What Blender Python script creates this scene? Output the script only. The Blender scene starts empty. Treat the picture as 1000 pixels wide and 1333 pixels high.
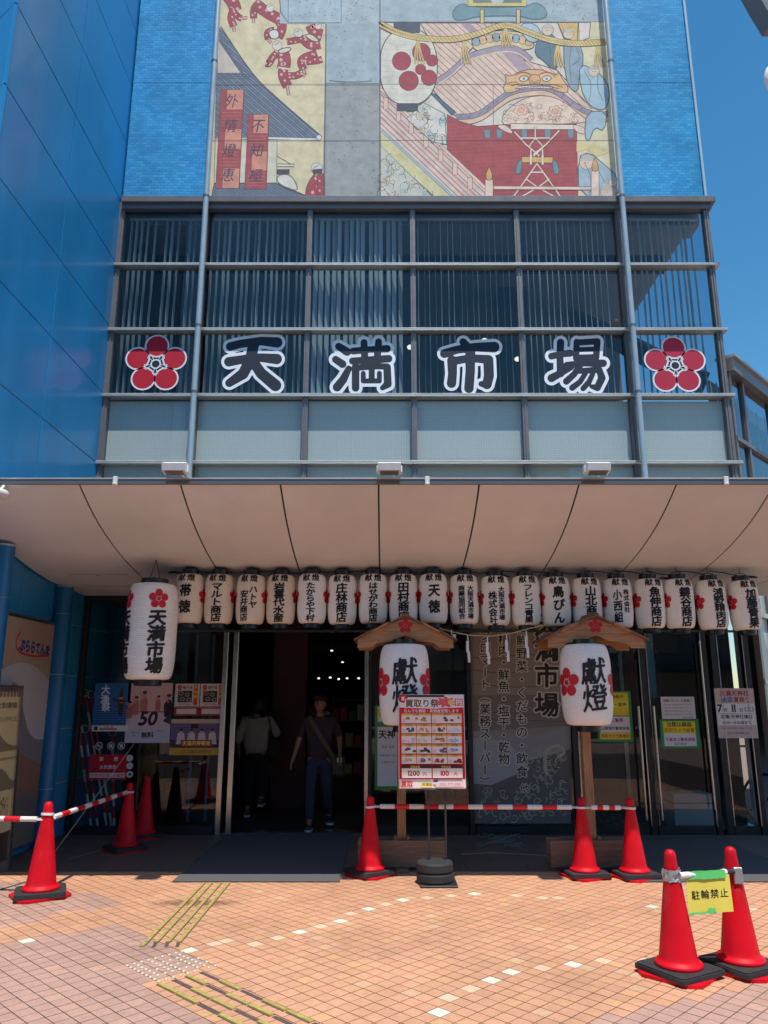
import bpy, bmesh, math, random
import numpy as np
from mathutils import Vector, Matrix
random.seed(7)
R = math.radians
SC = bpy.context.scene
COL = SC.collection

# ------------------------------------------------------------------ camera
H = 1.6
PITCH = R(13.6)
FOC = 1000.0
cam = bpy.data.cameras.new("camera")
cam.sensor_fit = 'VERTICAL'
cam.sensor_height = 36
cam.lens = 36 * FOC / 1333
cam.clip_start = .05
cam.clip_end = 2000
camo = bpy.data.objects.new("camera", cam)
camo.location = (0, 0, H)
camo.rotation_euler = (R(90) + PITCH, 0, 0)
COL.objects.link(camo)
SC.camera = camo

# ------------------------------------------------------------------ sky and sun
SUN = Vector((-.33, 1.15, -3.48)).normalized()      # the way the light travels
elev = math.asin(-SUN.z)
az = math.atan2(-SUN.x, -SUN.y)                     # compass angle of the sun, clockwise from +Y
w = bpy.data.worlds.new("World")
SC.world = w
w.use_nodes = True
nt = w.node_tree
bg = nt.nodes['Background']
sky = nt.nodes.new('ShaderNodeTexSky')
sky.sky_type = 'NISHITA'
sky.sun_disc = False
sky.sun_elevation = elev
sky.sun_rotation = az
sky.air_density = 1.0
sky.dust_density = .2
sky.ozone_density = 1.6
hs_ = nt.nodes.new('ShaderNodeHueSaturation'); hs_.inputs['Saturation'].default_value = 1.32; hs_.inputs['Hue'].default_value = .489
nt.links.new(sky.outputs[0], hs_.inputs['Color'])
nt.links.new(hs_.outputs[0], bg.inputs[0])
bg.inputs[1].default_value = .15
sl = bpy.data.lights.new("sun", 'SUN')
sl.energy = 4.5
sl.angle = R(.55)
sl.color = (1, .965, .91)
so = bpy.data.objects.new("sun", sl)
so.rotation_euler = SUN.to_track_quat('-Z', 'Y').to_euler()
so.location = (0, -5, 20)
COL.objects.link(so)
SC.view_settings.view_transform = 'Standard'
SC.view_settings.look = 'None'
SC.view_settings.gamma = 1
SC.view_settings.exposure = .15
SC.view_settings.use_curve_mapping = False
SC.cycles.max_bounces = 10
SC.cycles.transparent_max_bounces = 24
SC.cycles.caustics_reflective = False
SC.cycles.caustics_refractive = False

ct, st = math.cos(PITCH), math.sin(PITCH)
def ray(px, py):
    a = float(px - 500) / FOC
    b = float(666.5 - py) / FOC
    return Vector((a, ct - b * st, st + b * ct))
def P(px, py, Y):                                   # where the sight line of a photo point meets the upright plane at depth Y
    r = ray(px, py)
    t = Y / r.y
    return Vector((r.x * t, Y, H + r.z * t))
def G(px, py, z=0.0):                               # where it meets the ground
    r = ray(px, py)
    t = (z - H) / r.z
    return Vector((r.x * t, r.y * t, z))
def PX(px, py, X):                                  # where it meets the plane at a given X
    r = ray(px, py)
    t = X / r.x
    return Vector((X, r.y * t, H + r.z * t))

def lin(c):
    f = lambda v: (v / 255 / 12.92) if v / 255 <= .04045 else ((v / 255 + .055) / 1.055) ** 2.4
    return tuple(f(v) for v in c)

# ------------------------------------------------------------------ materials
def mat(name, color, rough=.6, metal=0.0, noise=None, bump=None, attr=None, coat=0.0, spec=.5, emit=None, scaleinto=None):
    """noise=(scale, amount[, detail]); bump=(scale, strength[, distance]); attr='Col' or 'OBJ' reads the print's own colours"""
    m = bpy.data.materials.new(name)
    m.use_nodes = True
    n, l = m.node_tree.nodes, m.node_tree.links
    b = n['Principled BSDF']
    b.inputs['Roughness'].default_value = rough
    b.inputs['Metallic'].default_value = metal
    b.inputs['Coat Weight'].default_value = coat
    b.inputs['Coat Roughness'].default_value = .08
    b.inputs['Specular IOR Level'].default_value = spec
    if attr == 'Col':
        src = n.new('ShaderNodeAttribute'); src.attribute_name = 'Col'; out = src.outputs['Color']
    elif attr == 'OBJ':
        src = n.new('ShaderNodeObjectInfo'); out = src.outputs['Color']
    else:
        src = n.new('ShaderNodeRGB'); src.outputs[0].default_value = (*color, 1); out = src.outputs[0]
    geo = n.new('ShaderNodeNewGeometry')
    if noise:
        tx = n.new('ShaderNodeTexNoise')
        tx.inputs['Scale'].default_value = noise[0]
        tx.inputs['Detail'].default_value = noise[2] if len(noise) > 2 else 6
        tx.inputs['Roughness'].default_value = .62
        mp = n.new('ShaderNodeMapping')
        mp.inputs['Scale'].default_value = scaleinto or (1, 1, 1)
        l.new(geo.outputs['Position'], mp.inputs[0]); l.new(mp.outputs[0], tx.inputs['Vector'])
        mr = n.new('ShaderNodeMapRange')
        mr.inputs['From Min'].default_value = .25; mr.inputs['From Max'].default_value = .75
        mr.inputs['To Min'].default_value = 1 - noise[1]; mr.inputs['To Max'].default_value = 1 + noise[1] * .6
        l.new(tx.outputs['Fac'], mr.inputs['Value'])
        mx = n.new('ShaderNodeVectorMath'); mx.operation = 'SCALE'
        l.new(out, mx.inputs[0]); l.new(mr.outputs[0], mx.inputs['Scale'])
        out = mx.outputs[0]
        rr = n.new('ShaderNodeMapRange')
        rr.inputs['To Min'].default_value = max(0, rough - .12); rr.inputs['To Max'].default_value = min(1, rough + .14)
        l.new(tx.outputs['Fac'], rr.inputs['Value']); l.new(rr.outputs[0], b.inputs['Roughness'])
    l.new(out, b.inputs['Base Color'])
    if bump:
        t2 = n.new('ShaderNodeTexNoise')
        t2.inputs['Scale'].default_value = bump[0]; t2.inputs['Detail'].default_value = 4
        l.new(geo.outputs['Position'], t2.inputs['Vector'])
        bp = n.new('ShaderNodeBump')
        bp.inputs['Strength'].default_value = bump[1]
        bp.inputs['Distance'].default_value = bump[2] if len(bump) > 2 else .002
        l.new(t2.outputs['Fac'], bp.inputs['Height']); l.new(bp.outputs[0], b.inputs['Normal'])
    if emit:
        b.inputs['Emission Color'].default_value = (*emit[0], 1)
        b.inputs['Emission Strength'].default_value = emit[1]
    return m

def glass(name, tint, ior=1.5, wave=0.0, rough=0.0, boost=0.0):
    m = bpy.data.materials.new(name)
    m.use_nodes = True
    n, l = m.node_tree.nodes, m.node_tree.links
    n.remove(n['Principled BSDF'])
    out = n['Material Output']
    tr = n.new('ShaderNodeBsdfTransparent'); tr.inputs[0].default_value = (*tint, 1)
    gl = n.new('ShaderNodeBsdfGlossy'); gl.inputs['Roughness'].default_value = rough
    fr = n.new('ShaderNodeFresnel'); fr.inputs[0].default_value = ior
    ad = n.new('ShaderNodeMath'); ad.operation = 'ADD'; ad.use_clamp = True; ad.inputs[1].default_value = boost
    mx = n.new('ShaderNodeMixShader')
    geo_ = n.new('ShaderNodeNewGeometry'); inv = n.new('ShaderNodeMath'); inv.operation = 'SUBTRACT'; inv.inputs[0].default_value = 1
    l.new(geo_.outputs['Backfacing'], inv.inputs[1])
    fm = n.new('ShaderNodeMath'); fm.operation = 'MULTIPLY'
    l.new(fr.outputs[0], ad.inputs[0]); l.new(ad.outputs[0], fm.inputs[0]); l.new(inv.outputs[0], fm.inputs[1])
    l.new(fm.outputs[0], mx.inputs[0]); l.new(tr.outputs[0], mx.inputs[1]); l.new(gl.outputs[0], mx.inputs[2])
    l.new(mx.outputs[0], out.inputs[0])
    if wave:
        geo = n.new('ShaderNodeNewGeometry')
        t2 = n.new('ShaderNodeTexNoise'); t2.inputs['Scale'].default_value = .8; t2.inputs['Detail'].default_value = 1
        l.new(geo.outputs['Position'], t2.inputs['Vector'])
        bp = n.new('ShaderNodeBump'); bp.inputs['Strength'].default_value = wave; bp.inputs['Distance'].default_value = .02
        l.new(t2.outputs['Fac'], bp.inputs['Height']); l.new(bp.outputs[0], gl.inputs['Normal'])
    return m

# ------------------------------------------------------------------ mesh builder
class MB:
    def __init__(s):
        s.v = []; s.f = []; s.c = []; s.m = []; s.col = (1, 1, 1); s.mi = 0
    def add(s, vs, fs):
        k = len(s.v)
        s.v.extend([tuple(p) for p in vs])
        for f in fs:
            s.f.append([k + i for i in f]); s.c.append(s.col); s.m.append(s.mi)
        return s
    def box(s, x0, x1, y0, y1, z0, z1, b=0.0):
        if x0 > x1: x0, x1 = x1, x0
        if y0 > y1: y0, y1 = y1, y0
        if z0 > z1: z0, z1 = z1, z0
        b = min(b, (x1 - x0) * .45, (y1 - y0) * .45, (z1 - z0) * .45)
        if b <= 0:
            vs = [(x, y, z) for x in (x0, x1) for y in (y0, y1) for z in (z0, z1)]
            return s.add(vs, [(0, 1, 3, 2), (4, 6, 7, 5), (0, 4, 5, 1), (2, 3, 7, 6), (0, 2, 6, 4), (1, 5, 7, 3)])
        bm = bmesh.new()
        bmesh.ops.create_cube(bm, size=1)
        for v in bm.verts:
            v.co = Vector(((x0 + x1) / 2 + v.co.x * (x1 - x0), (y0 + y1) / 2 + v.co.y * (y1 - y0), (z0 + z1) / 2 + v.co.z * (z1 - z0)))
        bmesh.ops.bevel(bm, geom=bm.edges[:], offset=b, segments=1, affect='EDGES')
        bm.verts.index_update()
        s.add([v.co for v in bm.verts], [[v.index for v in f.verts] for f in bm.faces])
        bm.free()
        return s
    def beam(s, a, b_, w, h, up=(0, 0, 1)):           # rectangular bar from a to b
        a, b_ = Vector(a), Vector(b_)
        d = (b_ - a).normalized()
        u = d.cross(Vector(up))
        if u.length < 1e-4: u = d.cross(Vector((1, 0, 0)))
        u.normalize(); t = u.cross(d).normalized()
        vs = []
        for p in (a, b_):
            for i, j in ((-1, -1), (1, -1), (1, 1), (-1, 1)):
                vs.append(p + u * (w / 2 * i) + t * (h / 2 * j))
        return s.add(vs, [(3, 2, 1, 0), (4, 5, 6, 7), (0, 1, 5, 4), (1, 2, 6, 5), (2, 3, 7, 6), (3, 0, 4, 7)])
    def tube(s, path, r, n=10, caps=True):
        path = [Vector(p) for p in path]
        rs = r if isinstance(r, (list, tuple)) else [r] * len(path)
        k = len(s.v); prev = None
        vs = []; fs = []
        for i, p in enumerate(path):
            d = (path[min(i + 1, len(path) - 1)] - path[max(i - 1, 0)])
            if d.length < 1e-9: d = Vector((0, 0, 1))
            d.normalize()
            u = prev - d * prev.dot(d) if prev is not None else d.orthogonal()
            if u.length < 1e-6: u = d.orthogonal()
            u.normalize(); prev = u; t = d.cross(u)
            for j in range(n):
                a = 2 * math.pi * j / n
                vs.append(p + (u * math.cos(a) + t * math.sin(a)) * rs[i])
        for i in range(len(path) - 1):
            for j in range(n):
                a, b = i * n + j, i * n + (j + 1) % n
                fs.append((a, b, b + n, a + n))
        if caps:
            fs.append(list(range(n))[::-1]); fs.append([(len(path) - 1) * n + j for j in range(n)])
        return s.add(vs, fs)
    def lathe(s, prof, n=24, c=(0, 0, 0)):            # prof: (radius, z)
        vs = []; fs = []
        for r, z in prof:
            for j in range(n):
                a = 2 * math.pi * j / n
                vs.append((c[0] + r * math.cos(a), c[1] + r * math.sin(a), c[2] + z))
        for i in range(len(prof) - 1):
            for j in range(n):
                a, b = i * n + j, i * n + (j + 1) % n
                fs.append((a, b, b + n, a + n))
        if prof[0][0] > 1e-6: fs.append(list(range(n))[::-1])
        if prof[-1][0] > 1e-6: fs.append([(len(prof) - 1) * n + j for j in range(n)])
        return s.add(vs, fs)
    def prism(s, poly, axis, a0, a1):                 # poly of 2D points in the other two axes, extruded along axis
        def pt(p, a):
            return {'x': (a, p[0], p[1]), 'y': (p[0], a, p[1]), 'z': (p[0], p[1], a)}[axis]
        n = len(poly)
        ar = sum(poly[i][0] * poly[(i + 1) % n][1] - poly[(i + 1) % n][0] * poly[i][1] for i in range(n))
        vs = [pt(p, a0) for p in poly] + [pt(p, a1) for p in poly]
        fs = [list(range(n))[::-1], [n + i for i in range(n)]] + [(i, (i + 1) % n, n + (i + 1) % n, n + i) for i in range(n)]
        flip = (ar < 0) != (axis == 'y')
        if a1 < a0: flip = not flip
        if flip: fs = [f[::-1] for f in fs]
        return s.add(vs, fs)
    def ball(s, c, r, nu=12, nv=8):
        rx, ry, rz = r if isinstance(r, (tuple, list)) else (r, r, r)
        vs = []; fs = []
        for i in range(nv + 1):
            a = math.pi * i / nv
            for j in range(nu):
                b = 2 * math.pi * j / nu
                vs.append((c[0] + rx * math.sin(a) * math.cos(b), c[1] + ry * math.sin(a) * math.sin(b), c[2] - rz * math.cos(a)))
        for i in range(nv):
            for j in range(nu):
                q = [i * nu + j, i * nu + (j + 1) % nu, (i + 1) * nu + (j + 1) % nu, (i + 1) * nu + j]
                if i == 0: q = [q[0], q[2], q[3]]
                elif i == nv - 1: q = [q[0], q[1], q[2]]
                fs.append(q)
        return s.add(vs, fs)

LOC = {}
def mesh_of(name, mb, mats, off=Vector((0, 0, 0)), smooth=False):
    me = bpy.data.meshes.new(name)
    me.from_pydata([(v[0] - off.x, v[1] - off.y, v[2] - off.z) for v in mb.v], [], mb.f)
    for m in (mats if isinstance(mats, (list, tuple)) else [mats]):
        me.materials.append(m)
    if any(mb.m): me.polygons.foreach_set('material_index', mb.m)
    if any(c != (1, 1, 1) for c in mb.c):
        at = me.attributes.new('Col', 'FLOAT_COLOR', 'CORNER')
        arr = []
        for f, c in zip(mb.f, mb.c): arr.extend([c[0], c[1], c[2], 1.0] * len(f))
        at.data.foreach_set('color', arr)
    if smooth:
        me.polygons.foreach_set('use_smooth', [True] * len(me.polygons))
        try: me.set_sharp_from_angle(angle=R(smooth if smooth is not True else 40))
        except Exception: pass
    me.update()
    return me
def tagit(o, label=None, cat=None, group=None, kind=None):
    if label: o['label'] = label
    if cat: o['category'] = cat
    if group: o['group'] = group
    if kind: o['kind'] = kind
    return o
def thing(name, label, cat, loc=(0, 0, 0), rz=0.0, group=None):
    o = bpy.data.objects.new(name, None)
    o.empty_display_size = .1
    COL.objects.link(o)
    o.location = loc; o.rotation_euler = (0, 0, rz)
    LOC[o.name] = Vector(loc)
    return tagit(o, label, cat, group)
def obj(name, mb, mats, parent=None, smooth=False, local=False, label=None, cat=None, group=None, kind=None):
    """one mesh object; mb in world coordinates unless local"""
    if parent is None and not local:
        xs, ys, zs = zip(*[(v[0], v[1], v[2]) for v in mb.v])
        off = Vector(((min(xs) + max(xs)) / 2, (min(ys) + max(ys)) / 2, min(zs)))
    elif parent is not None and not local:
        off = LOC[parent.name]
    else:
        off = Vector((0, 0, 0))
    me = mesh_of(name, mb, mats, off, smooth)
    o = bpy.data.objects.new(name, me)
    COL.objects.link(o)
    if parent is not None: o.parent = parent; LOC[o.name] = off if not local else LOC.get(parent.name, off)
    else: o.location = off; LOC[o.name] = off
    return tagit(o, label, cat, group, kind)
def inst(name, me, parent=None, loc=(0, 0, 0), rot=(0, 0, 0), sc=(1, 1, 1)):
    o = bpy.data.objects.new(name, me)
    COL.objects.link(o)
    o.location = loc; o.rotation_euler = rot; o.scale = sc
    if parent is not None: o.parent = parent
    return o
def copy_tree(o, parent=None):
    c = o.copy(); COL.objects.link(c)
    if parent is not None: c.parent = parent
    for ch in list(o.children): copy_tree(ch, c)
    return c

# ------------------------------------------------------------------ lettering: glyph outlines, made bold like brush or sign lettering
_raw = {}
def raw_glyph(ch):
    if ch in _raw: return _raw[ch]
    c = bpy.data.curves.new('g', 'FONT'); c.body = ch; c.size = 1; c.resolution_u = 3
    o = bpy.data.objects.new('g', c); COL.objects.link(o)
    m = o.to_mesh()
    vs = np.array([(v.co.x, v.co.y) for v in m.vertices]) if len(m.vertices) else np.zeros((0, 2))
    fs = [list(p.vertices) for p in m.polygons]
    o.to_mesh_clear(); bpy.data.objects.remove(o); bpy.data.curves.remove(c)
    if len(vs):
        x0, x1 = vs[:, 0].min(), vs[:, 0].max()
        cjk = ord(ch) > 0x2fff
        adv = 1.0 if cjk else (x1 - x0) + .09
        if cjk: vs = vs - np.array([.5, .385])
        else: vs = vs - np.array([(x0 + x1) / 2, .36])
    else: adv = .35
    _raw[ch] = (vs, fs, adv)
    return _raw[ch]
_bold = {}
NG = 150; EXT = .66
def bold_glyph(ch, b, N=NG):
    key = (ch, b)
    if key in _bold: return _bold[key]
    vs, fs, adv = raw_glyph(ch)
    if not len(vs) or b <= 0: return raw_glyph(ch)
    M = np.zeros((N, N), bool)
    s = N / (2 * EXT)
    q = (vs + EXT) * s
    for f in fs:
        for k in range(1, len(f) - 1):
            a, p, c = q[f[0]], q[f[k]], q[f[k + 1]]
            lo = np.maximum(np.floor(np.minimum(np.minimum(a, p), c)).astype(int), 0)
            hi = np.minimum(np.ceil(np.maximum(np.maximum(a, p), c)).astype(int) + 1, N)
            if (hi <= lo).any(): continue
            X, Y = np.meshgrid(np.arange(lo[0], hi[0]) + .5, np.arange(lo[1], hi[1]) + .5)
            e = lambda u, v: (v[0] - u[0]) * (Y - u[1]) - (v[1] - u[1]) * (X - u[0])
            e0, e1, e2 = e(a, p), e(p, c), e(c, a)
            ins = ((e0 >= -1e-6) & (e1 >= -1e-6) & (e2 >= -1e-6)) | ((e0 <= 1e-6) & (e1 <= 1e-6) & (e2 <= 1e-6))
            M[lo[1]:hi[1], lo[0]:hi[0]] |= ins
    Rr = int(b * s) + 4
    big = 1e3
    g = np.where(M, 0.0, big)
    for d in range(1, Rr + 1):                       # horizontal distance
        sh = np.full_like(g, big); sh[:, d:] = np.where(M[:, :-d], d, big); g = np.minimum(g, sh)
        sh = np.full_like(g, big); sh[:, :-d] = np.where(M[:, d:], d, big); g = np.minimum(g, sh)
    D = g ** 2
    g2 = g ** 2
    for d in range(1, Rr + 1):
        sh = np.full_like(g, big ** 2); sh[d:] = g2[:-d] + d * d; D = np.minimum(D, sh)
        sh = np.full_like(g, big ** 2); sh[:-d] = g2[d:] + d * d; D = np.minimum(D, sh)
    F = b * s - np.sqrt(np.minimum(D, (Rr + 1.0) ** 2))
    for _ in range(3):                               # smooth
        F[1:-1, 1:-1] = (F[1:-1, 1:-1] * 4 + F[:-2, 1:-1] * 2 + F[2:, 1:-1] * 2 + F[1:-1, :-2] * 2 + F[1:-1, 2:] * 2 + F[:-2, :-2] + F[2:, 2:] + F[:-2, 2:] + F[2:, :-2]) / 16
    if N > 100:
        n2 = N // 2
        F = F[:n2 * 2, :n2 * 2].reshape(n2, 2, n2, 2).mean((1, 3)); s2 = s / 2
    else: s2 = s
    V, Fs = contour_fill(F)
    V = (V + .5) / s2 - EXT
    _bold[key] = (V, Fs, adv)
    return _bold[key]

def contour_fill(F):
    """marching squares on F > 0, then a filled flat mesh with holes; grid units"""
    F[0, :] = F[-1, :] = F[:, 0] = F[:, -1] = -1
    S = F > 0
    n2 = F.shape[0]
    segs = {}
    cells = np.argwhere((S[:-1, :-1] | S[1:, :-1] | S[:-1, 1:] | S[1:, 1:]) & ~(S[:-1, :-1] & S[1:, :-1] & S[:-1, 1:] & S[1:, 1:]))
    def ipt(key):
        i, j, hv = key                              # j row, i col
        a = F[j, i]; bb = F[j, i + 1] if hv == 0 else F[j + 1, i]
        t = a / (a - bb)
        return ((i + t) if hv == 0 else i, j if hv == 0 else (j + t))
    for j, i in cells:
        c0, c1, c2, c3 = S[j, i], S[j, i + 1], S[j + 1, i + 1], S[j + 1, i]
        bt, rt, tp, lf = (i, j, 0), (i + 1, j, 1), (i, j + 1, 0), (i, j, 1)
        code = c0 * 1 + c1 * 2 + c2 * 4 + c3 * 8
        tb = {1: [(lf, bt)], 2: [(bt, rt)], 3: [(lf, rt)], 4: [(rt, tp)], 5: [(lf, tp), (rt, bt)], 6: [(bt, tp)], 7: [(lf, tp)],
              8: [(tp, lf)], 9: [(tp, bt)], 10: [(bt, lf), (tp, rt)], 11: [(tp, rt)], 12: [(rt, lf)], 13: [(rt, bt)], 14: [(bt, lf)]}[int(code)]
        for a, c in tb: segs.setdefault(a, []).append(c)
    loops = []
    while segs:
        st0 = next(iter(segs)); cur = st0; lp = []
        while cur in segs:
            nx = segs[cur].pop()
            if not segs[cur]: del segs[cur]
            lp.append(ipt(cur)); cur = nx
            if cur == st0: break
        if len(lp) > 5: loops.append(np.array(lp))
    def rdp(p, eps):
        if len(p) < 3: return p
        a, c = p[0], p[-1]; d = c - a; L = np.hypot(*d)
        if L < 1e-9: dist = np.hypot(*(p - a).T)
        else: dist = np.abs(d[0] * (p[:, 1] - a[1]) - d[1] * (p[:, 0] - a[0])) / L
        k = int(dist.argmax())
        if dist[k] > eps: return np.vstack([rdp(p[:k + 1], eps)[:-1], rdp(p[k:], eps)])
        return np.vstack([a, c])
    cu = bpy.data.curves.new('g', 'CURVE'); cu.dimensions = '2D'; cu.fill_mode = 'BOTH'
    for lp in loops:
        k = len(lp) // 2
        r = np.vstack([rdp(lp[:k + 1], .22)[:-1], rdp(np.vstack([lp[k:], lp[:1]]), .22)[:-1]])
        if len(r) < 3: continue
        sp = cu.splines.new('POLY'); sp.points.add(len(r) - 1)
        for i, pnt in enumerate(r): sp.points[i].co = (pnt[0], pnt[1], 0, 1)
        sp.use_cyclic_u = True
    o = bpy.data.objects.new('g', cu); COL.objects.link(o)
    m = o.to_mesh()
    V = np.array([(v.co.x, v.co.y) for v in m.vertices]); Fs = []
    for p in m.polygons:
        f = list(p.vertices)
        a, p1, c = V[f[0]], V[f[1]], V[f[2]]
        if (p1[0] - a[0]) * (c[1] - a[1]) - (p1[1] - a[1]) * (c[0] - a[0]) < 0: f = f[::-1]
        Fs.append(f)
    o.to_mesh_clear(); bpy.data.objects.remove(o); bpy.data.curves.remove(cu)
    return V, Fs

def field_glyph(strokes, grow, x0, y0, x1, y1, res=.28):
    """brush-written sign: union of round-ended strokes [(x, y, half width), ...] -> (vertices, faces)"""
    nx, ny = int((x1 - x0) / res), int((y1 - y0) / res)
    X, Y = np.meshgrid(x0 + (np.arange(nx)) * res, y0 + (np.arange(ny)) * res)
    F = np.full((ny, nx), -9.0)
    for st in strokes:
        for (ax, ay, ar), (bx, by, br) in zip(st[:-1], st[1:]):
            dx, dy = bx - ax, by - ay
            t = np.clip(((X - ax) * dx + (Y - ay) * dy) / max(dx * dx + dy * dy, 1e-6), 0, 1)
            F = np.maximum(F, ar + (br - ar) * t - np.hypot(X - ax - dx * t, Y - ay - dy * t))
    F = F + grow
    for _ in range(3):
        F[1:-1, 1:-1] = (F[1:-1, 1:-1] * 4 + F[:-2, 1:-1] * 2 + F[2:, 1:-1] * 2 + F[1:-1, :-2] * 2 + F[1:-1, 2:] * 2 + F[:-2, :-2] + F[2:, 2:] + F[:-2, 2:] + F[2:, :-2]) / 16
    V, Fs = contour_fill(F)
    return V * res + np.array([x0, y0]), Fs

# ------------------------------------------------------------------ flat print on a plane (or wrapped on a lantern)
class Print:
    STEP = .00006
    def __init__(s, fn, base=.001):
        """fn(u, v, h) -> world point; h is the height above the printed surface"""
        s.fn = fn; s.h = base; s.mb = MB(); s.xc = None
    def _put(s, pts, faces, col):
        s.mb.col = lin(col) if max(col) > 1.001 else col
        s.mb.add([s.fn(p[0], p[1], s.h) for p in pts], faces)
    def up(s): s.h += s.STEP
    def poly(s, pts, col, nu=False):
        n = len(pts)
        ar = sum(pts[i][0] * pts[(i + 1) % n][1] - pts[(i + 1) % n][0] * pts[i][1] for i in range(n))
        s._put(pts, [list(range(n)) if ar > 0 else list(range(n))[::-1]], col)
        if not nu: s.up()
    def rect(s, x0, y0, x1, y1, col, nu=False): s.poly([(x0, y0), (x1, y0), (x1, y1), (x0, y1)], col, nu)
    def circle(s, x, y, r, col, ry=None, n=20, nu=False):
        ry = ry or r
        s.poly([(x + r * math.cos(2 * math.pi * i / n), y + ry * math.sin(2 * math.pi * i / n)) for i in range(n)], col, nu)
    def stroke(s, pts, w, col, closed=False, nu=False):
        pts = [Vector((p[0], p[1])) for p in pts]
        if closed: pts.append(pts[0])
        vs = []; fs = []
        for i, p in enumerate(pts):
            if closed and i in (0, len(pts) - 1): d = (pts[1] - pts[0]).normalized() + (pts[-1] - pts[-2]).normalized()
            else: d = pts[min(i + 1, len(pts) - 1)] - pts[max(i - 1, 0)]
            if d.length < 1e-9: d = Vector((1, 0))
            d.normalize(); nn = Vector((-d.y, d.x)) * (w / 2)
            vs += [p + nn, p - nn]
        for i in range(len(pts) - 1):
            fs.append((2 * i, 2 * i + 1, 2 * i + 3, 2 * i + 2))
        s._put(vs, fs, col)
        if not nu: s.up()
    def glyph(s, ch, x, y, size, col, b=0.0, ax=1.0, shear=0.0, jit=0.0):
        V, F, adv = bold_glyph(ch, b)
        if not len(V): return adv
        W = [(x + size * ax * (v[0] + shear * v[1]), y + size * (v[1] + jit * v[0])) for v in V]
        s._put(W, F, col)
        return adv
    def text(s, t, x, y, size, col, b=0.0, vert=False, ax=1.0, shear=0.0, pitch=1.0, nu=False, jit=0.0, center=True):
        if vert:
            for i, ch in enumerate(t):
                if ch in 'ー（）': s.vbar(ch, x, y - i * size * pitch, size, col, b)
                elif ch != ' ': s.glyph(ch, x, y - i * size * pitch, size, col, b, ax, shear, jit)
        else:
            ws = [raw_glyph(ch)[2] * size * ax * pitch for ch in t]
            cx = x - sum(ws) / 2 if center else x
            for ch, wd in zip(t, ws):
                if ch != ' ': s.glyph(ch, cx + wd / 2, y, size, col, b, ax, shear, jit)
                cx += wd
        if not nu: s.up()
    def vbar(s, ch, x, y, size, col, b):
        V, F, adv = bold_glyph(ch, b)
        s._put([(x + size * v[1], y - size * v[0]) for v in V], F, col)
    def crest(s, x, y, r, col, ring=None, hub=None, nu=False, flat=1.0):
        """plum blossom of five round petals"""
        c = [(x + flat * .6 * r * math.sin(2 * math.pi * k / 5), y + .6 * r * math.cos(2 * math.pi * k / 5)) for k in range(5)]
        if ring:
            for a, b_ in c: s.circle(a, b_, .385 * r * flat, ring, .385 * r, 28, True)
            s.up()
        for a, b_ in c: s.circle(a, b_, (.335 if ring else .35) * r * flat, col, (.335 if ring else .35) * r, 26, True)
        s.up()
        sc = ring or col
        for k in range(5):
            for d in ((-.2, .2) if ring else (-.32, 0, .32)):
                a = 2 * math.pi * (k + .5) / 5 + d * .9
                e = (x + flat * .33 * r * math.sin(a), y + .31 * r * math.cos(a))
                s.stroke([(x + flat * .12 * r * math.sin(a), y + .12 * r * math.cos(a)), e], .022 * r, sc, nu=True)
                s.circle(e[0], e[1], .035 * r, sc, n=8, nu=True)
            s.up()
        s.circle(x, y, .165 * r * flat, sc, .165 * r, 24)
        s.circle(x, y, .12 * r * flat, hub or col, .12 * r, 24)
    def build(s, name, m, parent=None, **k):
        return obj(name, s.mb, m, parent, **k)
def plane_fn(o, u, v, n):
    o, u, v, n = Vector(o), Vector(u), Vector(v), Vector(n)
    return lambda a, b, h: o + u * a + v * b + n * h
def wallprint(Y, base=.001):                          # facing the camera on the upright plane at depth Y: u = X, v = Z
    return Print(lambda a, b, h: Vector((a, Y - h, b)), base)
def photoprint(Y, base=.001):                          # the same, laid out in photo measure on that plane
    def fn(a, b, h):
        p = P(a, -b, Y)
        return Vector((p.x, Y - h, p.z))
    return Print(fn, base)
def N(pts): return [(p[0], -p[1]) for p in pts]

# ================================================================== MATERIALS
PRINT = mat('printed_paper', (1, 1, 1), .55, attr='Col', noise=(3, .06))
MURAL = mat('weathered_mural_print', (1, 1, 1), .8, attr='Col', noise=(5.5, .26, 14), bump=(60, .3, .003), spec=.25)
INK = mat('black_ink', (.012, .011, .012), .6)
LAMPART = mat('lantern_lettering', (1, 1, 1), .6, attr='Col', noise=(40, .1))
M_BLUE = mat('blue_glazed_panel', (.016, .265, .58), .33, noise=(.8, .26, 8), coat=.25, bump=(.9, .15, .02), scaleinto=(1, 1, .5))
M_BLUEJ = mat('panel_joint', (.4, .48, .56), .5)
M_BLUECOL = mat('blue_painted_column', (.006, .14, .34), .35, noise=(2, .1))
M_FRAME = mat('grey_bronze_frame', (.2, .185, .185), .42, .35, noise=(8, .1))
M_CAP = mat('pale_aluminium_cap', (.5, .49, .46), .38, .55, noise=(6, .08))
M_DARKFR = mat('dark_metal_frame', (.035, .036, .04), .35, .4, noise=(5, .15))
M_POLE = mat('painted_downpipe', (.36, .45, .5), .35, .2, noise=(4, .1))
M_STEEL = mat('brushed_steel', (.55, .54, .52), .22, .95, noise=(14, .08))
M_SOFFIT = mat('beige_soffit_paint', (.77, .79, .82), .6, noise=(.8, .16, 10), bump=(3, .12, .006))
M_SEAM = mat('dark_joint', (.05, .045, .04), .8)
M_FASCIA = mat('canopy_edge_metal', (.16, .17, .18), .4, .5)
M_ROOFTOP = mat('canopy_roof', (.4, .4, .38), .7, noise=(2, .1))
M_GLASS = glass('tinted_window_glass', (.74, .8, .84), 1.5, wave=.1, boost=.03)
M_GLASS2 = glass('pale_window_glass', (.92, .95, .95), 1.5, wave=.06, boost=.02)
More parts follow.
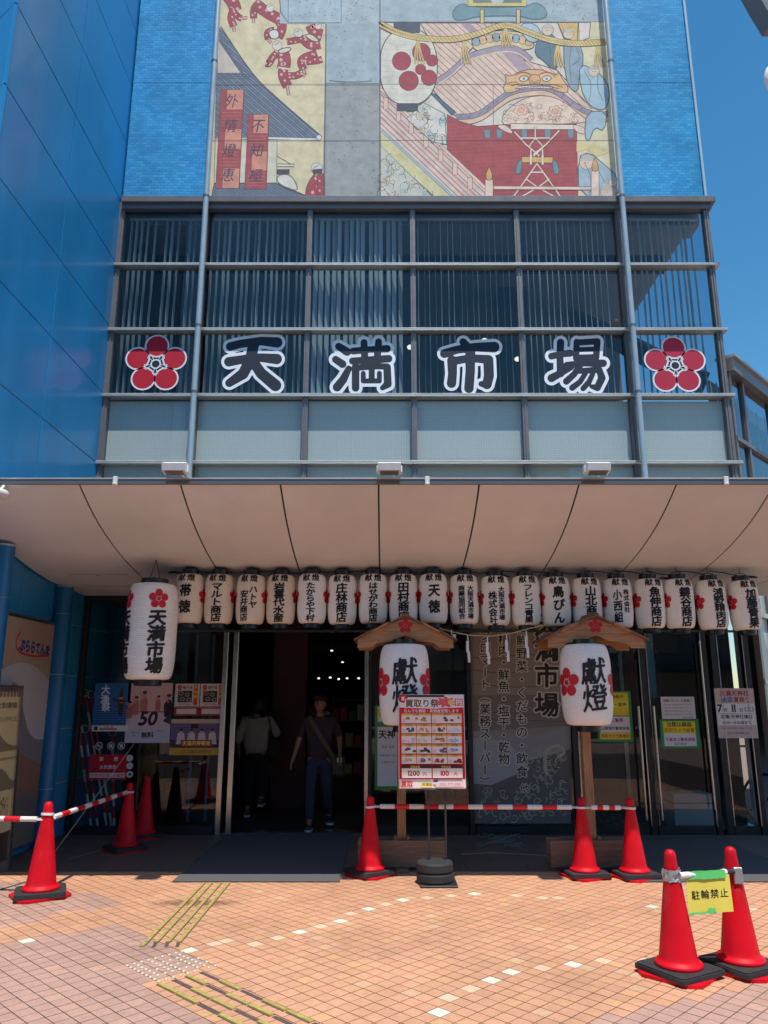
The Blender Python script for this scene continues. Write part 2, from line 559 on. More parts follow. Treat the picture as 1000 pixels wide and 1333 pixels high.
M_CLEAR = glass('clear_door_glass', (.84, .87, .87), 1.5, wave=.03, boost=.025)
M_SCREEN = None
M_SLAT = mat('pale_blind_fabric', (.8, .8, .76), .8)
M_ROOM = mat('dim_room_wall', (.15, .135, .12), .8)
M_ROOMCEIL = mat('room_ceiling', (.42, .43, .42), .8)
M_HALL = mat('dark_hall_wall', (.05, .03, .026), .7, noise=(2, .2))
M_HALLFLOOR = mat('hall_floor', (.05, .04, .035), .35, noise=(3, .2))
M_MAROON = mat('maroon_partition', (.07, .008, .01), .5)
def conemat():
    m = mat('red_cone_plastic', (.74, .003, .013), .5, bump=(30, .1), spec=.22)
    n, l = m.node_tree.nodes, m.node_tree.links; b = n['Principled BSDF']
    tc = n.new('ShaderNodeTexCoord'); oi = n.new('ShaderNodeObjectInfo'); ad = n.new('ShaderNodeVectorMath'); ad.operation = 'ADD'
    l.new(tc.outputs['Object'], ad.inputs[0]); l.new(oi.outputs['Location'], ad.inputs[1])
    mp = n.new('ShaderNodeMapping'); mp.inputs['Scale'].default_value = (1, 1, .45); l.new(ad.outputs[0], mp.inputs[0])
    t1 = n.new('ShaderNodeTexNoise'); t1.inputs['Scale'].default_value = 9; t1.inputs['Detail'].default_value = 9; t1.inputs['Roughness'].default_value = .75; l.new(mp.outputs[0], t1.inputs['Vector'])
    r1 = n.new('ShaderNodeMapRange'); r1.inputs['From Min'].default_value = .56; r1.inputs['From Max'].default_value = .68; r1.inputs['To Max'].default_value = .5; l.new(t1.outputs['Fac'], r1.inputs['Value'])
    t2 = n.new('ShaderNodeTexNoise'); t2.inputs['Scale'].default_value = 3.2; t2.inputs['Detail'].default_value = 6; l.new(ad.outputs[0], t2.inputs['Vector'])
    hs = n.new('ShaderNodeHueSaturation'); hs.inputs['Color'].default_value = (.7, .004, .015, 1); mr = n.new('ShaderNodeMapRange'); mr.inputs['From Min'].default_value = .3; mr.inputs['From Max'].default_value = .7; mr.inputs['To Min'].default_value = .72; mr.inputs['To Max'].default_value = 1.1
    l.new(t2.outputs['Fac'], mr.inputs['Value']); l.new(mr.outputs[0], hs.inputs['Value'])
    mx = n.new('ShaderNodeMixRGB'); mx.inputs[2].default_value = (.42, .07, .06, 1); l.new(r1.outputs[0], mx.inputs[0]); l.new(hs.outputs[0], mx.inputs[1]); l.new(mx.outputs[0], b.inputs['Base Color'])
    return m
M_CONE = conemat()
M_RUBBER = mat('black_rubber', (.028, .028, .03), .75, noise=(20, .35), bump=(60, .3))
M_WHITEP = mat('white_plastic', (.78, .76, .72), .4, noise=(20, .08))
M_REDP = mat('red_stripe_plastic', (.68, .012, .02), .35, noise=(20, .1))
M_TAPE = mat('silver_duct_tape', (.42, .42, .42), .35, .5, bump=(40, .8, .006))
M_GTAPE = mat('green_tape', (.12, .6, .16), .45, bump=(30, .6, .004))
M_WTAPE = mat('white_plastic_wrap', (.82, .82, .8), .4, bump=(35, .9, .008))
M_YELLOW = mat('yellow_paper', (.75, .62, .09), .7, noise=(5, .05), bump=(9, .3, .004))
M_PAPER = mat('lantern_paper', (.92, .9, .86), .68, noise=(9, .05), bump=(120, .15))
M_PAPERC = mat('cream_lantern_paper', (.84, .72, .58), .68, noise=(7, .07), bump=(120, .15))
M_CAPB = mat('black_lacquer', (.012, .014, .02), .35)
M_WIRE = mat('black_wire', (.02, .02, .02), .5)
M_WIREW = mat('white_string', (.6, .57, .5), .8)
M_ROPE = mat('straw_rope', (.5, .4, .24), .9, noise=(60, .3))
M_VINYL = glass('clear_vinyl_cover', (.93, .93, .93), 1.4, rough=.12, boost=.02)
M_MAT = mat('charcoal_entrance_mat', (.12, .115, .115), .97, noise=(160, .45), bump=(220, .8, .004), spec=.1)
M_MATEDGE = mat('mat_rubber_edge', (.05, .052, .06), .8)
M_BRASS = mat('brass_tactile_strip', (.66, .53, .16), .42, .35, noise=(25, .25))
M_GLUE = mat('old_adhesive_mark', (.1, .07, .06), .9, noise=(30, .35))
M_STUD = mat('tactile_stud', (.66, .56, .4), .4, .2, noise=(30, .2))
M_SKIN = mat('skin', (.34, .17, .12), .5)
M_HAIR = mat('black_hair', (.012, .01, .009), .45, bump=(90, .6, .004))
M_SHIRTD = mat('dark_purple_brown_shirt', (.045, .03, .04), .85, bump=(20, .4, .01))
M_SHIRTW = mat('pale_grey_blouse', (.4, .38, .37), .85, bump=(16, .5, .012))
M_JEANS = mat('blue_denim', (.028, .042, .075), .85, noise=(20, .2), bump=(16, .4, .01))
M_TROUSER = mat('black_trousers', (.012, .012, .014), .85, bump=(14, .4, .01))
M_BAG = mat('dark_canvas_bag', (.03, .028, .032), .8, noise=(20, .2))
M_STRAP = mat('olive_canvas', (.1, .085, .055), .85, noise=(20, .2))
M_SHOE = mat('black_shoe', (.02, .02, .022), .5)
M_SOLE = mat('white_sole', (.7, .7, .68), .6)
M_LAMP = mat('lit_downlight', (1, 1, 1), .5, emit=((1, .93, .8), 1.5))
M_FLOOD = mat('white_lamp_housing', (.86, .86, .84), .45, noise=(15, .1))
M_LENS = mat('lamp_lens', (.16, .17, .17), .15, coat=.5)
M_CABLE = mat('grey_cable', (.14, .14, .14), .6)
M_DARK = mat('blackened_metal', (.022, .022, .024), .5, noise=(10, .2))

def wood(name, color, sc=(3, 3, 40), rot=None):
    m = mat(name, color, .62)
    n, l = m.node_tree.nodes, m.node_tree.links
    b = n['Principled BSDF']
    geo = n.new('ShaderNodeNewGeometry'); mp = n.new('ShaderNodeMapping'); mp.inputs['Scale'].default_value = sc
    tx = n.new('ShaderNodeTexNoise'); tx.inputs['Scale'].default_value = 1.2; tx.inputs['Detail'].default_value = 8; tx.inputs['Distortion'].default_value = 1.2
    cr = n.new('ShaderNodeValToRGB')
    cr.color_ramp.elements[0].position = .3; cr.color_ramp.elements[0].color = (*[c * .6 for c in color], 1)
    cr.color_ramp.elements[1].position = .7; cr.color_ramp.elements[1].color = (*[min(1, c * 1.15) for c in color], 1)
    l.new(geo.outputs['Position'], mp.inputs[0]); l.new(mp.outputs[0], tx.inputs['Vector']); l.new(tx.outputs['Fac'], cr.inputs[0]); l.new(cr.outputs[0], b.inputs['Base Color'])
    return m
M_WOOD = wood('planed_cedar_across', (.5, .24, .105), (3, 3, 45))
M_WOODV = wood('planed_cedar_upright', (.42, .21, .095), (40, 40, 2.5))
M_WOODG = wood('greyed_board', (.25, .15, .095), (3, 3, 40))
M_BARK = wood('weathered_shingle', (.24, .12, .06), (3, 3, 45))

def brickmat(name, cols, bw, bh, mortar, msize, plane='xz', rough=.35, coat=0.0, bumpd=.004):
    """small running-bond mosaic, colour differing from tesserae to tesserae"""
    m = mat(name, cols[0], rough, coat=coat)
    n, l = m.node_tree.nodes, m.node_tree.links
    b = n['Principled BSDF']
    geo = n.new('ShaderNodeNewGeometry'); sp = n.new('ShaderNodeSeparateXYZ'); cb = n.new('ShaderNodeCombineXYZ')
    l.new(geo.outputs['Position'], sp.inputs[0])
    l.new(sp.outputs['X' if plane[0] == 'x' else 'Y'], cb.inputs[0]); l.new(sp.outputs['Z' if plane[1] == 'z' else 'Y'], cb.inputs[1])
    br = n.new('ShaderNodeTexBrick')
    br.offset = .5
    br.inputs['Scale'].default_value = 1
    br.inputs['Brick Width'].default_value = bw; br.inputs['Row Height'].default_value = bh
    br.inputs['Mortar Size'].default_value = msize; br.inputs['Bias'].default_value = 0
    br.inputs['Color1'].default_value = (*cols[0], 1); br.inputs['Color2'].default_value = (*cols[1], 1); br.inputs['Mortar'].default_value = (*mortar, 1)
    l.new(cb.outputs[0], br.inputs['Vector'])
    tx = n.new('ShaderNodeTexNoise'); tx.inputs['Scale'].default_value = 1.6; tx.inputs['Detail'].default_value = 6
    l.new(geo.outputs['Position'], tx.inputs['Vector'])
    mr = n.new('ShaderNodeMapRange'); mr.inputs['From Min'].default_value = .3; mr.inputs['From Max'].default_value = .7
    mr.inputs['To Min'].default_value = .85; mr.inputs['To Max'].default_value = 1.12
    l.new(tx.outputs['Fac'], mr.inputs['Value'])
    mx = n.new('ShaderNodeVectorMath'); mx.operation = 'SCALE'
    l.new(br.outputs['Color'], mx.inputs[0]); l.new(mr.outputs[0], mx.inputs['Scale']); l.new(mx.outputs[0], b.inputs['Base Color'])
    bp = n.new('ShaderNodeBump'); bp.invert = True; bp.inputs['Strength'].default_value = .6; bp.inputs['Distance'].default_value = bumpd
    l.new(br.outputs['Fac'], bp.inputs['Height']); l.new(bp.outputs[0], b.inputs['Normal'])
    return m
M_MOSAIC = brickmat('blue_mosaic_tile', ((.025, .27, .58), (.06, .38, .68)), .098, .047, (.03, .22, .42), .004, rough=.3)
def screenmat():
    m = mat('woven_roller_screen', (.4, .47, .45), .75, noise=(1.1, .08))
    n, l = m.node_tree.nodes, m.node_tree.links
    b = n['Principled BSDF']
    geo = n.new('ShaderNodeNewGeometry'); mp = n.new('ShaderNodeMapping'); mp.inputs['Rotation'].default_value = (R(90), 0, 0)
    br = n.new('ShaderNodeTexBrick'); br.offset = 0
    br.inputs['Scale'].default_value = 1; br.inputs['Brick Width'].default_value = .034; br.inputs['Row Height'].default_value = .034
    br.inputs['Mortar Size'].default_value = .0045
    br.inputs['Color1'].default_value = (.68, .69, .65, 1); br.inputs['Color2'].default_value = (.65, .66, .62, 1); br.inputs['Mortar'].default_value = (.55, .57, .54, 1)
    l.new(geo.outputs['Position'], mp.inputs[0]); l.new(mp.outputs[0], br.inputs['Vector']); l.new(br.outputs['Color'], b.inputs['Base Color'])
    return m
M_SCREEN = screenmat()

def tilemat(name, attr):
    """glazed paving tile: own colour, grain, wear, one faint grey shadow painted across the guiding strips"""
    m = mat(name, (1, 1, 1), .62, attr=attr, noise=(26, .13, 8), bump=(90, .25, .0015), spec=.3)
    n, l = m.node_tree.nodes, m.node_tree.links
    b = n['Principled BSDF']
    old = b.inputs['Base Color'].links[0].from_socket
    geo = n.new('ShaderNodeNewGeometry')
    big = n.new('ShaderNodeTexNoise'); big.inputs['Scale'].default_value = .75; big.inputs['Detail'].default_value = 9; big.inputs['Roughness'].default_value = .7
    l.new(geo.outputs['Position'], big.inputs['Vector'])
    mr = n.new('ShaderNodeMapRange'); mr.inputs['From Min'].default_value = .3; mr.inputs['From Max'].default_value = .55; mr.inputs['To Min'].default_value = .78; mr.inputs['To Max'].default_value = 1.04
    l.new(big.outputs['Fac'], mr.inputs['Value'])
    # ellipse of blurred overhead shadow, painted into the tile colour
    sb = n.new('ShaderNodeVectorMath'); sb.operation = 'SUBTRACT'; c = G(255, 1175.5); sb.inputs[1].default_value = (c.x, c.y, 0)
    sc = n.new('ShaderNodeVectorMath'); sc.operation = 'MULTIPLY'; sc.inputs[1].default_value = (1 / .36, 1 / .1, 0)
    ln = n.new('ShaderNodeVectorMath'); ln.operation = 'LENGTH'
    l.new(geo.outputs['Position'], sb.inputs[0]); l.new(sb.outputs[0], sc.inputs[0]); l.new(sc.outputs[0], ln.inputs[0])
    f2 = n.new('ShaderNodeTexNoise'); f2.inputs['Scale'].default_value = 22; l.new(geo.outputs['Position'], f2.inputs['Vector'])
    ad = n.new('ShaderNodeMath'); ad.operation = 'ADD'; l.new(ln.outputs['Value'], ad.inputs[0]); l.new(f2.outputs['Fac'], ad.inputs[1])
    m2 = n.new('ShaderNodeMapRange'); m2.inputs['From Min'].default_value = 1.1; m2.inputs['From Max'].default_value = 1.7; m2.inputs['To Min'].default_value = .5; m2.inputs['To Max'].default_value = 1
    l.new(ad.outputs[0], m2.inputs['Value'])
    vo = n.new('ShaderNodeTexVoronoi'); vo.inputs['Scale'].default_value = 2.6; l.new(geo.outputs['Position'], vo.inputs['Vector'])
    vr = n.new('ShaderNodeMapRange'); vr.inputs['From Min'].default_value = .035; vr.inputs['From Max'].default_value = .06; vr.inputs['To Min'].default_value = .62; vr.inputs['To Max'].default_value = 1; l.new(vo.outputs['Distance'], vr.inputs['Value'])
    m0 = n.new('ShaderNodeMath'); m0.operation = 'MULTIPLY'; l.new(mr.outputs[0], m0.inputs[0]); l.new(vr.outputs[0], m0.inputs[1])
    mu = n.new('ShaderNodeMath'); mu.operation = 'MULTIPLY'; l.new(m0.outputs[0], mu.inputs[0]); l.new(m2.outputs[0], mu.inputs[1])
    v = n.new('ShaderNodeVectorMath'); v.operation = 'SCALE'; l.new(old, v.inputs[0]); l.new(mu.outputs[0], v.inputs['Scale']); l.new(v.outputs[0], b.inputs['Base Color'])
    return m
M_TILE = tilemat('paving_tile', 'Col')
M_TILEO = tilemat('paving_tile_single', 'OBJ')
M_BED = mat('paving_joint_mortar', (.06, .04, .035), .95, noise=(12, .3))
M_ASPHALT = mat('street_surface', (.32, .22, .17), .9, noise=(6, .15))

# ================================================================== GROUND
g = MB(); g.add([(-150, -150, -.03), (150, -150, -.03), (150, 150, -.03), (-150, 150, -.03)], [(0, 1, 2, 3)])
obj('ground', g, M_ASPHALT, kind='structure')
pave = MB(); pave.box(-7.5, 7.5, -4, 9.92, -.028, -.005)
pave_o = obj('pavement', pave, M_BED, kind='structure')
PT = .0958                                            # tile pitch
C45 = math.cos(R(45))
b0 = G(332, 1228.6)
U0, V0 = (b0.x + b0.y) * C45, (b0.y - b0.x) * C45
def uv(p): return ((p.x + p.y) * C45 - U0) / PT, ((p.y - p.x) * C45 - V0) / PT
def inpoly(x, y, poly):
    r = False; j = len(poly) - 1
    for i in range(len(poly)):
        a, b_ = poly[i], poly[j]
        if (a[1] > y) != (b_[1] > y) and x < (b_[0] - a[0]) * (y - a[1]) / (b_[1] - a[1]) + a[0]: r = not r
        j = i
    return r
gp = lambda l: [(G(a, b).x, G(a, b).y) for a, b in l]
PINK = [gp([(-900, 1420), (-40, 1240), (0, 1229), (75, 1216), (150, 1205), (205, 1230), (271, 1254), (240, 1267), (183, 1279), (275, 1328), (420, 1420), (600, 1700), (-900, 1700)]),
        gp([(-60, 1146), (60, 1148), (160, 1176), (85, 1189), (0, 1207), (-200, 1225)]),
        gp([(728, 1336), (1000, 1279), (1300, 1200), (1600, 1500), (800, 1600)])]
WHITE = [(332, 1228.6), (363, 1220.5), (391, 1213), (419, 1206), (446, 1199), (459, 1189.5), (484, 1183), (505, 1177), (528, 1171), (561, 1169.5), (593, 1166.3), (624, 1164),
         (582.5, 1319), (596, 1300), (608, 1283), (634.7, 1271.8), (660, 1261.8), (702, 1258), (742, 1252.6), (783, 1248.5), (838, 1247.7), (669, 1164), (700, 1168), (737, 1169), (849, 1179),
         (34, 1225.5), (244, 1236.5), (982, 1184), (920, 1256), (330, 1227), (300, 1224), (270, 1228), (190, 1133), (165, 1134), (118, 1133.5)]
pale = {}
for k, q in enumerate(WHITE):
    a, b_ = uv(G(*q))
    pale[(round(a), round(b_))] = (.72, .67, .52) if k in (0, 2, 4, 6, 8, 15, 16, 12, 18, 11, 24, 25, 26, 28, 32) else (.74, .5, .33)
tiles = []
for i in range(-110, 110):
    for j in range(-110, 110):
        u, v = U0 + i * PT, V0 + j * PT
        x, y = (u - v) * C45, (u + v) * C45
        if not (3.3 < y < 7.95 and -5.2 < x < 5.4): continue
        q = random.random()
        k = 1 + random.uniform(-.05, .05)
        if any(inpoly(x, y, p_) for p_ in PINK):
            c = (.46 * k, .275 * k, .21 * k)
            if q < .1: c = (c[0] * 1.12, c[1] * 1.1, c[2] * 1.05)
        else:
            c = (.6 * k, .31 * k, .18 * k)
            if q < .06: c = (c[0] * 1.02, c[1] * 1.07, c[2] * .95)
            elif q > .985: c = (.62 * k, .37 * k, .22 * k)
        for (pi, pj), pc in pale.items():
            if (pi, pj) == (i, j): c = pc
        r = Vector((x, y, -H)); zc = y * ct - (-H) * -st if False else y * ct + (-H) * st
        px = 500 + FOC * x / zc; py = 666.5 - FOC * (-y * st + (-H) * ct) / zc
        tiles.append((x, y, c, px, py))
HT = PT / 2 - .0033
def tile_mb(mb, x, y, c, dz=0.0, tx=0.0, ty=0.0):
    mb.col = c
    d = HT * math.sqrt(2)
    pts = [(x - d, y), (x, y - d), (x + d, y), (x, y + d)]
    top = [(p[0], p[1], dz + (p[0] - x) * tx + (p[1] - y) * ty) for p in pts]
    mb.add(top + [(p[0], p[1], -.005) for p in pts], [(0, 1, 2, 3)] + [(4 + k, 4 + (k + 1) % 4, (k + 1) % 4, k) for k in range(4)])
vis = [t for t in tiles if 4 < t[3] < 996 and t[4] < 1333 - 2 and t[1] > 4.2]
vis.sort(key=lambda t: t[1])
big = set(id(t) for t in vis[:300])
one = MB(); tile_mb(one, 0, 0, (1, 1, 1), 0.0)
tile_me = mesh_of('tile', one, M_TILEO)
rest = MB()
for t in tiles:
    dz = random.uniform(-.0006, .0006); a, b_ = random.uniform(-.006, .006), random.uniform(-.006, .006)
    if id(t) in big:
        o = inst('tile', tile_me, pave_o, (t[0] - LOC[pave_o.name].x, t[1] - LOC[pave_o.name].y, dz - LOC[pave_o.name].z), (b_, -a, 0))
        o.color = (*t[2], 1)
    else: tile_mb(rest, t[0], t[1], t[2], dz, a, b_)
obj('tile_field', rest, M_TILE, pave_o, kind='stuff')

# darker stone slabs under the canopy
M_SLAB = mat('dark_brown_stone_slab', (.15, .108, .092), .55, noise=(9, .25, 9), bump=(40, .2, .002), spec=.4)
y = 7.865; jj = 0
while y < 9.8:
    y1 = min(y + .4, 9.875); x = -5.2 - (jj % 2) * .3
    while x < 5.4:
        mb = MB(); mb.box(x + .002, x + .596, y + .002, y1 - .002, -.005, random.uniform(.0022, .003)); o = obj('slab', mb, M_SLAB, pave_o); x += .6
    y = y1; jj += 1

# raised guiding strips and studs
guide = thing('tactile_guide_strip', 'broken brass guiding strips with dark glue gaps leading from the mat to the studs', 'tactile paving', G(240, 1200))
def strip(p, q, w=.025, h=.008, m=M_BRASS, name='strip'):
    mb = MB(); p, q = Vector(p), Vector(q)
    mb.beam(p + Vector((0, 0, h / 2 + .0006)), q + Vector((0, 0, h / 2 + .0006)), w, h)
    obj(name, mb, m, guide)
for k, x in enumerate((-1.600, -1.532, -1.452, -1.378)):
    y = 7.40; i = 0
    while y > 5.62:
        L = min(.285, y - 5.6)
        if k > 0 and y < 5.95: strip((x + .0, y, 0), (x + .012, 5.6, 0), .024, .0012, M_GLUE, 'glue_mark'); break
        strip((x, y, 0), (x, y - L + .014, 0)); strip((x, y, 0), (x, y - L + .002, 0), .036, .0012, M_GLUE, 'glue_bed'); y -= L; i += 1
guide2 = guide
d45 = Vector((C45, -C45, 0)); n45 = Vector((C45, C45, 0))
o0 = Vector((G(207, 1281).x, G(207, 1281).y, 0))
patt = ['110101101', '011011011', '101101110', '010110101']
for k in range(4):
    st_ = o0 + n45 * (.092 * k) + d45 * (.0 if k < 3 else .0)
    for i, ch in enumerate(patt[k]):
        a = st_ + d45 * (.21 * i); b_ = st_ + d45 * (.21 * i + .198)
        if ch == '1': strip(a, b_); strip(a, b_, .04, .0012, M_GLUE, 'glue_bed')
        else: strip(a, b_, .026, .0012, M_GLUE, 'glue_mark')
studs = thing('tactile_stud_field', 'worn patch of small metal warning studs between the two runs of strips', 'tactile paving', G(215, 1255))
sm = MB(); sm.lathe([(.0115, 0), (.0105, .005), (.007, .008), (0, .0085)], 8)
stud_me = mesh_of('stud', sm, M_STUD, smooth=True)
ua, va = uv(G(207, 1281))
for i in range(0, 9):
    for j in range(0, 9):
        p = o0 + n45 * (.0479 * i + .015) - d45 * (.0479 * j + .03)
        ppx = p
        if random.random() < .12 or (i % 3 == 2 and j % 2): continue
        inst('stud', stud_me, studs, (p.x - LOC[studs.name].x, p.y - LOC[studs.name].y, .0012))

# ================================================================== GLASS FACADE ABOVE THE CANOPY
YF = 9.9
ZR = [P(500, y, YF).z for y in (640, 604, 517, 432, 348, 264)]      # rail heights, lowest hidden by canopy
XM = [P(x, 604, YF).x for x in (131, 249, 396, 540, 686, 829, 954)]
XL, XR = XM[0], XM[-1]
wallx = XL - .02
fac = thing('glass_facade', 'gridded glass curtain wall with vertical blinds between the canopy and the mural', 'curtain wall', (0, YF, ZR[0]))
for i, x in enumerate(XM):
    for k in range(5):
        mb = MB(); mb.box(x - .036, x + .036, YF - .05, YF + .07, ZR[k] + .022, ZR[k + 1] - .022)
        mb.box(x - .008, x + .008, YF - .062, YF - .0505, ZR[k] + .022, ZR[k + 1] - .022)
        obj('mullion', mb, M_FRAME, fac)
for k in range(5):
    mb = MB(); mb.box(XL - .05, XR + (.1 if k else .06), YF - .10, YF + .06, ZR[k] - .021, ZR[k] + .021, .005)
    obj('transom', mb, M_CAP, fac)
mb = MB(); mb.box(XL + .0, XR + .12, YF - .13, YF + .06, ZR[5] - .07, ZR[5] + .03, .008)
mb.box(XL + .0, XR + .07, YF - .08, YF + .05, ZR[5] - .15, ZR[5] - .07)
obj('header', mb, mat('grey_header_metal', (.17, .16, .165), .4, .3, noise=(6, .1)), fac)
for i in range(6):
    for k in range(5):
        mb = MB(); mb.box(XM[i] + .03, XM[i + 1] - .03, YF - .004, YF + .004, ZR[k] + .018, ZR[k + 1] - (.018 if k < 4 else .15))
        obj('pane', mb, M_GLASS if k > 1 else M_GLASS2, fac)
        if k < 2:
            mb = MB(); mb.box(XM[i] + .04, XM[i + 1] - .04, YF + .05, YF + .056, ZR[k] + .02, ZR[k + 1] - (.045 if k else .02))
            obj('screen', mb, M_SCREEN, fac)
# room behind the upper rows
up_room = thing('upper_floor_room', 'dim office room seen behind the vertical blinds of the glass facade', 'room', (0, 13, ZR[2]))
mb = MB()
z0, z1 = ZR[2] - .05, ZR[5] - .03
mb.box(XL + .02, XR - .05, 14.0, 14.1, z0, z1 + .1)
mb.box(XL - .05, XL + .02, YF + .1, 14.0, z0, z1 + .1)
mb.box(XL + .02, XR, YF + .12, 14.0, z0 - .1, z0)
obj('wall', mb, M_ROOM, up_room)
mb = MB(); mb.box(XL + .02, XR, YF + .55, 13.99, z1 - .02, z1 + .05)
mb.box(XL + .02, XR, YF + .2, YF + .549, z1 - .2, z1 + .05)
obj('ceiling', mb, M_ROOMCEIL, up_room)
mb = MB()
mb.box(XL + .1, XR - .1, 11.2, 11.3, z1 - .3, z1 - .021); mb.beam((4.5, 10.2, z0 + .4), (3.6, 13.2, z1 - .1), .22, .3)
mb.box(2.0, 2.5, 12.2, 12.7, z0, z1 - .02)
obj('beam', mb, M_HALL, up_room)
for x, y, z in ((1.55, 10.9, ZR[3] + .36), (2.05, 10.9, ZR[3] + .05), (.4, 10.8, ZR[3] + .2), (1.65, 10.8, ZR[3] - .3)):
    mb = MB(); mb.ball((x, y, z), (.05, .05, .035), 10, 6)
    o = obj('ceiling_light', mb, mat('pale_lamp_glass', (.8, .76, .6), .4, emit=((1, .9, .7), 1.5)), up_room)
slat = MB(); slat.box(-.045, .045, -.001, .001, ZR[2] + .03, ZR[5] - .2)
slat_me = mesh_of('slat', slat, M_SLAT)
desc = ['far left bay beside the blue wall', 'bay left of the second mullion, above the first written character', 'bay above the second written character, slats turned widest open', 'bay above the third written character', 'bay left of the right downpipe, above the fourth character', 'far right bay beside the sky']
turn = [84, 80, 52, 82, 68, 84]
for i in range(6):
    n = int((XM[i + 1] - XM[i] - .1) / .088)
    t = thing('vertical_blind', 'pale vertical blind in the ' + desc[i], 'blind', ((XM[i] + XM[i + 1]) / 2, YF + .2, ZR[2]), group='vertical blinds behind the glass facade')
    tz = LOC[t.name]
    for k in range(n):
        if i == 0 and k > 4 and k % 4 == 1: continue
        inst('slat', slat_me, t, (XM[i] + .08 + k * .088 - tz.x + random.uniform(-.006, .006), -.06, -tz.z), (random.uniform(-.002, .002), random.uniform(-.003, .003), R(turn[i] + random.uniform(-4, 4))))
    mb = MB(); mb.box(XM[i] + .06, XM[i + 1] - .06, YF + .12, YF + .16, ZR[5] - .2, ZR[5] - .17)
    obj('head_rail', mb, M_SLAT, t)

# flat sign lettering and crests stuck on the glass
NAVY = (14, 30, 48)
sign = Print(lambda a, b, h: Vector((a, YF - .0045 - h, b)), .001)
def sgnpt(px, py): p = P(px, py, YF); return p.x, p.z
ZA = lambda pts, hw: [(130 + x / 3.333, 420 + y / 3.333, w_ / 3.333) for (x, y), w_ in zip(pts, hw if isinstance(hw, (list, tuple)) else [hw] * len(pts))]
ZBq = lambda pts, hw: [(540 + x / 2.381, 420 + y / 2.381, w_ / 2.381) for (x, y), w_ in zip(pts, hw if isinstance(hw, (list, tuple)) else [hw] * len(pts))]
DP = lambda pts, hw: [(x, y, w_) for (x, y), w_ in zip(pts, hw if isinstance(hw, (list, tuple)) else [hw] * len(pts))]
BRUSH = {
 '天': [ZA([(566, 104), (610, 92), (700, 80), (770, 86)], [15, 14, 15, 19]), ZA([(560, 170), (640, 156), (700, 152), (768, 158)], [17, 14, 15, 19]), ZA([(668, 92), (655, 160), (622, 222), (562, 262)], [20, 21, 20, 14]), ZA([(662, 165), (700, 220), (762, 272)], [18, 20, 22])],
 '市': [ZBq([(150, 60), (168, 82)], [9, 11]), ZBq([(92, 96), (130, 84), (190, 76), (246, 76)], [11, 10, 11, 14]), ZBq([(116, 118), (117, 160), (114, 188)], [13, 11, 12]), ZBq([(118, 120), (170, 110), (225, 114)], [10, 9, 11]), ZBq([(228, 116), (230, 165), (224, 192), (206, 190)], [13, 13, 12, 6]), ZBq([(172, 84), (172, 150), (168, 204)], [13, 12, 12])],
 '場': [ZBq([(452, 62), (450, 110), (452, 158)], [10, 9, 10]), ZBq([(424, 104), (450, 98), (482, 95)], [9, 8, 9]), ZBq([(424, 172), (450, 158), (484, 138)], [11, 9, 8]), ZBq([(502, 60), (500, 110)], 8), ZBq([(502, 62), (566, 58)], 8), ZBq([(566, 60), (562, 108)], 8.5), ZBq([(504, 84), (560, 82)], 6), ZBq([(502, 108), (562, 106)], 7), ZBq([(472, 132), (520, 126), (584, 126)], [9, 8, 10]),
        ZBq([(512, 134), (494, 160), (470, 182)], [8, 8, 9]), ZBq([(510, 150), (572, 146), (580, 172), (566, 202), (548, 198)], [7, 8, 10, 9, 5]), ZBq([(530, 156), (512, 184), (488, 202)], [6, 7, 8]), ZBq([(552, 158), (540, 184), (522, 204)], [6, 7, 7])],
 '満': [DP([(441, 451), (452, 458)], [4, 4.6]), DP([(437, 468), (446, 474)], [4, 4.4]), DP([(439, 504), (447, 494), (454, 480)], [5, 4.6, 3.4]), DP([(460, 457), (482, 455), (504, 454)], [3.8, 3.4, 4.2]), DP([(474, 446), (475, 468)], 3.8), DP([(493, 445), (491, 468)], 3.8), DP([(459, 470), (506, 467)], [3.8, 4.2]),
        DP([(463, 478), (463, 505)], 4.2), DP([(464, 479), (484, 477), (503, 477)], 3.2), DP([(504, 478), (505, 500), (498, 505)], [4.2, 4.4, 2.6]), DP([(484, 468), (484, 494)], 3.2), DP([(473, 486), (473, 496), (494, 496), (494, 486)], 2.5)]}
sg = thing('glass_sign', 'navy market name in four white-edged characters across the glass facade', 'sign', P(540, 476, YF))
for ch, px, nm in (('天', 329, 'first'), ('満', 470, 'second'), ('市', 613, 'third'), ('場', 752, 'fourth')):
    s_ = photoprint(YF - .0055, .001)
    brs = BRUSH[ch]
    xs_ = [p[0] for q in brs for p in q]; ys_ = [p[1] for q in brs for p in q]
    for gr, colr in ((4.9, (238, 241, 247)), (1.1 if ch in '天市' else .7, NAVY)):
        V, F = field_glyph(brs, gr, min(xs_) - 14, min(ys_) - 14, max(xs_) + 14, max(ys_) + 14)
        s_._put([(v[0], -v[1]) for v in V], [f[::-1] for f in F], colr)
        for _ in range(8): s_.up()
    s_.build('character', PRINT, sg)
for px, col, lab in ((203, (190, 0, 40), 'left of the market name'), (879, (182, 25, 60), 'right of the market name')):
    s_ = Print(lambda a, b, h: Vector((a, YF - .0045 - h, b)), .001)
    x, z = sgnpt(px, 474 if px < 500 else 476)
    s_.crest(x, z, .45, col, (232, 232, 238), (20, 28, 45))
    s_.build('plum_crest_sign', PRINT, label='white-edged red plum blossom crest ' + lab + ' on the glass', cat='sign', group='plum blossom crests on the glass facade')

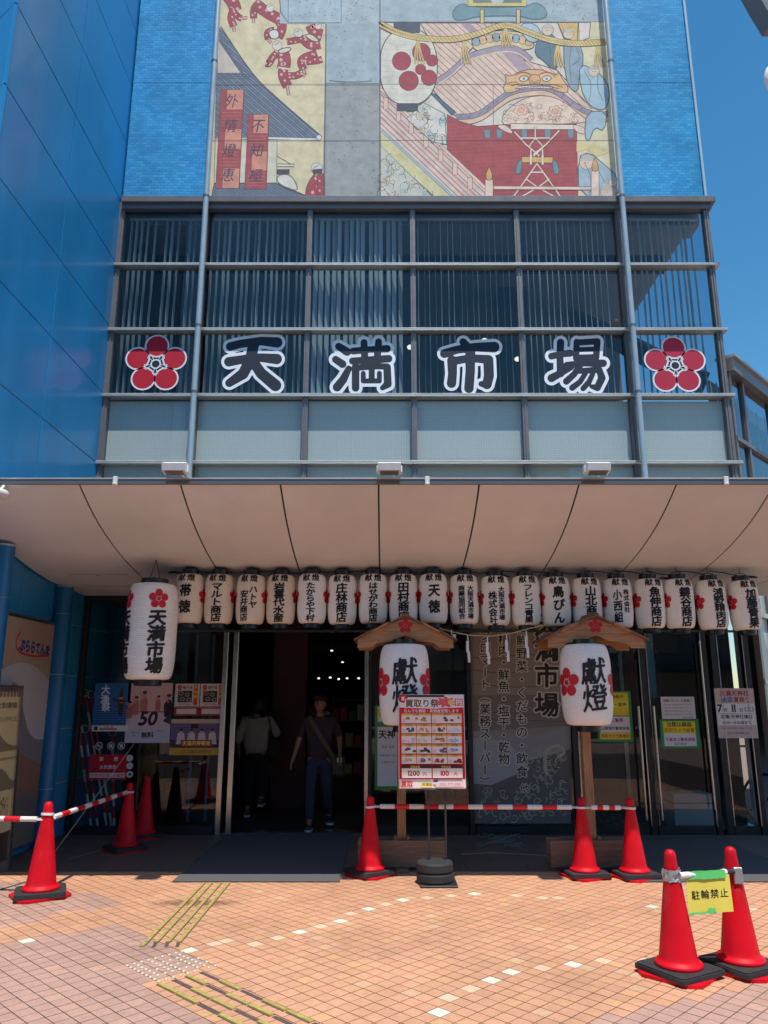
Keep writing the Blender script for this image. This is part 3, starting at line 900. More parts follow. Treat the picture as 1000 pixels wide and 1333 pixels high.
# downpipes in front of the facade
for pts, lab in ((((249, 600), (268, 260)), 'pale round downpipe in front of the left part of the glass facade'), (((835, 600), (811, 260)), 'pale round downpipe in front of the right part of the glass facade')):
    a = P(*pts[0], YF - .17); b_ = P(*pts[1], YF - .17)
    t = thing('downpipe', lab, 'pipe', (a.x, a.y, 3.6), group='downpipes on the glass facade')
    x = (a.x + b_.x) / 2
    mb = MB(); mb.tube([(x, YF - .2, 3.4), (x, YF - .2, 14.5)], .04, 14); obj('pipe', mb, M_POLE, t, smooth=True)
    for z in (ZR[5] - .03, ZR[5] + 2.3, ZR[5] + 4.6, ZR[3], ZR[2]):
        mb = MB(); mb.tube([(x, YF - .2, z - .012), (x, YF - .2, z + .012)], .046, 14); mb.box(x - .012, x + .012, YF - .16, YF - .1, z - .01, z + .01)
        obj('bracket', mb, M_FRAME, t)

# ================================================================== WALL ABOVE: mosaic bands and the printed mural
ZT = 14.6; ZB = ZR[5] + .031
xa, xb = P(271, 258, YF - .05).x, P(806, 258, YF - .05).x
body = MB(); body.box(XL - .02, XR + .02, YF + .02, 15.9, ZB, ZT); body.box(XL - .02, XR, 14.11, 15.9, 2.98, ZB)
wall_o = obj('building_block', body, mat('building_core', (.3, .3, .3), .8), label='solid upper building block carrying the blue mosaic and the mural', cat='building')
for x0, x1, lab in ((XL - .015, xa - .01, 'light blue mosaic-tiled wall band left of the mural'), (xb + .01, XR + .0, 'light blue mosaic-tiled wall band right of the mural')):
    t = thing('mosaic_wall', lab, 'wall', ((x0 + x1) / 2, YF, ZB), group='blue mosaic wall bands')
    z = ZB; k = 0
    while z < ZT:
        zt = min(z + 2.04, ZT)
        mb = MB(); mb.box(x0, x1, YF - .03, YF + .018, z + .004, zt - .004); obj('tile_panel', mb, M_MOSAIC, t); z = zt
mb = MB(); mb.box(XR + .001, XR + .035, YF - .06, YF + .05, ZB, ZT)
obj('edge_trim', mb, mat('pale_blue_edge', (.35, .5, .6), .4), label='thin pale vertical trim closing the right edge of the mosaic wall', cat='trim')

# ------------------------------------------------------------------ the mural: a faded print in woodblock manner, flat on its panels
YM = YF - .05
mural = thing('wall_mural', 'large faded woodblock-style festival mural with lantern, ribbed roofs and red curtain', 'mural', ((xa + xb) / 2, YM, ZB))
M_MPANEL = mat('mural_panel', (.5, .48, .42), .8)
xg = [xa, P(423, 100, YM).x, P(495, 100, YM).x, P(642, 100, YM).x, xb]
zg = [ZB + .0, P(500, 183, YM).z, P(500, 110, YM).z, P(500, 20, YM).z, 12.4, ZT]
for i in range(4):
    for k in range(5):
        mb = MB(); mb.box(xg[i] + .002, xg[i + 1] - .002, YM, YF + .018, zg[k] + .002, zg[k + 1] - .002)
        obj('panel', mb, M_MPANEL, mural)
mp_ = photoprint(YM, .0008)
mp_.STEP = .000011
OUT = (62, 54, 60)
K = .97                                                # prints outdoors fade: true ink albedo under the sun
def cc(c): return tuple((v * .9 + .07) * K for v in lin(c))
def Z5(l): return [(270 + a / 4.348, -b_ / 4.348) for a, b_ in l]
def Z6(l): return [(480 + a / 3.0303, -b_ / 3.0303) for a, b_ in l]
def fill(l, c, out=None, w=1.15):
    mp_.poly(l, cc(c))
    if out: mp_.stroke(l, w, cc(out if out is not True else OUT), closed=True)
def line(l, w, c=OUT): mp_.stroke(l, w, cc(c))
def smooth_pts(l, it=2):
    for _ in range(it):
        n = [l[0]]
        for a, b_ in zip(l[:-1], l[1:]):
            n += [(a[0] * .75 + b_[0] * .25, a[1] * .75 + b_[1] * .25), (a[0] * .25 + b_[0] * .75, a[1] * .25 + b_[1] * .75)]
        l = n + [l[-1]]
    return l
def closed_smooth(l, it=2):
    for _ in range(it):
        n = []
        for i in range(len(l)):
            a, b_ = l[i], l[(i + 1) % len(l)]
            n += [(a[0] * .75 + b_[0] * .25, a[1] * .75 + b_[1] * .25), (a[0] * .25 + b_[0] * .75, a[1] * .25 + b_[1] * .75)]
        l = n
    return l
def hatch(poly, ang, sp_, w, col, curve=0.0):
    c, s = math.cos(R(ang)), math.sin(R(ang))
    us = [p[0] * c + p[1] * s for p in poly]; vs = [-p[0] * s + p[1] * c for p in poly]
    v = min(vs) + sp_ / 2
    while v < max(vs):
        u = min(us); run = []
        while u < max(us):
            x, y = u * c - (v + curve * (u - min(us)) ** 2) * s, u * s + (v + curve * (u - min(us)) ** 2) * c
            if inpoly(x, y, poly): run.append((x, y))
            else:
                if len(run) > 2: mp_.stroke(run[::3] + [run[-1]], w, cc(col), nu=True)
                run = []
            u += .8
        if len(run) > 2: mp_.stroke(run[::3] + [run[-1]], w, cc(col), nu=True)
        v += sp_
    mp_.up()
CREAM, PALE, GREY, GREY2 = (238, 220, 174), (231, 221, 202), (176, 192, 196), (166, 168, 164)
RED, RED2, SLATE, TEAL, PINK_ = (176, 62, 72), (224, 130, 106), (112, 124, 142), (98, 142, 156), (240, 208, 184)
wr = lambda x0, y0, x1, y1, c: fill([(x0, -y0), (x1, -y0), (x1, -y1), (x0, -y1)], c)
# grounds
X0, X1 = 270.5, 806.5
mp_.poly([(270, 0), (425, 0), (423, -258), (271, -258)], cc(CREAM)); mp_.poly([(425, 0), (495, 0), (495, -258), (423, -258)], cc(GREY2)); mp_.poly([(495, 0), (786, 0), (805, -258), (495, -258)], cc(PALE))
mp_.mb = MB(); mp_.h = .0008
pw = lambda x0, x1, z0, z1, c: (setattr(mp_.mb, 'col', cc(c)), mp_.mb.add([(x0, YM - mp_.h, z0), (x1, YM - mp_.h, z0), (x1, YM - mp_.h, z1), (x0, YM - mp_.h, z1)], [(0, 1, 2, 3)]))
pw(xg[0], xg[1], ZB, ZT, CREAM); pw(xg[1], xg[2], ZB, zg[2] + .35, GREY2); pw(xg[1], xg[2], zg[2] + .35, ZT, GREY); pw(xg[2], xg[4], ZB, P(500, 29, YM).z, PALE); pw(xg[2], xg[4], P(500, 29, YM).z, ZT, GREY)
mp_.up(); mp_.up()
def PW(l): return l
# --- left: tiled roofs
roof = Z5([(62, 150), (80, 165), (200, 340), (285, 455), (400, 560), (520, 665), (648, 772), (640, 795), (345, 778), (40, 782), (50, 430)])
fill(roof, SLATE)
hatch(roof, -41, 3.1, 1.1, (84, 96, 118))
hatch(roof, -41, 6.2, .7, (150, 160, 172))
line(smooth_pts(Z5([(75, 150), (200, 340), (285, 455), (400, 560), (520, 665), (645, 770)])), 1.6, (74, 80, 98))
line(Z5([(72, 225), (200, 412)]), 3.2, (92, 104, 124))
fill(Z5([(60, 225), (190, 412), (55, 414)]), (222, 205, 188), True)
for y in (422, 434, 446): line(Z5([(52, y), (240, y)]), 1.0, (80, 88, 106))
fill(Z5([(45, 786), (395, 792), (392, 1036), (38, 1036)]), (232, 222, 192), True)
line(Z5([(345, 782), (640, 790)]), 4.2, (88, 84, 90)); line(Z5([(345, 782), (640, 790)]), 2.8, (236, 232, 224))
mp_.circle(*Z5([(632, 778)])[0], 4, cc((90, 80, 90))); mp_.circle(*Z5([(632, 778)])[0], 3.2, cc((236, 230, 224)))
low = Z5([(38, 1040), (390, 1036), (560, 1108), (565, 1122), (20, 1122)])
fill(low, SLATE, True); hatch(low, -28, 3.2, 1.0, (84, 94, 114))
line(Z5([(400, 1050), (560, 1112)]), 1.5, (70, 76, 92))
line(Z5([(395, 885), (470, 928)]), 1, OUT); fill(Z5([(395, 928), (495, 930), (492, 944), (395, 944)]), (238, 230, 205), True)
fill(closed_smooth(Z5([(395, 990), (470, 985), (510, 1050), (508, 1085), (395, 1040)])), (238, 228, 208), True)
fill(Z5([(392, 958), (466, 958), (466, 985), (392, 990)]), (64, 70, 86))
# --- red-spotted dancers
def limb(l, w, c=RED, o=(108, 44, 58)):
    l = smooth_pts(l, 2)
    line(l, w + 1.5, o); line(l, w, c)
    rr = random.Random(len(l) + int(w * 10) + int(l[0][0]))
    for i in range(1, len(l) - 1, 2):
        mp_.circle(l[i][0] + rr.uniform(-.3, .3) * w, l[i][1] + rr.uniform(-.3, .3) * w, .13 * w + .35, cc((236, 188, 186)), n=7, nu=True)
    mp_.up()
def head(x, y, r, c=(238, 224, 206)):
    p_ = Z5([(x, y)])[0]; mp_.circle(*p_, r / 4.348 + .5, cc((96, 60, 60))); mp_.circle(*p_, r / 4.348, cc(c))
    line([(p_[0] - r * .16, p_[1] + .5), (p_[0] + r * .1, p_[1] + r * .16)], .6)
FL = (226, 178, 160)
def foot(l): limb(Z5(l), 2.6, FL)
limb(Z5([(110, -30), (150, 20), (160, 60)]), 15); limb(Z5([(150, 50), (130, 100), (150, 150)]), 8.5); limb(Z5([(150, 70), (180, 100), (195, 105)]), 7); foot([(150, 150), (152, 180)]); foot([(195, 105), (228, 100)])
limb(Z5([(300, 10), (262, 45), (262, 105)]), 8); foot([(262, 105), (262, 132)])
limb(Z5([(270, 20), (340, 75), (410, 110)]), 13.5); limb(Z5([(400, 110), (430, 150), (400, 215)]), 11); limb(Z5([(380, 170), (335, 180), (345, 225)]), 7); head(356, 45, 21); foot([(345, 225), (362, 245)])
fill(closed_smooth(Z5([(345, 175), (395, 165), (410, 200), (390, 225), (355, 215)])), (238, 228, 214), True)
limb(Z5([(585, 140), (610, 190), (650, 200)]), 14); limb(Z5([(450, 238), (500, 228), (560, 215)]), 7.5); limb(Z5([(540, 215), (580, 260), (640, 250)]), 11); limb(Z5([(620, 300), (545, 325), (525, 350), (545, 395)]), 8.5); limb(Z5([(560, 350), (620, 345), (650, 335)]), 7.5); head(516, 186, 24); head(628, 148, 18); foot([(545, 395), (553, 425)])
fill(closed_smooth(Z5([(545, 200), (590, 190), (640, 235), (600, 238)])), (236, 222, 184), True)
limb(Z5([(420, 285), (440, 340), (430, 390)]), 15.5); limb(Z5([(395, 300), (365, 330), (350, 362), (330, 358)]), 8); limb(Z5([(430, 390), (425, 430), (455, 490)]), 11.5); limb(Z5([(455, 430), (500, 430), (530, 415)]), 8); foot([(452, 490), (462, 540)]); foot([(530, 415), (556, 430)])
head(396, 258, 26); fill(closed_smooth(Z5([(400, 285), (440, 270), (480, 270), (460, 295), (410, 305)])), (238, 226, 196), True)
line(Z5([(400, 382), (470, 392)]), 2.2, (240, 226, 190))
limb(Z5([(640, 1000), (600, 1050), (590, 1110)]), 16); limb(Z5([(640, 980), (640, 1110)]), 8); head(620, 955, 32, (240, 232, 220)); fill(Z5([(592, 960), (650, 955), (650, 985), (600, 985)]), (70, 66, 72))
# --- red slips with brush writing
for quad, chs, n in (([(78, 508), (208, 508), (180, 1066), (48, 1066)], '外情燈恵', 5), ([(232, 648), (348, 648), (334, 1070), (212, 1070)], '不知極', 4)):
    fill(Z5(quad), (232, 150, 124), True)
    for i in range(n):
        t0, t1 = i / n, (i + 1) / n
        L = lambda t: (quad[0][0] + (quad[3][0] - quad[0][0]) * t, quad[0][1] + (quad[3][1] - quad[0][1]) * t)
        Rr = lambda t: (quad[1][0] + (quad[2][0] - quad[1][0]) * t, quad[1][1] + (quad[2][1] - quad[1][1]) * t)
        if i % 2: a, b_ = L, Rr
        else: a = L; b_ = lambda t: tuple(np.array(L(t)) * .72 + np.array(Rr(t)) * .28)
        q_ = Z5([a(t0), b_(t0), b_(t1), a(t1)]); fill(q_, (178, 70, 74))
        if i % 2:
            for k in range(1, 6): line(Z5([tuple(np.array(L(t0 + (t1 - t0) * k / 6)) * .9 + np.array(Rr(t0 + (t1 - t0) * k / 6)) * .1), tuple(np.array(L(t0 + (t1 - t0) * k / 6)) * .1 + np.array(Rr(t0 + (t1 - t0) * k / 6)) * .9)]), .5, (216, 128, 112))
    for i, ch in enumerate(chs):
        t = (i + .45) / len(chs); m_ = Z5([((L(t)[0] + Rr(t)[0]) / 2, (L(t)[1] + Rr(t)[1]) / 2)])[0]
        mp_.glyph(ch, m_[0], m_[1], 19, cc((66, 56, 78)), .01, .95, .25)
    mp_.up()
# --- centre: grey stone uprights with speckles
fill(Z5([(668, 135), (975, 135), (975, 472), (668, 470)]), (174, 190, 194))
fill(Z5([(410, 0), (975, 0), (975, 135), (410, 135)]), (186, 198, 200))
fill(Z5([(458, -60), (758, -60), (758, 130), (458, 130)]), (184, 202, 208), (110, 122, 130), 1.4)
line(Z5([(672, 135), (665, 800), (664, 1118)]), 1.4, (96, 92, 98)); line(Z5([(977, 0), (977, 1118)]), 1.4, (100, 100, 108)); line(Z5([(410, 0), (415, 70), (455, 125)]), 1)
line(smooth_pts(Z5([(690, 455), (740, 464), (860, 466), (930, 458)])), 1.6, (104, 120, 128))
rr = random.Random(3)
for k in range(150):
    x, y = (rr.uniform(700, 960), rr.uniform(150, 1100)) if k < 95 else (rr.uniform(480, 950), rr.uniform(0, 120))
    mp_.circle(*Z5([(x, y)])[0], rr.uniform(.45, .95), cc((104, 122, 116)), n=6, nu=True)
mp_.up()
for k in range(60):
    x, y = rr.uniform(500, 930), rr.uniform(3, 82); mp_.circle(*Z6([(x, y)])[0], rr.uniform(.4, .9), cc((112, 126, 130)), n=6, nu=True)
mp_.up()
# --- right: scene
line(Z6([(45, 88), (925, 88)]), 1.5, (96, 88, 92)); line(Z6([(45, 88), (45, 780)]), 1.3, (96, 88, 92))
fill(Z6([(820, 88), (940, 88), (985, 780), (820, 780)]), (232, 220, 180))
fill(closed_smooth(Z6([(335, 80), (330, 40), (370, 10), (400, 30), (620, 30), (660, 5), (705, 40), (700, 75), (640, 78), (600, 62), (430, 64), (380, 80)]), 2), (120, 156, 164), (80, 110, 122))
fill(Z6([(392, -40), (622, -40), (622, 26), (392, 26)]), (228, 206, 120), True); fill(Z6([(412, -40), (604, -40), (604, 12), (412, 12)]), (120, 130, 130)); mp_.circle(*Z6([(508, -8)])[0], 9, cc((206, 206, 200)))
for x in (440, 583): fill(Z6([(x, 38), (x + 15, 38), (x + 15, 92), (x, 92)]), (228, 206, 130), True)
back = Z6([(205, 92), (560, 92), (430, 170), (360, 240), (270, 320), (262, 200)])
fill(back, PINK_, True); hatch(back, -42, 6.2, .7, (130, 80, 96))
fill(Z6([(360, 92), (400, 92), (440, 130), (410, 140)]), (186, 160, 172))
fill(closed_smooth(Z6([(400, 150), (450, 130), (500, 120), (600, 125), (640, 150), (660, 190), (600, 200), (500, 190), (420, 210)])), (232, 206, 160), True)
for i in range(9):
    x, y = 425 + i * 26, 165 - 18 * math.sin(i / 8 * math.pi)
    mp_.circle(*Z6([(x, y)])[0], 6, cc((112, 88, 90)), n=14, nu=True)
mp_.up()
for i in range(9):
    x, y = 425 + i * 26, 165 - 18 * math.sin(i / 8 * math.pi)
    mp_.circle(*Z6([(x, y)])[0], 5.2, cc((236, 196, 150) if i % 3 else (150, 178, 182)), n=14, nu=True)
mp_.up()
main = Z6([(248, 348), (300, 300), (380, 235), (450, 205), (530, 190), (600, 235), (740, 275), (800, 340), (880, 430), (800, 400), (700, 352), (600, 352), (545, 370), (490, 410), (420, 455), (352, 468)])
fill(main, PINK_, True); hatch(main, -43, 6.6, .75, (136, 84, 98))
fill(Z6([(520, 200), (570, 195), (650, 280), (600, 290)]), (190, 162, 172))
ridge = smooth_pts(Z6([(262, 330), (330, 285), (390, 225), (460, 205), (530, 190), (590, 195), (640, 240)]), 2)
line(ridge, 9.5, OUT); line(ridge, 8, (172, 156, 168)); line([(p[0], p[1] - 4) for p in ridge], 2, (238, 208, 178))
gab = smooth_pts(Z6([(345, 462), (430, 458), (500, 405), (560, 362), (640, 348), (700, 345), (755, 370), (830, 430), (900, 456), (945, 450)]), 2)
line([(p[0], p[1] - 6.5) for p in gab], 7.6, OUT); line([(p[0], p[1] - 6.5) for p in gab], 6.2, (240, 200, 168)); line(gab, 7.8, OUT); line(gab, 6.4, (160, 148, 162))
for i in range(2, len(gab) - 1, 2): mp_.stroke([(gab[i][0] - 2.2, gab[i][1] - 2.4), (gab[i][0] + 2.2, gab[i][1] + 2.4)], .6, cc(OUT), nu=True)
mp_.up()
fill(Z6([(240, 365), (262, 372), (345, 445), (330, 455)]), (76, 112, 132), True)
# carved beast head on the gable (a plain, generic one)
fill(closed_smooth(Z6([(535, 290), (560, 305), (600, 278), (680, 272), (740, 300), (750, 282), (762, 310), (790, 345), (780, 372), (700, 345), (630, 340), (545, 375), (528, 345), (545, 325)]), 2), (240, 192, 136), (120, 76, 70))
for x in (612, 702):
    fill(closed_smooth(Z6([(x - 24, 312), (x, 296), (x + 24, 308), (x, 326)])), (236, 230, 214), (96, 70, 70)); mp_.circle(*Z6([(x, 311)])[0], 1.5, cc((96, 116, 124)), n=12)
    line(smooth_pts(Z6([(x - 34, 298), (x - 10, 284), (x + 22, 290), (x + 34, 304)])), 2.2, (206, 140, 96)); line(smooth_pts(Z6([(x - 30, 334), (x, 340), (x + 28, 332)])), .8, (120, 70, 64))
fill(closed_smooth(Z6([(636, 300), (655, 292), (674, 300), (680, 326), (655, 332), (630, 326)])), (240, 186, 128), (120, 70, 64), .9)
fill(closed_smooth(Z6([(580, 342), (655, 336), (730, 340), (728, 352), (655, 346), (584, 354)])), (236, 232, 220), (120, 70, 64), .7)
for x in range(592, 726, 12): line(Z6([(x, 341), (x, 351)]), .5, (120, 70, 64))
for l in ([(590, 292), (612, 284), (636, 294)], [(680, 292), (704, 284), (730, 292)], [(640, 318), (655, 328), (672, 316)], [(560, 340), (600, 330), (655, 338), (720, 330), (765, 345)], [(575, 352), (640, 342), (700, 340), (750, 350)], [(545, 330), (575, 322), (590, 330)]):
    line(smooth_pts(Z6(l)), .9, (120, 70, 64))
# carved flowers under the gable
fl = closed_smooth(Z6([(520, 470), (560, 420), (620, 385), (700, 375), (770, 400), (830, 450), (870, 480), (800, 490), (620, 490), (540, 500)]), 1)
fill(fl, (244, 216, 190), (150, 100, 96))
rr = random.Random(5)
for k in range(46):
    x, y = rr.uniform(540, 820), rr.uniform(400, 482)
    p_ = Z6([(x, y)])[0]
    if not inpoly(*p_, fl): continue
    a0 = rr.uniform(0, 6.28); r_ = rr.uniform(2.2, 5)
    mp_.stroke([(p_[0] + r_ * math.cos(a0 + t * .5), p_[1] + r_ * .8 * math.sin(a0 + t * .5)) for t in range(9)], .6, cc((156, 96, 92)), nu=True)
mp_.up()
for x, y in ((600, 435), (735, 440)):
    for r_, c_ in ((9, (156, 96, 92)), (8.2, (246, 206, 178)), (4.6, (156, 96, 92)), (4, (240, 180, 150))):
        p_ = Z6([(x, y)])[0]; mp_.poly([(p_[0] + r_ * (1 + .16 * math.sin(a * 6)) * math.cos(a), p_[1] + r_ * .8 * (1 + .16 * math.sin(a * 6)) * math.sin(a)) for a in [i * .2 for i in range(31)]], cc(c_))
# red curtain and what hangs before it
cur = Z6([(310, 452), (360, 480), (430, 500), (540, 492), (820, 505), (826, 780), (310, 780)])
fill(cur, (180, 66, 70), (110, 40, 48)); hatch(cur, 90, 3.4, .5, (164, 54, 60)); hatch(cur, 4, 5.2, .45, (190, 84, 84))
fill(Z6([(560, 488), (820, 492), (820, 512), (560, 512)]), (240, 222, 196), True)
for x in (468, 515, 614, 706, 797): fill(Z6([(x - 12, 512), (x + 12, 512), (x + 11, 545), (x - 10, 545)]), (112, 150, 162), True, .6)
fill(closed_smooth(Z6([(500, 495), (545, 492), (575, 530), (540, 522)])), (240, 214, 190), True, .6); fill(closed_smooth(Z6([(800, 490), (850, 500), (865, 532), (820, 525)])), (240, 214, 190), True, .6)
net = [[(575, 520), (620, 570), (668, 610)], [(752, 515), (700, 570), (650, 610)], [(657, 500), (657, 545), (632, 580), (668, 610)], [(657, 545), (690, 580), (655, 612)], [(600, 545), (657, 545), (715, 545)],
       [(650, 610), (668, 640), (640, 680), (570, 778)], [(672, 610), (660, 640), (688, 680), (758, 778)], [(640, 680), (690, 680)], [(620, 706), (668, 740), (712, 706)], [(668, 740), (600, 778)], [(668, 740), (736, 778)], [(640, 590), (640, 640)], [(686, 590), (686, 640)]]
for l in net: line(Z6(l), 2.7, (110, 50, 54))
for l in net: line(Z6(l), 1.7, (242, 224, 204))
fill(Z6([(604, 618), (726, 620), (726, 644), (604, 642)]), (232, 180, 96), True)
for x in (640, 686): fill(Z6([(x - 5, 612), (x + 5, 612), (x + 5, 650), (x - 5, 650)]), (242, 224, 204), True, .5)
for s_, x in ((-1, 604), (1, 726)): fill(closed_smooth(Z6([(x, 628), (x + s_ * 18, 640), (x + s_ * 28, 685), (x + s_ * 6, 690), (x - s_ * 2, 650)])), (104, 146, 158), True, .7)
# right-hand figures
def robe(l, c): fill(closed_smooth(Z6(l), 1), c, (76, 84, 96))
fill(closed_smooth(Z6([(600, 92), (660, 92), (690, 150), (640, 175), (600, 130)])), (190, 210, 218), (96, 110, 124)); fill(Z6([(745, 90), (826, 90), (822, 165), (770, 150)]), (238, 196, 120), True)
for k in range(7): line(Z6([(768, 140), (750 + k * 11, 92)]), .4, (150, 120, 90))
robe([(690, 130), (730, 135), (740, 180), (745, 270), (725, 275), (690, 240), (655, 215), (660, 170)], (92, 128, 142)); robe([(770, 165), (830, 170), (850, 230), (830, 300), (825, 370), (785, 340), (770, 250)], (150, 172, 180)); robe([(830, 250), (900, 280), (945, 330), (950, 400), (925, 440), (870, 420), (835, 350)], (176, 204, 214)); robe([(860, 440), (940, 440), (930, 520), (890, 500), (870, 560), (850, 540)], (168, 196, 208))
fill(Z6([(828, 90), (875, 90), (870, 150), (830, 165)]), (240, 222, 210), True)
robe([(825, 620), (870, 600), (930, 650), (985, 700), (985, 780), (830, 780)], (170, 194, 202)); fill(Z6([(820, 560), (900, 570), (950, 600), (900, 620), (860, 590), (820, 600)]), (232, 214, 150))
for x, y, r_ in ((706, 118, 22), (788, 134, 20), (888, 280, 22), (860, 640, 28), (945, 755, 30), (962, 720, 16)):
    p_ = Z6([(x, y)])[0]; mp_.circle(*p_, r_ / 3.03 + .5, cc((100, 76, 76)), n=18); mp_.circle(*p_, r_ / 3.03, cc((240, 212, 184)), n=18)
    mp_.poly([(p_[0] - r_ / 3.2, p_[1] + 1), (p_[0] + r_ / 3.2, p_[1] + 1), (p_[0] + r_ / 5, p_[1] + r_ / 3), (p_[0] - r_ / 5, p_[1] + r_ / 3)], cc((206, 196, 186)))
    line([(p_[0] - 2.4, p_[1] - 1), (p_[0] - .6, p_[1] - 1)], .5); line([(p_[0] + .8, p_[1] - 1), (p_[0] + 2.6, p_[1] - 1)], .5)
for l in ([(700, 150), (720, 200), (715, 260)], [(800, 180), (790, 240), (800, 330)], [(850, 280), (880, 330), (870, 400)], [(905, 290), (900, 350), (925, 400)], [(820, 190), (838, 235), (800, 260)], [(850, 640), (880, 700), (870, 775)], [(900, 660), (930, 720)]): line(smooth_pts(Z6(l)), .7, (86, 92, 104))
# steps and handrails running down to the right
st_ = Z6([(47, 350), (60, 360), (470, 745), (470, 780), (300, 780), (47, 545)])
fill(st_, (234, 206, 190))
for k, (y0, c_, w_) in enumerate(((372, (206, 128, 128), 1.6), (398, OUT, .7), (416, (214, 150, 144), 2.6), (440, OUT, .7), (462, (206, 132, 130), 2.0), (486, OUT, .7), (506, (220, 160, 150), 2.0))):
    x1 = 47 + (780 - y0) / .95
    line(Z6([(47, y0), (min(x1, 470), y0 + (min(x1, 470) - 47) * .95)]), w_, c_)
for x in (68, 118, 168, 226, 284, 340, 400):
    y = 352 + (x - 47) * .95; fill(Z6([(x - 9, y + 14), (x + 9, y + 14), (x + 9, y + 60), (x - 9, y + 60)]), (238, 206, 180), (130, 84, 84), .7)
line(Z6([(47, 352), (460, 742)]), 4.6, (120, 72, 78)); line(Z6([(47, 352), (460, 742)]), 3.4, (242, 208, 186))
fill(Z6([(47, 518), (330, 780), (262, 780), (47, 585)]), (228, 216, 160), (110, 104, 92))
line(Z6([(47, 512), (332, 776)]), 3.4, (96, 116, 134)); line(Z6([(47, 512), (332, 776)]), 2.4, (178, 200, 212))
# crowds
def crowd(poly, base, seed, n):
    fill(Z6(poly), base, (110, 106, 104)); rr = random.Random(seed); pz = Z6(poly)
    x0, x1 = min(p[0] for p in pz), max(p[0] for p in pz); y0, y1 = min(p[1] for p in pz), max(p[1] for p in pz)
    for k in range(n):
        x, y = rr.uniform(x0, x1), rr.uniform(y0, y1)
        if not inpoly(x, y, pz): continue
        r_ = rr.uniform(2.5, 6); a0 = rr.uniform(0, 6)
        if k % 4 == 0: mp_.circle(x, y, r_ * .7, cc(rr.choice(((228, 196, 160), (214, 214, 200), (186, 200, 196)))), n=12)
        mp_.stroke([(x + r_ * math.cos(a0 + t * .4), y + r_ * 1.2 * math.sin(a0 + t * .4)) for t in range(rr.randint(5, 12))], .6, cc((92, 84, 84)), nu=True)
    mp_.up()
crowd([(47, 575), (255, 780), (47, 780)], (214, 212, 194), 11, 90)
crowd([(150, 470), (215, 405), (300, 450), (308, 570), (250, 560)], (232, 226, 212), 12, 60)
# big paper lantern
lc, e = (157, 265), []
lan = [(lc[0] + 114 * math.copysign(abs(math.cos(a)) ** .8, math.cos(a)), lc[1] + 150 * math.copysign(abs(math.sin(a)) ** .9, math.sin(a))) for a in [i * 2 * math.pi / 48 for i in range(48)]]
fill(Z6([(max(47, x), y) for x, y in lan]), (236, 228, 208), True, 1.2)
for y in range(150, 400, 22): line(smooth_pts(Z6([(max(48, lc[0] - 112 * math.sqrt(max(0, 1 - ((y - 265) / 150) ** 2))), y), (157, y + 6), (lc[0] + 112 * math.sqrt(max(0, 1 - ((y - 265) / 150) ** 2)), y)])), .35, (206, 196, 178))
fill(Z6([(98, 90), (204, 90), (202, 132), (102, 132)]), (72, 84, 100)); fill(Z6([(110, 408), (196, 408), (194, 440), (112, 440)]), (66, 74, 88))
for x, y, r_ in ((130, 242, 36), (208, 207, 35), (158, 320, 38), (238, 308, 30), (250, 240, 22), (205, 275, 20)):
    mp_.circle(*Z6([(x, y)])[0], r_ / 3.03 + .6, cc((110, 40, 52)), n=22); mp_.circle(*Z6([(x, y)])[0], r_ / 3.03, cc((176, 58, 72)), n=22)
# twisted straw rope with tassels
rope = smooth_pts(Z6([(47, 96), (110, 130), (200, 152), (330, 160), (430, 136), (540, 92), (620, 125), (720, 163), (820, 175), (935, 166)]), 3)
def tassel(x, y, h):
    for d in (-10, -4, 3, 9): line(smooth_pts(Z6([(x + d * .3, y), (x + d * 1.2, y + h * .5), (x + d * 2 + 8, y + h)])), 2.2, (120, 96, 64))
    for d in (-10, -4, 3, 9): line(smooth_pts(Z6([(x + d * .3, y), (x + d * 1.2, y + h * .5), (x + d * 2 + 8, y + h)])), 1.5, (230, 196, 120))
for x, y, h_ in ((195, 160, 95), (378, 165, 88), (540, 108, 78), (745, 180, 84), (905, 185, 80)): tassel(x, y, h_)
line(rope, 8.4, (112, 90, 62)); line(rope, 7, (234, 206, 134))
for i in range(0, len(rope) - 1):
    (x0, y0), (x1, y1) = rope[i], rope[i + 1]
    n_ = max(1, int(math.hypot(x1 - x0, y1 - y0) / 4.5))
    for k in range(n_):
        x, y = x0 + (x1 - x0) * k / n_, y0 + (y1 - y0) * k / n_
        mp_.stroke([(x - 2.6, y + 2.6), (x, y), (x + 2.6, y - 2.6)], .7, cc((140, 108, 68)), nu=True)
mp_.up()
# front handrail
fill(Z6([(490, 735), (884, 738), (884, 750), (490, 748)]), (242, 212, 190), (130, 70, 70), .7)
for x, h_ in ((475, 690), (893, 655)):
    fill(Z6([(x - 15, h_ + 20), (x + 15, h_ + 20), (x + 16, 780), (x - 16, 780)]), (242, 212, 190), (130, 80, 76), .8)
    fill(closed_smooth(Z6([(x - 10, h_ + 22), (x - 14, h_), (x - 4, h_ - 22), (x, h_ - 36), (x + 4, h_ - 22), (x + 14, h_), (x + 10, h_ + 22)])), (226, 170, 96), True, .7)
# panel joints printed through
for l in ([(271, -110), (800, -110)], [(272, -183), (804, -183)], [(642, -110), (643, -258)]): line(l, .55, (104, 98, 96))
mp_.build('print', MURAL, mural)

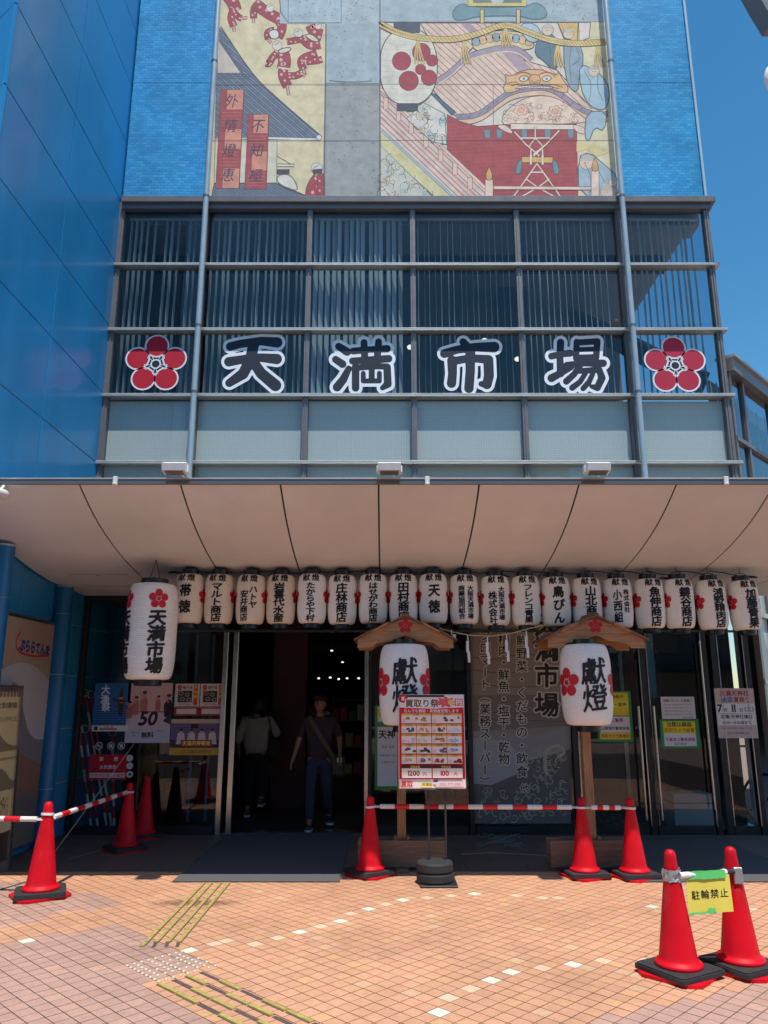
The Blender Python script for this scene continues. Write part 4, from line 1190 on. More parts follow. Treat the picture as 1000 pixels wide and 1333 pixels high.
# ================================================================== BLUE PANEL BUILDING ON THE LEFT
YC = 6.55                                              # its near corner
bw = thing('blue_panel_building', 'glossy deep blue panelled building side running towards the glass facade on the left', 'building', (wallx, YC, 0))
core = MB(); core.prism([(wallx - .03, YC + .02), (wallx - .03, 15.9), (wallx - 9, 15.9), (wallx - 9, YC + 6.9)], 'z', 0, 15.5)
obj('core', core, M_BLUEJ, bw)
rows = [ZR[1]]
while rows[-1] < 15: rows.append(rows[-1] + (ZR[5] - ZR[1]) / 4)
ycol = [YC, YC + 1.6, YF + .08]
def sidepanel(y0, y1, z0, z1, m=M_BLUE, d=.016):
    mb = MB(); mb.box(wallx - .03, wallx - .03 + d + random.uniform(0, .0015), y0 + .008, y1 - .008, z0 + .007, z1 - .007, .002)
    obj('wall_panel', mb, m, bw)
zc0 = 3.62
for j in range(2):
    zs = [zc0] + rows
    for k in range(len(zs) - 1): sidepanel(ycol[j], ycol[j + 1], zs[k], zs[k + 1])
lowy = [YC, 7.3, 8.14, 8.86, 9.55, 10.3, 11.1, 12.0]
for j in range(7):
    zs = [0, .62, 1.24, 1.86, 2.48, 3.1, zc0]
    for k in range(6):
        if j > 3 and k == 5: continue
        sidepanel(lowy[j], lowy[j + 1], zs[k], zs[k + 1])
# splayed face turning away to the left
dirv = Vector((-math.sin(R(53)), math.cos(R(53)), 0)); nrm = Vector((-math.cos(R(53)), -math.sin(R(53)), 0))
zs = [0, 1.24, 2.48, zc0] + rows
for j in range(4):
    for k in range(len(zs) - 1):
        a = Vector((wallx - .012, YC + .002, 0)) + dirv * (j * 1.5 + .01); b_ = a + dirv * 1.48
        mb = MB(); z0, z1 = zs[k] + .007, zs[k + 1] - .007
        q = [a, b_, b_ - nrm * .03, a - nrm * .03]
        mb.add([(p.x, p.y, z) for z in (z0, z1) for p in q], [(0, 1, 2, 3), (7, 6, 5, 4), (0, 4, 5, 1), (1, 5, 6, 2), (2, 6, 7, 3), (3, 7, 4, 0)])
        dark = j == 0 and k > 3 and k % 2 == 0 and False
        obj('wall_panel', mb, M_BLUE, bw)
a = Vector((wallx, YC, 0)) + dirv * .55 + nrm * .03
mb = MB(); b_ = a + dirv * 1.6
q = [a, b_, b_ - nrm * .04, a - nrm * .04]
mb.add([(p.x, p.y, z) for z in (8.6, 12) for p in q], [(0, 1, 2, 3), (7, 6, 5, 4), (0, 4, 5, 1), (1, 5, 6, 2), (2, 6, 7, 3), (3, 7, 4, 0)])
obj('window', mb, M_LENS, bw)
for (y, lab) in ((7.5, 'blue round column nearer the street at the left under the canopy'), (9.02, 'blue round column farther back beside the stacked barrier poles')):
    t = thing('column', lab, 'column', (wallx + .07, y, 0), group='blue columns along the left wall')
    zt = 3.08 if y < 8 else 2.885
    zz = [0, .62, 1.86, 2.55, zt - .02]
    for k in range(4):
        mb = MB(); mb.lathe([(.1, zz[k] + .004), (.1, zz[k + 1] - .004)], 20, (wallx + .07, y, 0)); obj('column_casing', mb, M_BLUECOL, t, smooth=True)
    mb = MB(); mb.lathe([(.093, 0), (.093, zt)], 16, (wallx + .07, y, 0)); obj('shaft', mb, M_BLUEJ, t, smooth=True)

# ================================================================== CANOPY
YE, ZE = 6.6, 3.45
prof = [(YE, ZE), (6.72, 3.388), (6.85, 3.326), (7.0, 3.262), (7.16, 3.204), (7.32, 3.153), (7.5, 3.103), (7.75, 3.044), (8.02, 2.994), (8.35, 2.942), (8.7, 2.902), (9.2, 2.882), (9.84, 2.875)]
can = thing('canopy', 'wide beige curved canopy with dark seams sheltering the market entrance', 'canopy', (0, YE, 3))
seam_px = [-160, -28, 103, 235, 365, 493, 624, 754, 881, 1008, 1140]
def seamx(px): r = P(px, 632, YE); return r.x
sx = [wallx + .004] + [seamx(p) for p in seam_px[2:]] + [seamx(1270)]
pr_up = [(y, z + .012) for y, z in prof]
for i in range(len(sx) - 1):
    x0, x1 = sx[i] + .008, sx[i + 1] - .008
    mb = MB()
    n = len(prof)
    vs = [(x, y, z) for x in (x0, x1) for y, z in prof] + [(x, y, z + .012) for x in (x0, x1) for y, z in prof]
    fs = [(k, n + k, n + k + 1, k + 1) for k in range(n - 1)] + [(2 * n + k, 2 * n + k + 1, 3 * n + k + 1, 3 * n + k) for k in range(n - 1)]
    fs += [(k, k + 1, 2 * n + k + 1, 2 * n + k) for k in range(n - 1)] + [(n + k, 3 * n + k, 3 * n + k + 1, n + k + 1) for k in range(n - 1)]
    fs += [(0, 2 * n, 3 * n, n), (n - 1, 2 * n - 1, 4 * n - 1, 3 * n - 1)]
    mb.add(vs, fs)
    obj('soffit_panel', mb, M_SOFFIT, can, smooth=30)
mb = MB()
vs = [(x, y, z + .03) for x in (sx[0], sx[-1]) for y, z in prof]; n = len(prof)
vs += [(sx[0], 9.84, ZE + .02), (sx[-1], 9.84, ZE + .02)]
mb.add(vs, [tuple((k, n + k, n + k + 1, k + 1)) for k in range(n - 1)] + [(0, n, 2 * n + 1, 2 * n)[::-1]])
obj('deck', mb, M_SEAM, can)
mb = MB(); mb.box(sx[0], sx[-1], YE - .03, YE - .002, ZE - .006, ZE + .038, .004); obj('fascia', mb, M_FASCIA, can)
mb = MB(); mb.box(sx[0], sx[-1], YE - .036, YE + .1, ZE + .0385, ZE + .052, .003); mb.box(sx[0], sx[-1], YE + .1, 9.8, ZE + .021, ZE + .04); obj('roof_sheet', mb, M_CAP, can)
for px in (152, 556, 943):
    x = seamx(px); mb = MB(); mb.box(x - .02, x + .02, YE - .055, YE - .03, ZE - .02, ZE + .06, .004); mb.ball((x, YE - .06, ZE - .01), .012, 8, 6); obj('clip', mb, M_WHITEP, can)
mb = MB()                                              # access hatch in the soffit
def sof(y):
    for (y0, z0), (y1, z1) in zip(prof[:-1], prof[1:]):
        if y0 <= y <= y1: return z0 + (z1 - z0) * (y - y0) / (y1 - y0)
    return prof[-1][1]
hx0, hx1, hy0, hy1 = -3.5, -2.86, 8.45, 9.05
for a, b_ in (((hx0, hy0), (hx1, hy0)), ((hx1, hy0), (hx1, hy1)), ((hx1, hy1), (hx0, hy1)), ((hx0, hy1), (hx0, hy0))):
    mb.beam((a[0], a[1], sof(a[1]) - .001), (b_[0], b_[1], sof(b_[1]) - .001), .006, .004)
obj('hatch_frame', mb, mat('hatch_edge', (.3, .26, .24), .6), can)
mb = MB(); mb.box(-3.2, -3.17, 8.46, 8.475, sof(8.47) - .004, sof(8.47), .001); obj('hatch_latch', mb, M_DARK, can)

# floodlights and camera on the canopy edge
for px, lab in ((229, 'left'), (507, 'middle'), (777, 'right')):
    c = P(px, 611, YE - .14)
    t = thing('floodlight', 'white box floodlight on the canopy edge, ' + lab + ' of the three', 'floodlight', (c.x, YE + .02, ZE + .04), group='floodlights along the canopy edge')
    mb = MB(); mb.prism([(c.y - .08, c.z - .03), (c.y - .095, c.z + .03), (c.y - .02, c.z + .06), (c.y + .09, c.z + .05), (c.y + .09, c.z - .01), (c.y + .02, c.z - .045)], 'x', c.x - .1, c.x + .1)
    obj('housing', mb, M_FLOOD, t)
    mb = MB(); mb.prism([(c.y - .072, c.z - .0345), (c.y + .012, c.z - .0475), (c.y + .012, c.z - .051), (c.y - .072, c.z - .038)], 'x', c.x - .08, c.x + .08); obj('lens', mb, M_LENS, t)
    mb = MB(); mb.box(c.x + .101, c.x + .112, c.y - .02, c.y + .05, c.z - .03, c.z + .03, .003); mb.tube([(c.x + .03, c.y + .05, c.z - .01), (c.x + .045, YE + .01, c.z - .05), (c.x + .05, YE + .02, ZE + .05)], .009, 8)
    mb.box(c.x - .112, c.x - .101, c.y - .02, c.y + .05, c.z - .03, c.z + .03, .003)
    obj('bracket', mb, M_FLOOD, t)
c = P(-2, 641, YE - .1)
t = thing('security_camera', 'white security camera hanging at the far left end of the canopy edge', 'camera', (c.x, c.y, c.z))
mb = MB(); mb.tube([(c.x, c.y - .1, c.z - .02), (c.x, c.y + .12, c.z + .01)], .045, 16); obj('camera_body', mb, M_WHITEP, t, smooth=True)
mb = MB(); mb.tube([(c.x, c.y - .115, c.z - .023), (c.x, c.y - .099, c.z - .02)], .035, 16); obj('lens', mb, M_LENS, t)
mb = MB(); mb.tube([(c.x, c.y + .03, c.z + .03), (c.x, c.y + .1, ZE)], .012, 8); obj('bracket', mb, M_WHITEP, t)

# ================================================================== SHOPFRONT BELOW THE CANOPY
YD = 9.9
fx = lambda px, py=960: P(px, py, YD).x
ZTR = P(500, 822, YD).z                                # transom
shop = thing('shopfront', 'dark framed glass shopfront with open entrance under the canopy', 'shopfront', (0, YD, 0))
def upright(x, w_, m=M_DARKFR, z0=.0, z1=2.87, name='mullion', y0=-.05, y1=.05):
    mb = MB(); mb.box(x - w_ / 2, x + w_ / 2, YD + y0, YD + y1, z0, z1, .003); return obj(name, mb, m, shop)
x_open0, x_open1 = fx(303), fx(469)
xs_l = [wallx, fx(112), fx(218), fx(288)]
for x in (wallx + .028,): upright(x, .05)
upright(fx(289.5), .062, M_STEEL, .0, ZTR - .012, 'steel_jamb'); upright(fx(303), .062, M_STEEL, .0, ZTR - .012, 'steel_jamb')
upright(fx(477), .05, M_STEEL, .0, ZTR - .012, 'steel_jamb'); upright(fx(482), .03)
for x in (fx(612), fx(747), fx(842), fx(925), fx(938), fx(981)): upright(x, .055 if x < 3 else .07)
for x in (fx(242), fx(265)): upright(x, .028, mat('bluish_frame', (.06, .16, .28), .4), 0.1, ZTR - .012, 'inner_frame', .3, .34)
mb = MB(); mb.box(fx(225), fx(981), YD - .06, YD + .055, ZTR - .012, ZTR + .012); obj('transom', mb, mat('green_glass_edge', (.05, .08, .07), .2), shop)
mb = MB(); mb.box(wallx, XR + .05, YD - .055, YD + .055, 2.82, 2.87); obj('head_frame', mb, M_DARKFR, shop)
for a, b_ in ((wallx + .03, fx(287)), (fx(484), fx(610)), (fx(614), fx(745)), (fx(749), fx(840)), (fx(844), fx(923)), (fx(940), fx(979))):
    mb = MB(); mb.box(a + .03, b_ - .03, YD - .035, YD + .035, 0, .1, .004); obj('bottom_rail', mb, M_DARKFR, shop)
def pane(a, b_, z0, z1, m=M_CLEAR, y=0):
    mb = MB(); mb.box(a, b_, YD + y - .005, YD + y + .005, z0, z1); obj('pane', mb, m, shop)
for a, b_ in ((wallx + .056, fx(218)), (fx(218) + .004, fx(289) - .034), (fx(482) + .018, fx(612) - .03), (fx(612) + .03, fx(747) - .03), (fx(747) + .03, fx(842) - .038), (fx(842) + .038, fx(925) - .04), (fx(938) + .04, fx(981) - .04)):
    pane(a, b_, .1, ZTR - .013)
for a, b_ in zip([wallx + .01, fx(289), fx(470), fx(612), fx(747), fx(842), fx(925)], [fx(289) - .004, fx(470) - .004, fx(612) - .004, fx(747) - .004, fx(842) - .004, fx(925) - .004, fx(981) - .04]):
    pane(a, b_, ZTR + .013, 2.819)
mb = MB(); mb.box(wallx, XR + .2, YD + .06, YD + .3, .0, .012); mb.box(x_open0 + .03, x_open1, YD - .03, YD + .03, 0, .008); obj('threshold', mb, M_STEEL, shop)
for px, y0_, z1_ in ((833, 922, 1.5), (853, 928, 1.5)):  # long pull handles
    x = fx(px, 1000)
    t = MB(); t.tube([(x, YD - .12, .18), (x, YD - .12, 1.5)], .015, 10)
    for z in (.35, 1.32): t.tube([(x, YD - .12, z), (x, YD - .006, z)], .009, 8)
    obj('pull_handle', t, M_STEEL, shop, smooth=True)
for px_ in (752, 838, 848, 921, 943, 977):
    x = fx(px_); mb = MB(); mb.box(x - .006, x + .006, YD - .058, YD - .051, .1, ZTR - .02); obj('steel_edge', mb, M_STEEL, shop)
t = MB(); x = fx(918, 960); t.tube([(x, YD - .1, .3), (x, YD - .1, 2.3)], .014, 10); obj('pull_handle', t, M_STEEL, shop, smooth=True)

# interior hall
hall = thing('market_hall', 'dark market hall interior seen through the open entrance', 'room', (0, 13, 0))
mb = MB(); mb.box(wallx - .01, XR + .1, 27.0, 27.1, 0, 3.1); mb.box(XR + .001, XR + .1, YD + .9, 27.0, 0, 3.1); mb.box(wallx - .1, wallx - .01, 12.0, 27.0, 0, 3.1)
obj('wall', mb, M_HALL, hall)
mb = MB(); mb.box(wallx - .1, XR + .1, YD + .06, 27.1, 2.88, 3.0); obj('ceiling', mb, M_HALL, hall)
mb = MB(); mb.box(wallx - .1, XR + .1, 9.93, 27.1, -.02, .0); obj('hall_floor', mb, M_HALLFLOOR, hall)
mb = MB(); mb.box(-1.72, -1.2, 12.2, 12.5, 0, 2.98); obj('partition', mb, M_MAROON, hall)
mb = MB(); mb.box(-3.1, -2.6, 12.6, 13.0, 0, 2.98); mb.box(1.2, 1.7, 13.4, 13.9, 0, 2.98); obj('pillar', mb, M_HALL, hall)
mb = MB(); mb.box(2.3, 4.4, 12.6, 12.7, 0, 2.2); mb.box(-.2, 2.2, 14.0, 14.1, 0, 2.98); obj('partition', mb, mat('greyed_wall', (.3, .27, .24), .7, noise=(2, .3)), hall)
mb = MB(); mb.box(1.3, XR - .02, 10.0, 12.59, .001, .006); obj('added_brightening_floor_layer', mb, mat('brightening_pale_floor', (.42, .4, .37), .25, noise=(20, .2)), hall)  # pale layer added over the hall floor to brighten the view inside
for x_ in (2.35, 3.05, 3.75, 4.35): mb = MB(); mb.box(x_, x_ + .06, 12.5, 12.59, 0, 2.3); obj('door_post', mb, M_STEEL, hall)
mb = MB(); mb.box(2.35, 4.4, 12.5, 12.59, 2.301, 2.38); obj('door_head', mb, M_STEEL, hall)
shelf = thing('goods_shelf', 'dim wire shelf of goods behind the walking people', 'shelf', (-1.2, 14.2, 0))
for z in (.3, .75, 1.2, 1.55):
    mb = MB(); mb.box(-2.1, -.3, 14.0, 14.4, z, z + .02); obj('shelf_board', mb, M_WOODG, shelf)
for x in (-2.1, -1.5, -.9, -.32):
    mb = MB(); mb.box(x, x + .02, 14.0, 14.02, 0, 1.7); obj('upright', mb, M_WOODG, shelf)
rr = random.Random(9)
gm = [mat('package_' + n_, c_, .6) for n_, c_ in (('red', (.4, .05, .04)), ('yellow', (.5, .38, .08)), ('white', (.55, .52, .48)), ('green', (.08, .2, .08)))]
for z in (.32, .77, 1.22):
    x = -2.05
    while x < -.4:
        w_ = rr.uniform(.08, .2); h_ = rr.uniform(.12, .3); mb = MB(); mb.box(x, x + w_, 14.04, 14.3, z + .001, z + h_, .01)
        obj('package', mb, rr.choice(gm), shelf); x += w_ + .02
dl = []
for k, (px, py, y) in enumerate(((430, 882, 15.5), (441, 884, 16.5), (452, 883, 17), (467, 883, 15), (415, 883, 16), (432, 847, 12.2), (446, 862, 13.5), (400, 884, 16.8))):
    y = y + 6 if py > 870 else y
    p = P(px, py, y); t = thing('pendant_lamp', 'small lit lamp in the dark hall, ' + ('second', 'third', 'fourth', 'last', 'first', 'highest', 'second highest', 'faint far left')[k] + ' above the walking man', 'lamp', (p.x, y, p.z), group='lamps inside the dark hall')
    mb = MB(); mb.ball((p.x, y, p.z), ((.035, .035, .024) if py > 870 else (.022, .022, .012)), 12, 8); obj('bulb', mb, M_LAMP, t)
    mb = MB(); mb.tube([(p.x, y, p.z + .02), (p.x, y, 2.88)], .006, 6); obj('cord', mb, M_WIRE, t)


# ------------------------------------------------------------------ printed notices and posters on the glass
def paper(name, x0, y0, x1, y1, lab, bgc, cat='poster', Yp=YD - .0065, group=None, edge=None, parent=None):
    """a sheet on the outside of the glass, given by its corners in the photograph; returns its print (u, v in sheet units)"""
    a, b_ = P(x0, y0, Yp), P(x1, y1, Yp)
    xm = (P(x0, y0, Yp).x + P(x0, y1, Yp).x) / 2; xn = (P(x1, y0, Yp).x + P(x1, y1, Yp).x) / 2
    z1, z0 = a.z, b_.z
    W_, Hh = xn - xm, z1 - z0
    pr = Print(lambda u, v, h: Vector((xm + u * W_, Yp - .0012 - h, z0 + v * Hh)), .0)
    mb = MB(); mb.col = lin(bgc); mb.box(xm, xn, Yp - .001, Yp, z0, z1)
    pr.mb = mb; pr.h = .0001; pr.asp = Hh / W_; pr.finish = lambda: obj(name, pr.mb, PRINT, parent, label=lab, cat=cat, group=group)
    return pr
def tline(pr, t, u, v, s_, col, b=0.0, **k):          # s_ = letter height as a share of the sheet's width
    k.setdefault('ax', 1.0)
    V0 = pr.fn
    for_ = pr.asp
    old = pr.glyph
    def g2(ch, x, y, size, c_, bb=0.0, ax=1.0, shear=0.0, jit=0.0):
        V, F, adv = bold_glyph(ch, bb)
        if len(V): pr._put([(x + size * ax * (q[0] + shear * q[1]), y + size * q[1] / for_) for q in V], F, c_)
        return adv
    pr.glyph = g2
    if k.pop('vert', False):
        for i, ch in enumerate(t):
            if ch != ' ': g2(ch, u, v - i * s_ * k.get('pitch', 1.0) / for_, s_, col, b, k['ax'])
        pr.up()
    else: Print.text(pr, t, u, v, s_, col, b, **k)
    pr.glyph = old
R_ = lambda pr, *a: pr.rect(*a)

q = paper('festival_poster', 122, 889, 169, 952, 'blue sea poster with a boat figure on the glass, left of the pink poster', (44, 104, 164))
q.rect(0, .15, 1, .52, (30, 92, 156)); 
for k in range(14):
    v = .17 + k * .024; q.stroke([(x / 10, v + .006 * math.sin(x * 1.7 + k * 2)) for x in range(11)], .008, (96, 150, 196) if k % 2 else (20, 66, 124))
q.poly([(.66, .55), (.72, .9), (.76, .9), (.84, .5), (.8, .32), (.7, .34)], (60, 48, 34)); q.rect(.68, .58, .82, .62, (206, 150, 50)); q.rect(.69, .66, .8, .7, (206, 150, 50)); q.stroke([(.5, .68), (.7, .6), (.88, .62)], .03, (50, 44, 40))
tline(q, '大漁', .3, .86, .26, (236, 240, 244), .03, vert=True, pitch=.98); tline(q, '祭', .34, .5, .24, (236, 240, 244), .03)
q.rect(0, 0, 1, .12, (232, 232, 228)); q.rect(.22, .03, .7, .06, (176, 60, 60)); q.rect(.06, .02, .16, .1, (40, 70, 60)); tline(q, '天満の祭', .45, .086, .07, (40, 60, 120)); q.finish()

q = paper('fitness_poster', 165, 889, 223, 967, 'pale pink poster with large 50 hanging under the tall lantern', (226, 186, 186))
q.rect(0, 0, 1, .22, (206, 204, 226)); q.rect(0, .22, 1, .5, (222, 200, 214))
for x, y, s_, c_ in ((.2, .62, 1.0, (192, 122, 112)), (.38, .68, 1.15, (202, 128, 116)), (.07, .55, .9, (176, 110, 104)), (.7, .66, .8, (196, 112, 112)), (.93, .62, 1.2, (34, 28, 34))):
    q.poly([(x - .07 * s_, y - .16 * s_), (x - .09 * s_, y), (x - .04 * s_, y + .08 * s_), (x + .04 * s_, y + .08 * s_), (x + .07 * s_, y), (x + .06 * s_, y - .16 * s_)], c_)
    q.circle(x, y + .12 * s_, .045 * s_, (206, 150, 130), .034 * s_, 14); q.circle(x, y + .14 * s_, .046 * s_, (60, 38, 34), .022 * s_, 14)
    q.stroke([(x, y + .04 * s_), (x - .1 * s_, y + .13 * s_)], .03, (210, 150, 130))
q.rect(0, .5, .85, .525, (206, 96, 110)); q.poly([(.82, .36), (1, .5), (1, .3)], (60, 50, 70))
tline(q, '50', .5, .41, .42, (38, 34, 40), .035, shear=.18); tline(q, '無料', .5, .13, .14, (30, 28, 34), .03)
tline(q, '体験入会', .22, .17, .045, (50, 46, 56)); tline(q, '当日', .2, .12, .05, (50, 46, 56)); tline(q, '詳細はこちら', .8, .2, .035, (50, 46, 56)); q.finish()

for k, (x0, x1, lab) in enumerate(((227.5, 259.5, 'left'), (260.5, 292, 'right'))):
    q = paper('festival_notice', x0, 890, x1, 932, 'small white and red festival notice, ' + lab + ' one of the pair above the purple group poster', (226, 214, 210), group='pair of small festival notices')
    q.rect(.04, .28, .96, .3, (150, 40, 60)); q.rect(0, 0, 1, .27, (168, 44, 62)); q.rect(.1, .06, .9, .22, (230, 218, 216)); q.rect(.12, .42, .7, .78, (58, 52, 52))
    for (x, y) in ((.25, .7), (.5, .66), (.32, .52), (.58, .5)): q.circle(x, y, .1, (150, 142, 136), .07, 14); q.circle(x, y, .05, (60, 56, 56), .035, 12)
    q.rect(.76, .34, .93, .96, (206, 90, 40)); tline(q, '天神祭', .845, .88, .14, (240, 220, 90), .03, vert=True, pitch=1.3)
    q.crest(.18, .88, .1, (196, 30, 50)); tline(q, '福千流', .5, .88, .13, (40, 34, 36), .02); tline(q, '七月二十五日', .42, .36, .08, (60, 50, 50)); q.finish()
q = paper('group_poster', 222, 936, 290, 983, 'purple poster of four robed performers with red banner and gold strip', (112, 92, 140))
q.rect(0, .88, 1, 1, (206, 190, 160)); q.rect(0, 0, 1, .2, (206, 164, 62)); q.rect(0, .2, 1, .42, (60, 48, 70))
for x in (.2, .4, .6, .8):
    q.poly([(x - .09, .3), (x - .06, .62), (x + .06, .62), (x + .09, .3)], (212, 206, 210)); q.circle(x, .67, .035, (206, 160, 136), .055, 14); q.circle(x, .7, .035, (30, 26, 30), .035, 12)
q.rect(.38, .74, .52, .86, (30, 28, 34)); q.rect(.2, .24, .8, .42, (176, 36, 40)); tline(q, '天満天神寄席', .5, .33, .09, (244, 226, 120), .03); tline(q, '七月公演のお知らせ', .5, .1, .07, (100, 60, 30), .01); q.finish()

q = paper('red_notice', 115.5, 982, 166, 1015, 'red notice with three white lines of text, low on the glass by the leaning poles', (190, 22, 42), 'notice')
tline(q, '禁煙', .5, .82, .11, (238, 226, 226), .02, pitch=3.4); tline(q, '火気厳禁', .5, .5, .11, (238, 226, 226), .02); q.rect(.05, .08, .95, .27, (232, 218, 218)); tline(q, '危険物品持込み厳禁', .5, .175, .095, (190, 22, 42), .01); q.finish()
for x, y, lab in ((129, 971, 'no smoking'), (144.5, 971, 'no pets'), (158, 971, 'no food')):
    c = P(x, y, YD - .008); q = Print(lambda a, b, h: Vector((c.x + a, YD - .0072 - h, c.z + b)), .0005)
    q.circle(0, 0, .045, (206, 206, 206), n=24); q.circle(0, 0, .036, (40, 38, 40), n=24)
    if 'smok' in lab: q.rect(-.024, -.006, .02, .006, (206, 206, 206))
    elif 'pet' in lab: q.poly([(-.02, -.02), (-.02, .008), (-.004, .012), (.004, .024), (.02, .012), (.014, -.02)], (206, 206, 206))
    else: q.poly([(-.016, -.022), (-.02, .016), (.02, .016), (.016, -.022)], (206, 206, 206))
    q.stroke([(-.03, .03), (.03, -.03)], .009, (206, 206, 206))
    q.build('prohibition_sticker', PRINT, label='round dark sticker with crossed-out sign (%s) above the red notice' % lab, cat='sticker', group='prohibition stickers')
for y, lab in ((987, 'upper'), (997, 'middle'), (1008, 'lower')):
    c = P(169, y, YD - .008); q = Print(lambda a, b, h: Vector((c.x + a, YD - .0072 - h, c.z + b)), .0005)
    q.circle(0, 0, .04, (214, 214, 212), n=22); q.circle(0, 0, .017 if lab == 'lower' else .008, (60, 60, 60) if lab == 'lower' else (150, 150, 150), n=14)
    q.build('round_sticker', PRINT, label='pale round sticker right of the red notice, %s of three' % lab, cat='sticker', group='round stickers beside the red notice')

def guard(x0, y0, x1, y1, lab, swap):
    q = paper('green_edged_notice', x0, y0, x1, y1, lab, (56, 150, 84), 'notice', group='green-taped security notices on the doors')
    if swap:
        q.rect(.08, .07, .9, .92, (228, 226, 222)); q.rect(.08, .5, .9, .92, (238, 214, 30)); tline(q, '当館は録画', .49, .82, .13, (40, 36, 30), .025); tline(q, '防犯カメラ設置', .49, .62, .11, (190, 60, 20), .02)
        tline(q, '不審者は警察通報', .49, .3, .095, (176, 30, 120), .02); tline(q, '店内放送', .49, .15, .08, (40, 36, 40))
    else:
        q.rect(.06, .52, .92, .97, (236, 214, 40)); q.rect(.06, .68, .92, .8, (240, 226, 60)); tline(q, '店内録画中', .5, .9, .12, (40, 36, 30), .02); tline(q, 'カメラ・音声', .5, .74, .12, (40, 36, 30), .02)
        q.rect(.06, .05, .92, .5, (232, 228, 226)); tline(q, '入口警備', .5, .43, .12, (176, 40, 120), .02); tline(q, '公開場所警備実施', .5, .27, .1, (40, 36, 40), .02); q.rect(.06, .05, .92, .19, (240, 206, 60)); tline(q, '防犯カメラ監視中', .49, .12, .1, (214, 70, 20), .03)
    q.finish()
guard(777, 900, 823, 966, 'tall green-taped yellow and white notice on the door right of the right lantern', False)
guard(860, 936, 911, 974, 'green-taped yellow and white camera notice on the middle door below the white notice', True)
q = paper('white_notice', 861, 907, 905, 937, 'plain white text notice on the middle door above the yellow camera notice', (216, 214, 212), 'notice')
tline(q, '駐輪されている皆様へ', .5, .84, .085, (50, 46, 46), .02)
for k in range(4): tline(q, '建物の前には自転車を置かないで下さい', .5, .66 - k * .14, .046, (150, 60, 60) if k == 1 else (90, 86, 86))
tline(q, '天満市場管理室', .76, .1, .045, (60, 56, 56)); q.finish()
q = paper('event_poster', 932.5, 896, 984, 961, 'pinkish festival date poster on the right-hand pane with a large 7 and 11', (206, 184, 178), Yp=YD - .056)
tline(q, '天満天神社', .5, .9, .15, (160, 60, 50), .03); tline(q, '納涼', .3, .77, .15, (50, 90, 160), .03); tline(q, '夏祭り', .68, .77, .14, (170, 70, 50), .03); q.rect(.02, .26, .98, .69, (232, 228, 224))
tline(q, '7', .1, .6, .26, (20, 18, 20), .04); tline(q, '月', .24, .56, .1, (20, 18, 20), .02); tline(q, '11', .45, .6, .26, (20, 18, 20), .03, pitch=1.2); tline(q, '日', .64, .56, .1, (20, 18, 20), .02); tline(q, '(土)', .84, .59, .14, (20, 18, 20), .03)
q.rect(.04, .485, .96, .49, (60, 50, 50)); tline(q, '会場/天神社境内', .5, .43, .11, (20, 18, 20), .025); tline(q, '16:00～21:00頃まで', .5, .31, .09, (20, 18, 20), .02); tline(q, '雨天の場合は翌日に延期いたします', .5, .2, .05, (120, 60, 60)); tline(q, '主催 天満市場商店会', .5, .1, .06, (120, 60, 60)); q.finish()
q = paper('green_notice_board', 488, 918, 523, 1028, 'green-edged notice board with shrine festival sheet behind the left lantern', (66, 140, 70), 'notice')
q.rect(.1, .8, .96, .98, (232, 228, 224)); q.rect(.1, .86, .5, .96, (236, 210, 40)); q.rect(.1, .04, .97, .74, (224, 220, 220)); tline(q, '天神', .45, .65, .32, (30, 26, 30), .03); tline(q, '宵宮 本宮', .5, .5, .11, (150, 40, 70)); tline(q, '皆様お誘いの上', .5, .4, .09, (90, 60, 80)); tline(q, 'ご参拝下さい', .5, .32, .09, (90, 60, 80)); q.finish()

# tall printed banner with the shop list
bq = thing('printed_banner', 'tall grey printed glass banner listing foods with big vertical market name and wave drawing', 'banner', P(680, 1070, YD - .01))
q = Print(lambda a, b, h: (lambda p: Vector((p.x, YD - .012 - h, p.z)))(P(a, -b, YD - .012)), .0005)
q.STEP = .0002
bg_ = lambda l, c, **k: q.poly([(a, -b_) for a, b_ in l], lin(c), **k)
bg_([(616, 800), (743, 800), (743, 1072), (616, 1072)], (146, 138, 130)); bg_([(616, 905), (743, 905), (743, 945), (616, 952)], (122, 116, 112)); bg_([(616, 952), (700, 958), (743, 945), (743, 975), (690, 990), (616, 985)], (150, 148, 150)); bg_([(616, 985), (690, 990), (743, 975), (743, 1072), (616, 1072)], (104, 98, 98)); bg_([(616, 960), (660, 965), (690, 1000), (640, 1022), (616, 1020)], (166, 166, 172))
for l in ([(616, 855), (640, 860), (680, 850), (742, 858)], [(616, 872), (660, 878), (700, 868), (742, 874)], [(618, 930), (650, 926), (700, 932), (742, 926)], [(618, 938), (660, 936), (742, 940)], [(616, 890), (680, 896), (742, 888)]): q.stroke(N(smooth_pts(l)), 1.0, lin((96, 90, 86)))
rr = random.Random(4)
for k in range(110):                                   # curling foam lines
    x, y = (rr.uniform(690, 738), rr.uniform(975, 1060)) if k < 70 else (rr.uniform(620, 690), rr.uniform(1030, 1068))
    r_ = rr.uniform(2, 6.5); a0 = rr.uniform(0, 6.3); d = rr.choice((-1, 1))
    q.stroke([(x + r_ * (1 - t * .05) * math.cos(a0 + d * t * .45), -(y + r_ * (1 - t * .05) * math.sin(a0 + d * t * .45))) for t in range(rr.randint(6, 12))], 1.1, lin((178, 174, 156)), nu=True)
q.up()
q.stroke(N(smooth_pts([(712, 1010), (708, 985), (716, 972), (730, 970), (736, 980), (726, 986)])), 4, lin((176, 172, 156)))
def sign_ch(ch, x, y, s_, w_): q.glyph(ch, x, -y, s_, lin((206, 202, 196)), .085 if w_ else .1); q.h += .0003; q.glyph(ch, x, -y, s_, lin((34, 32, 34)), .03 if w_ else .015); q.h -= .0003
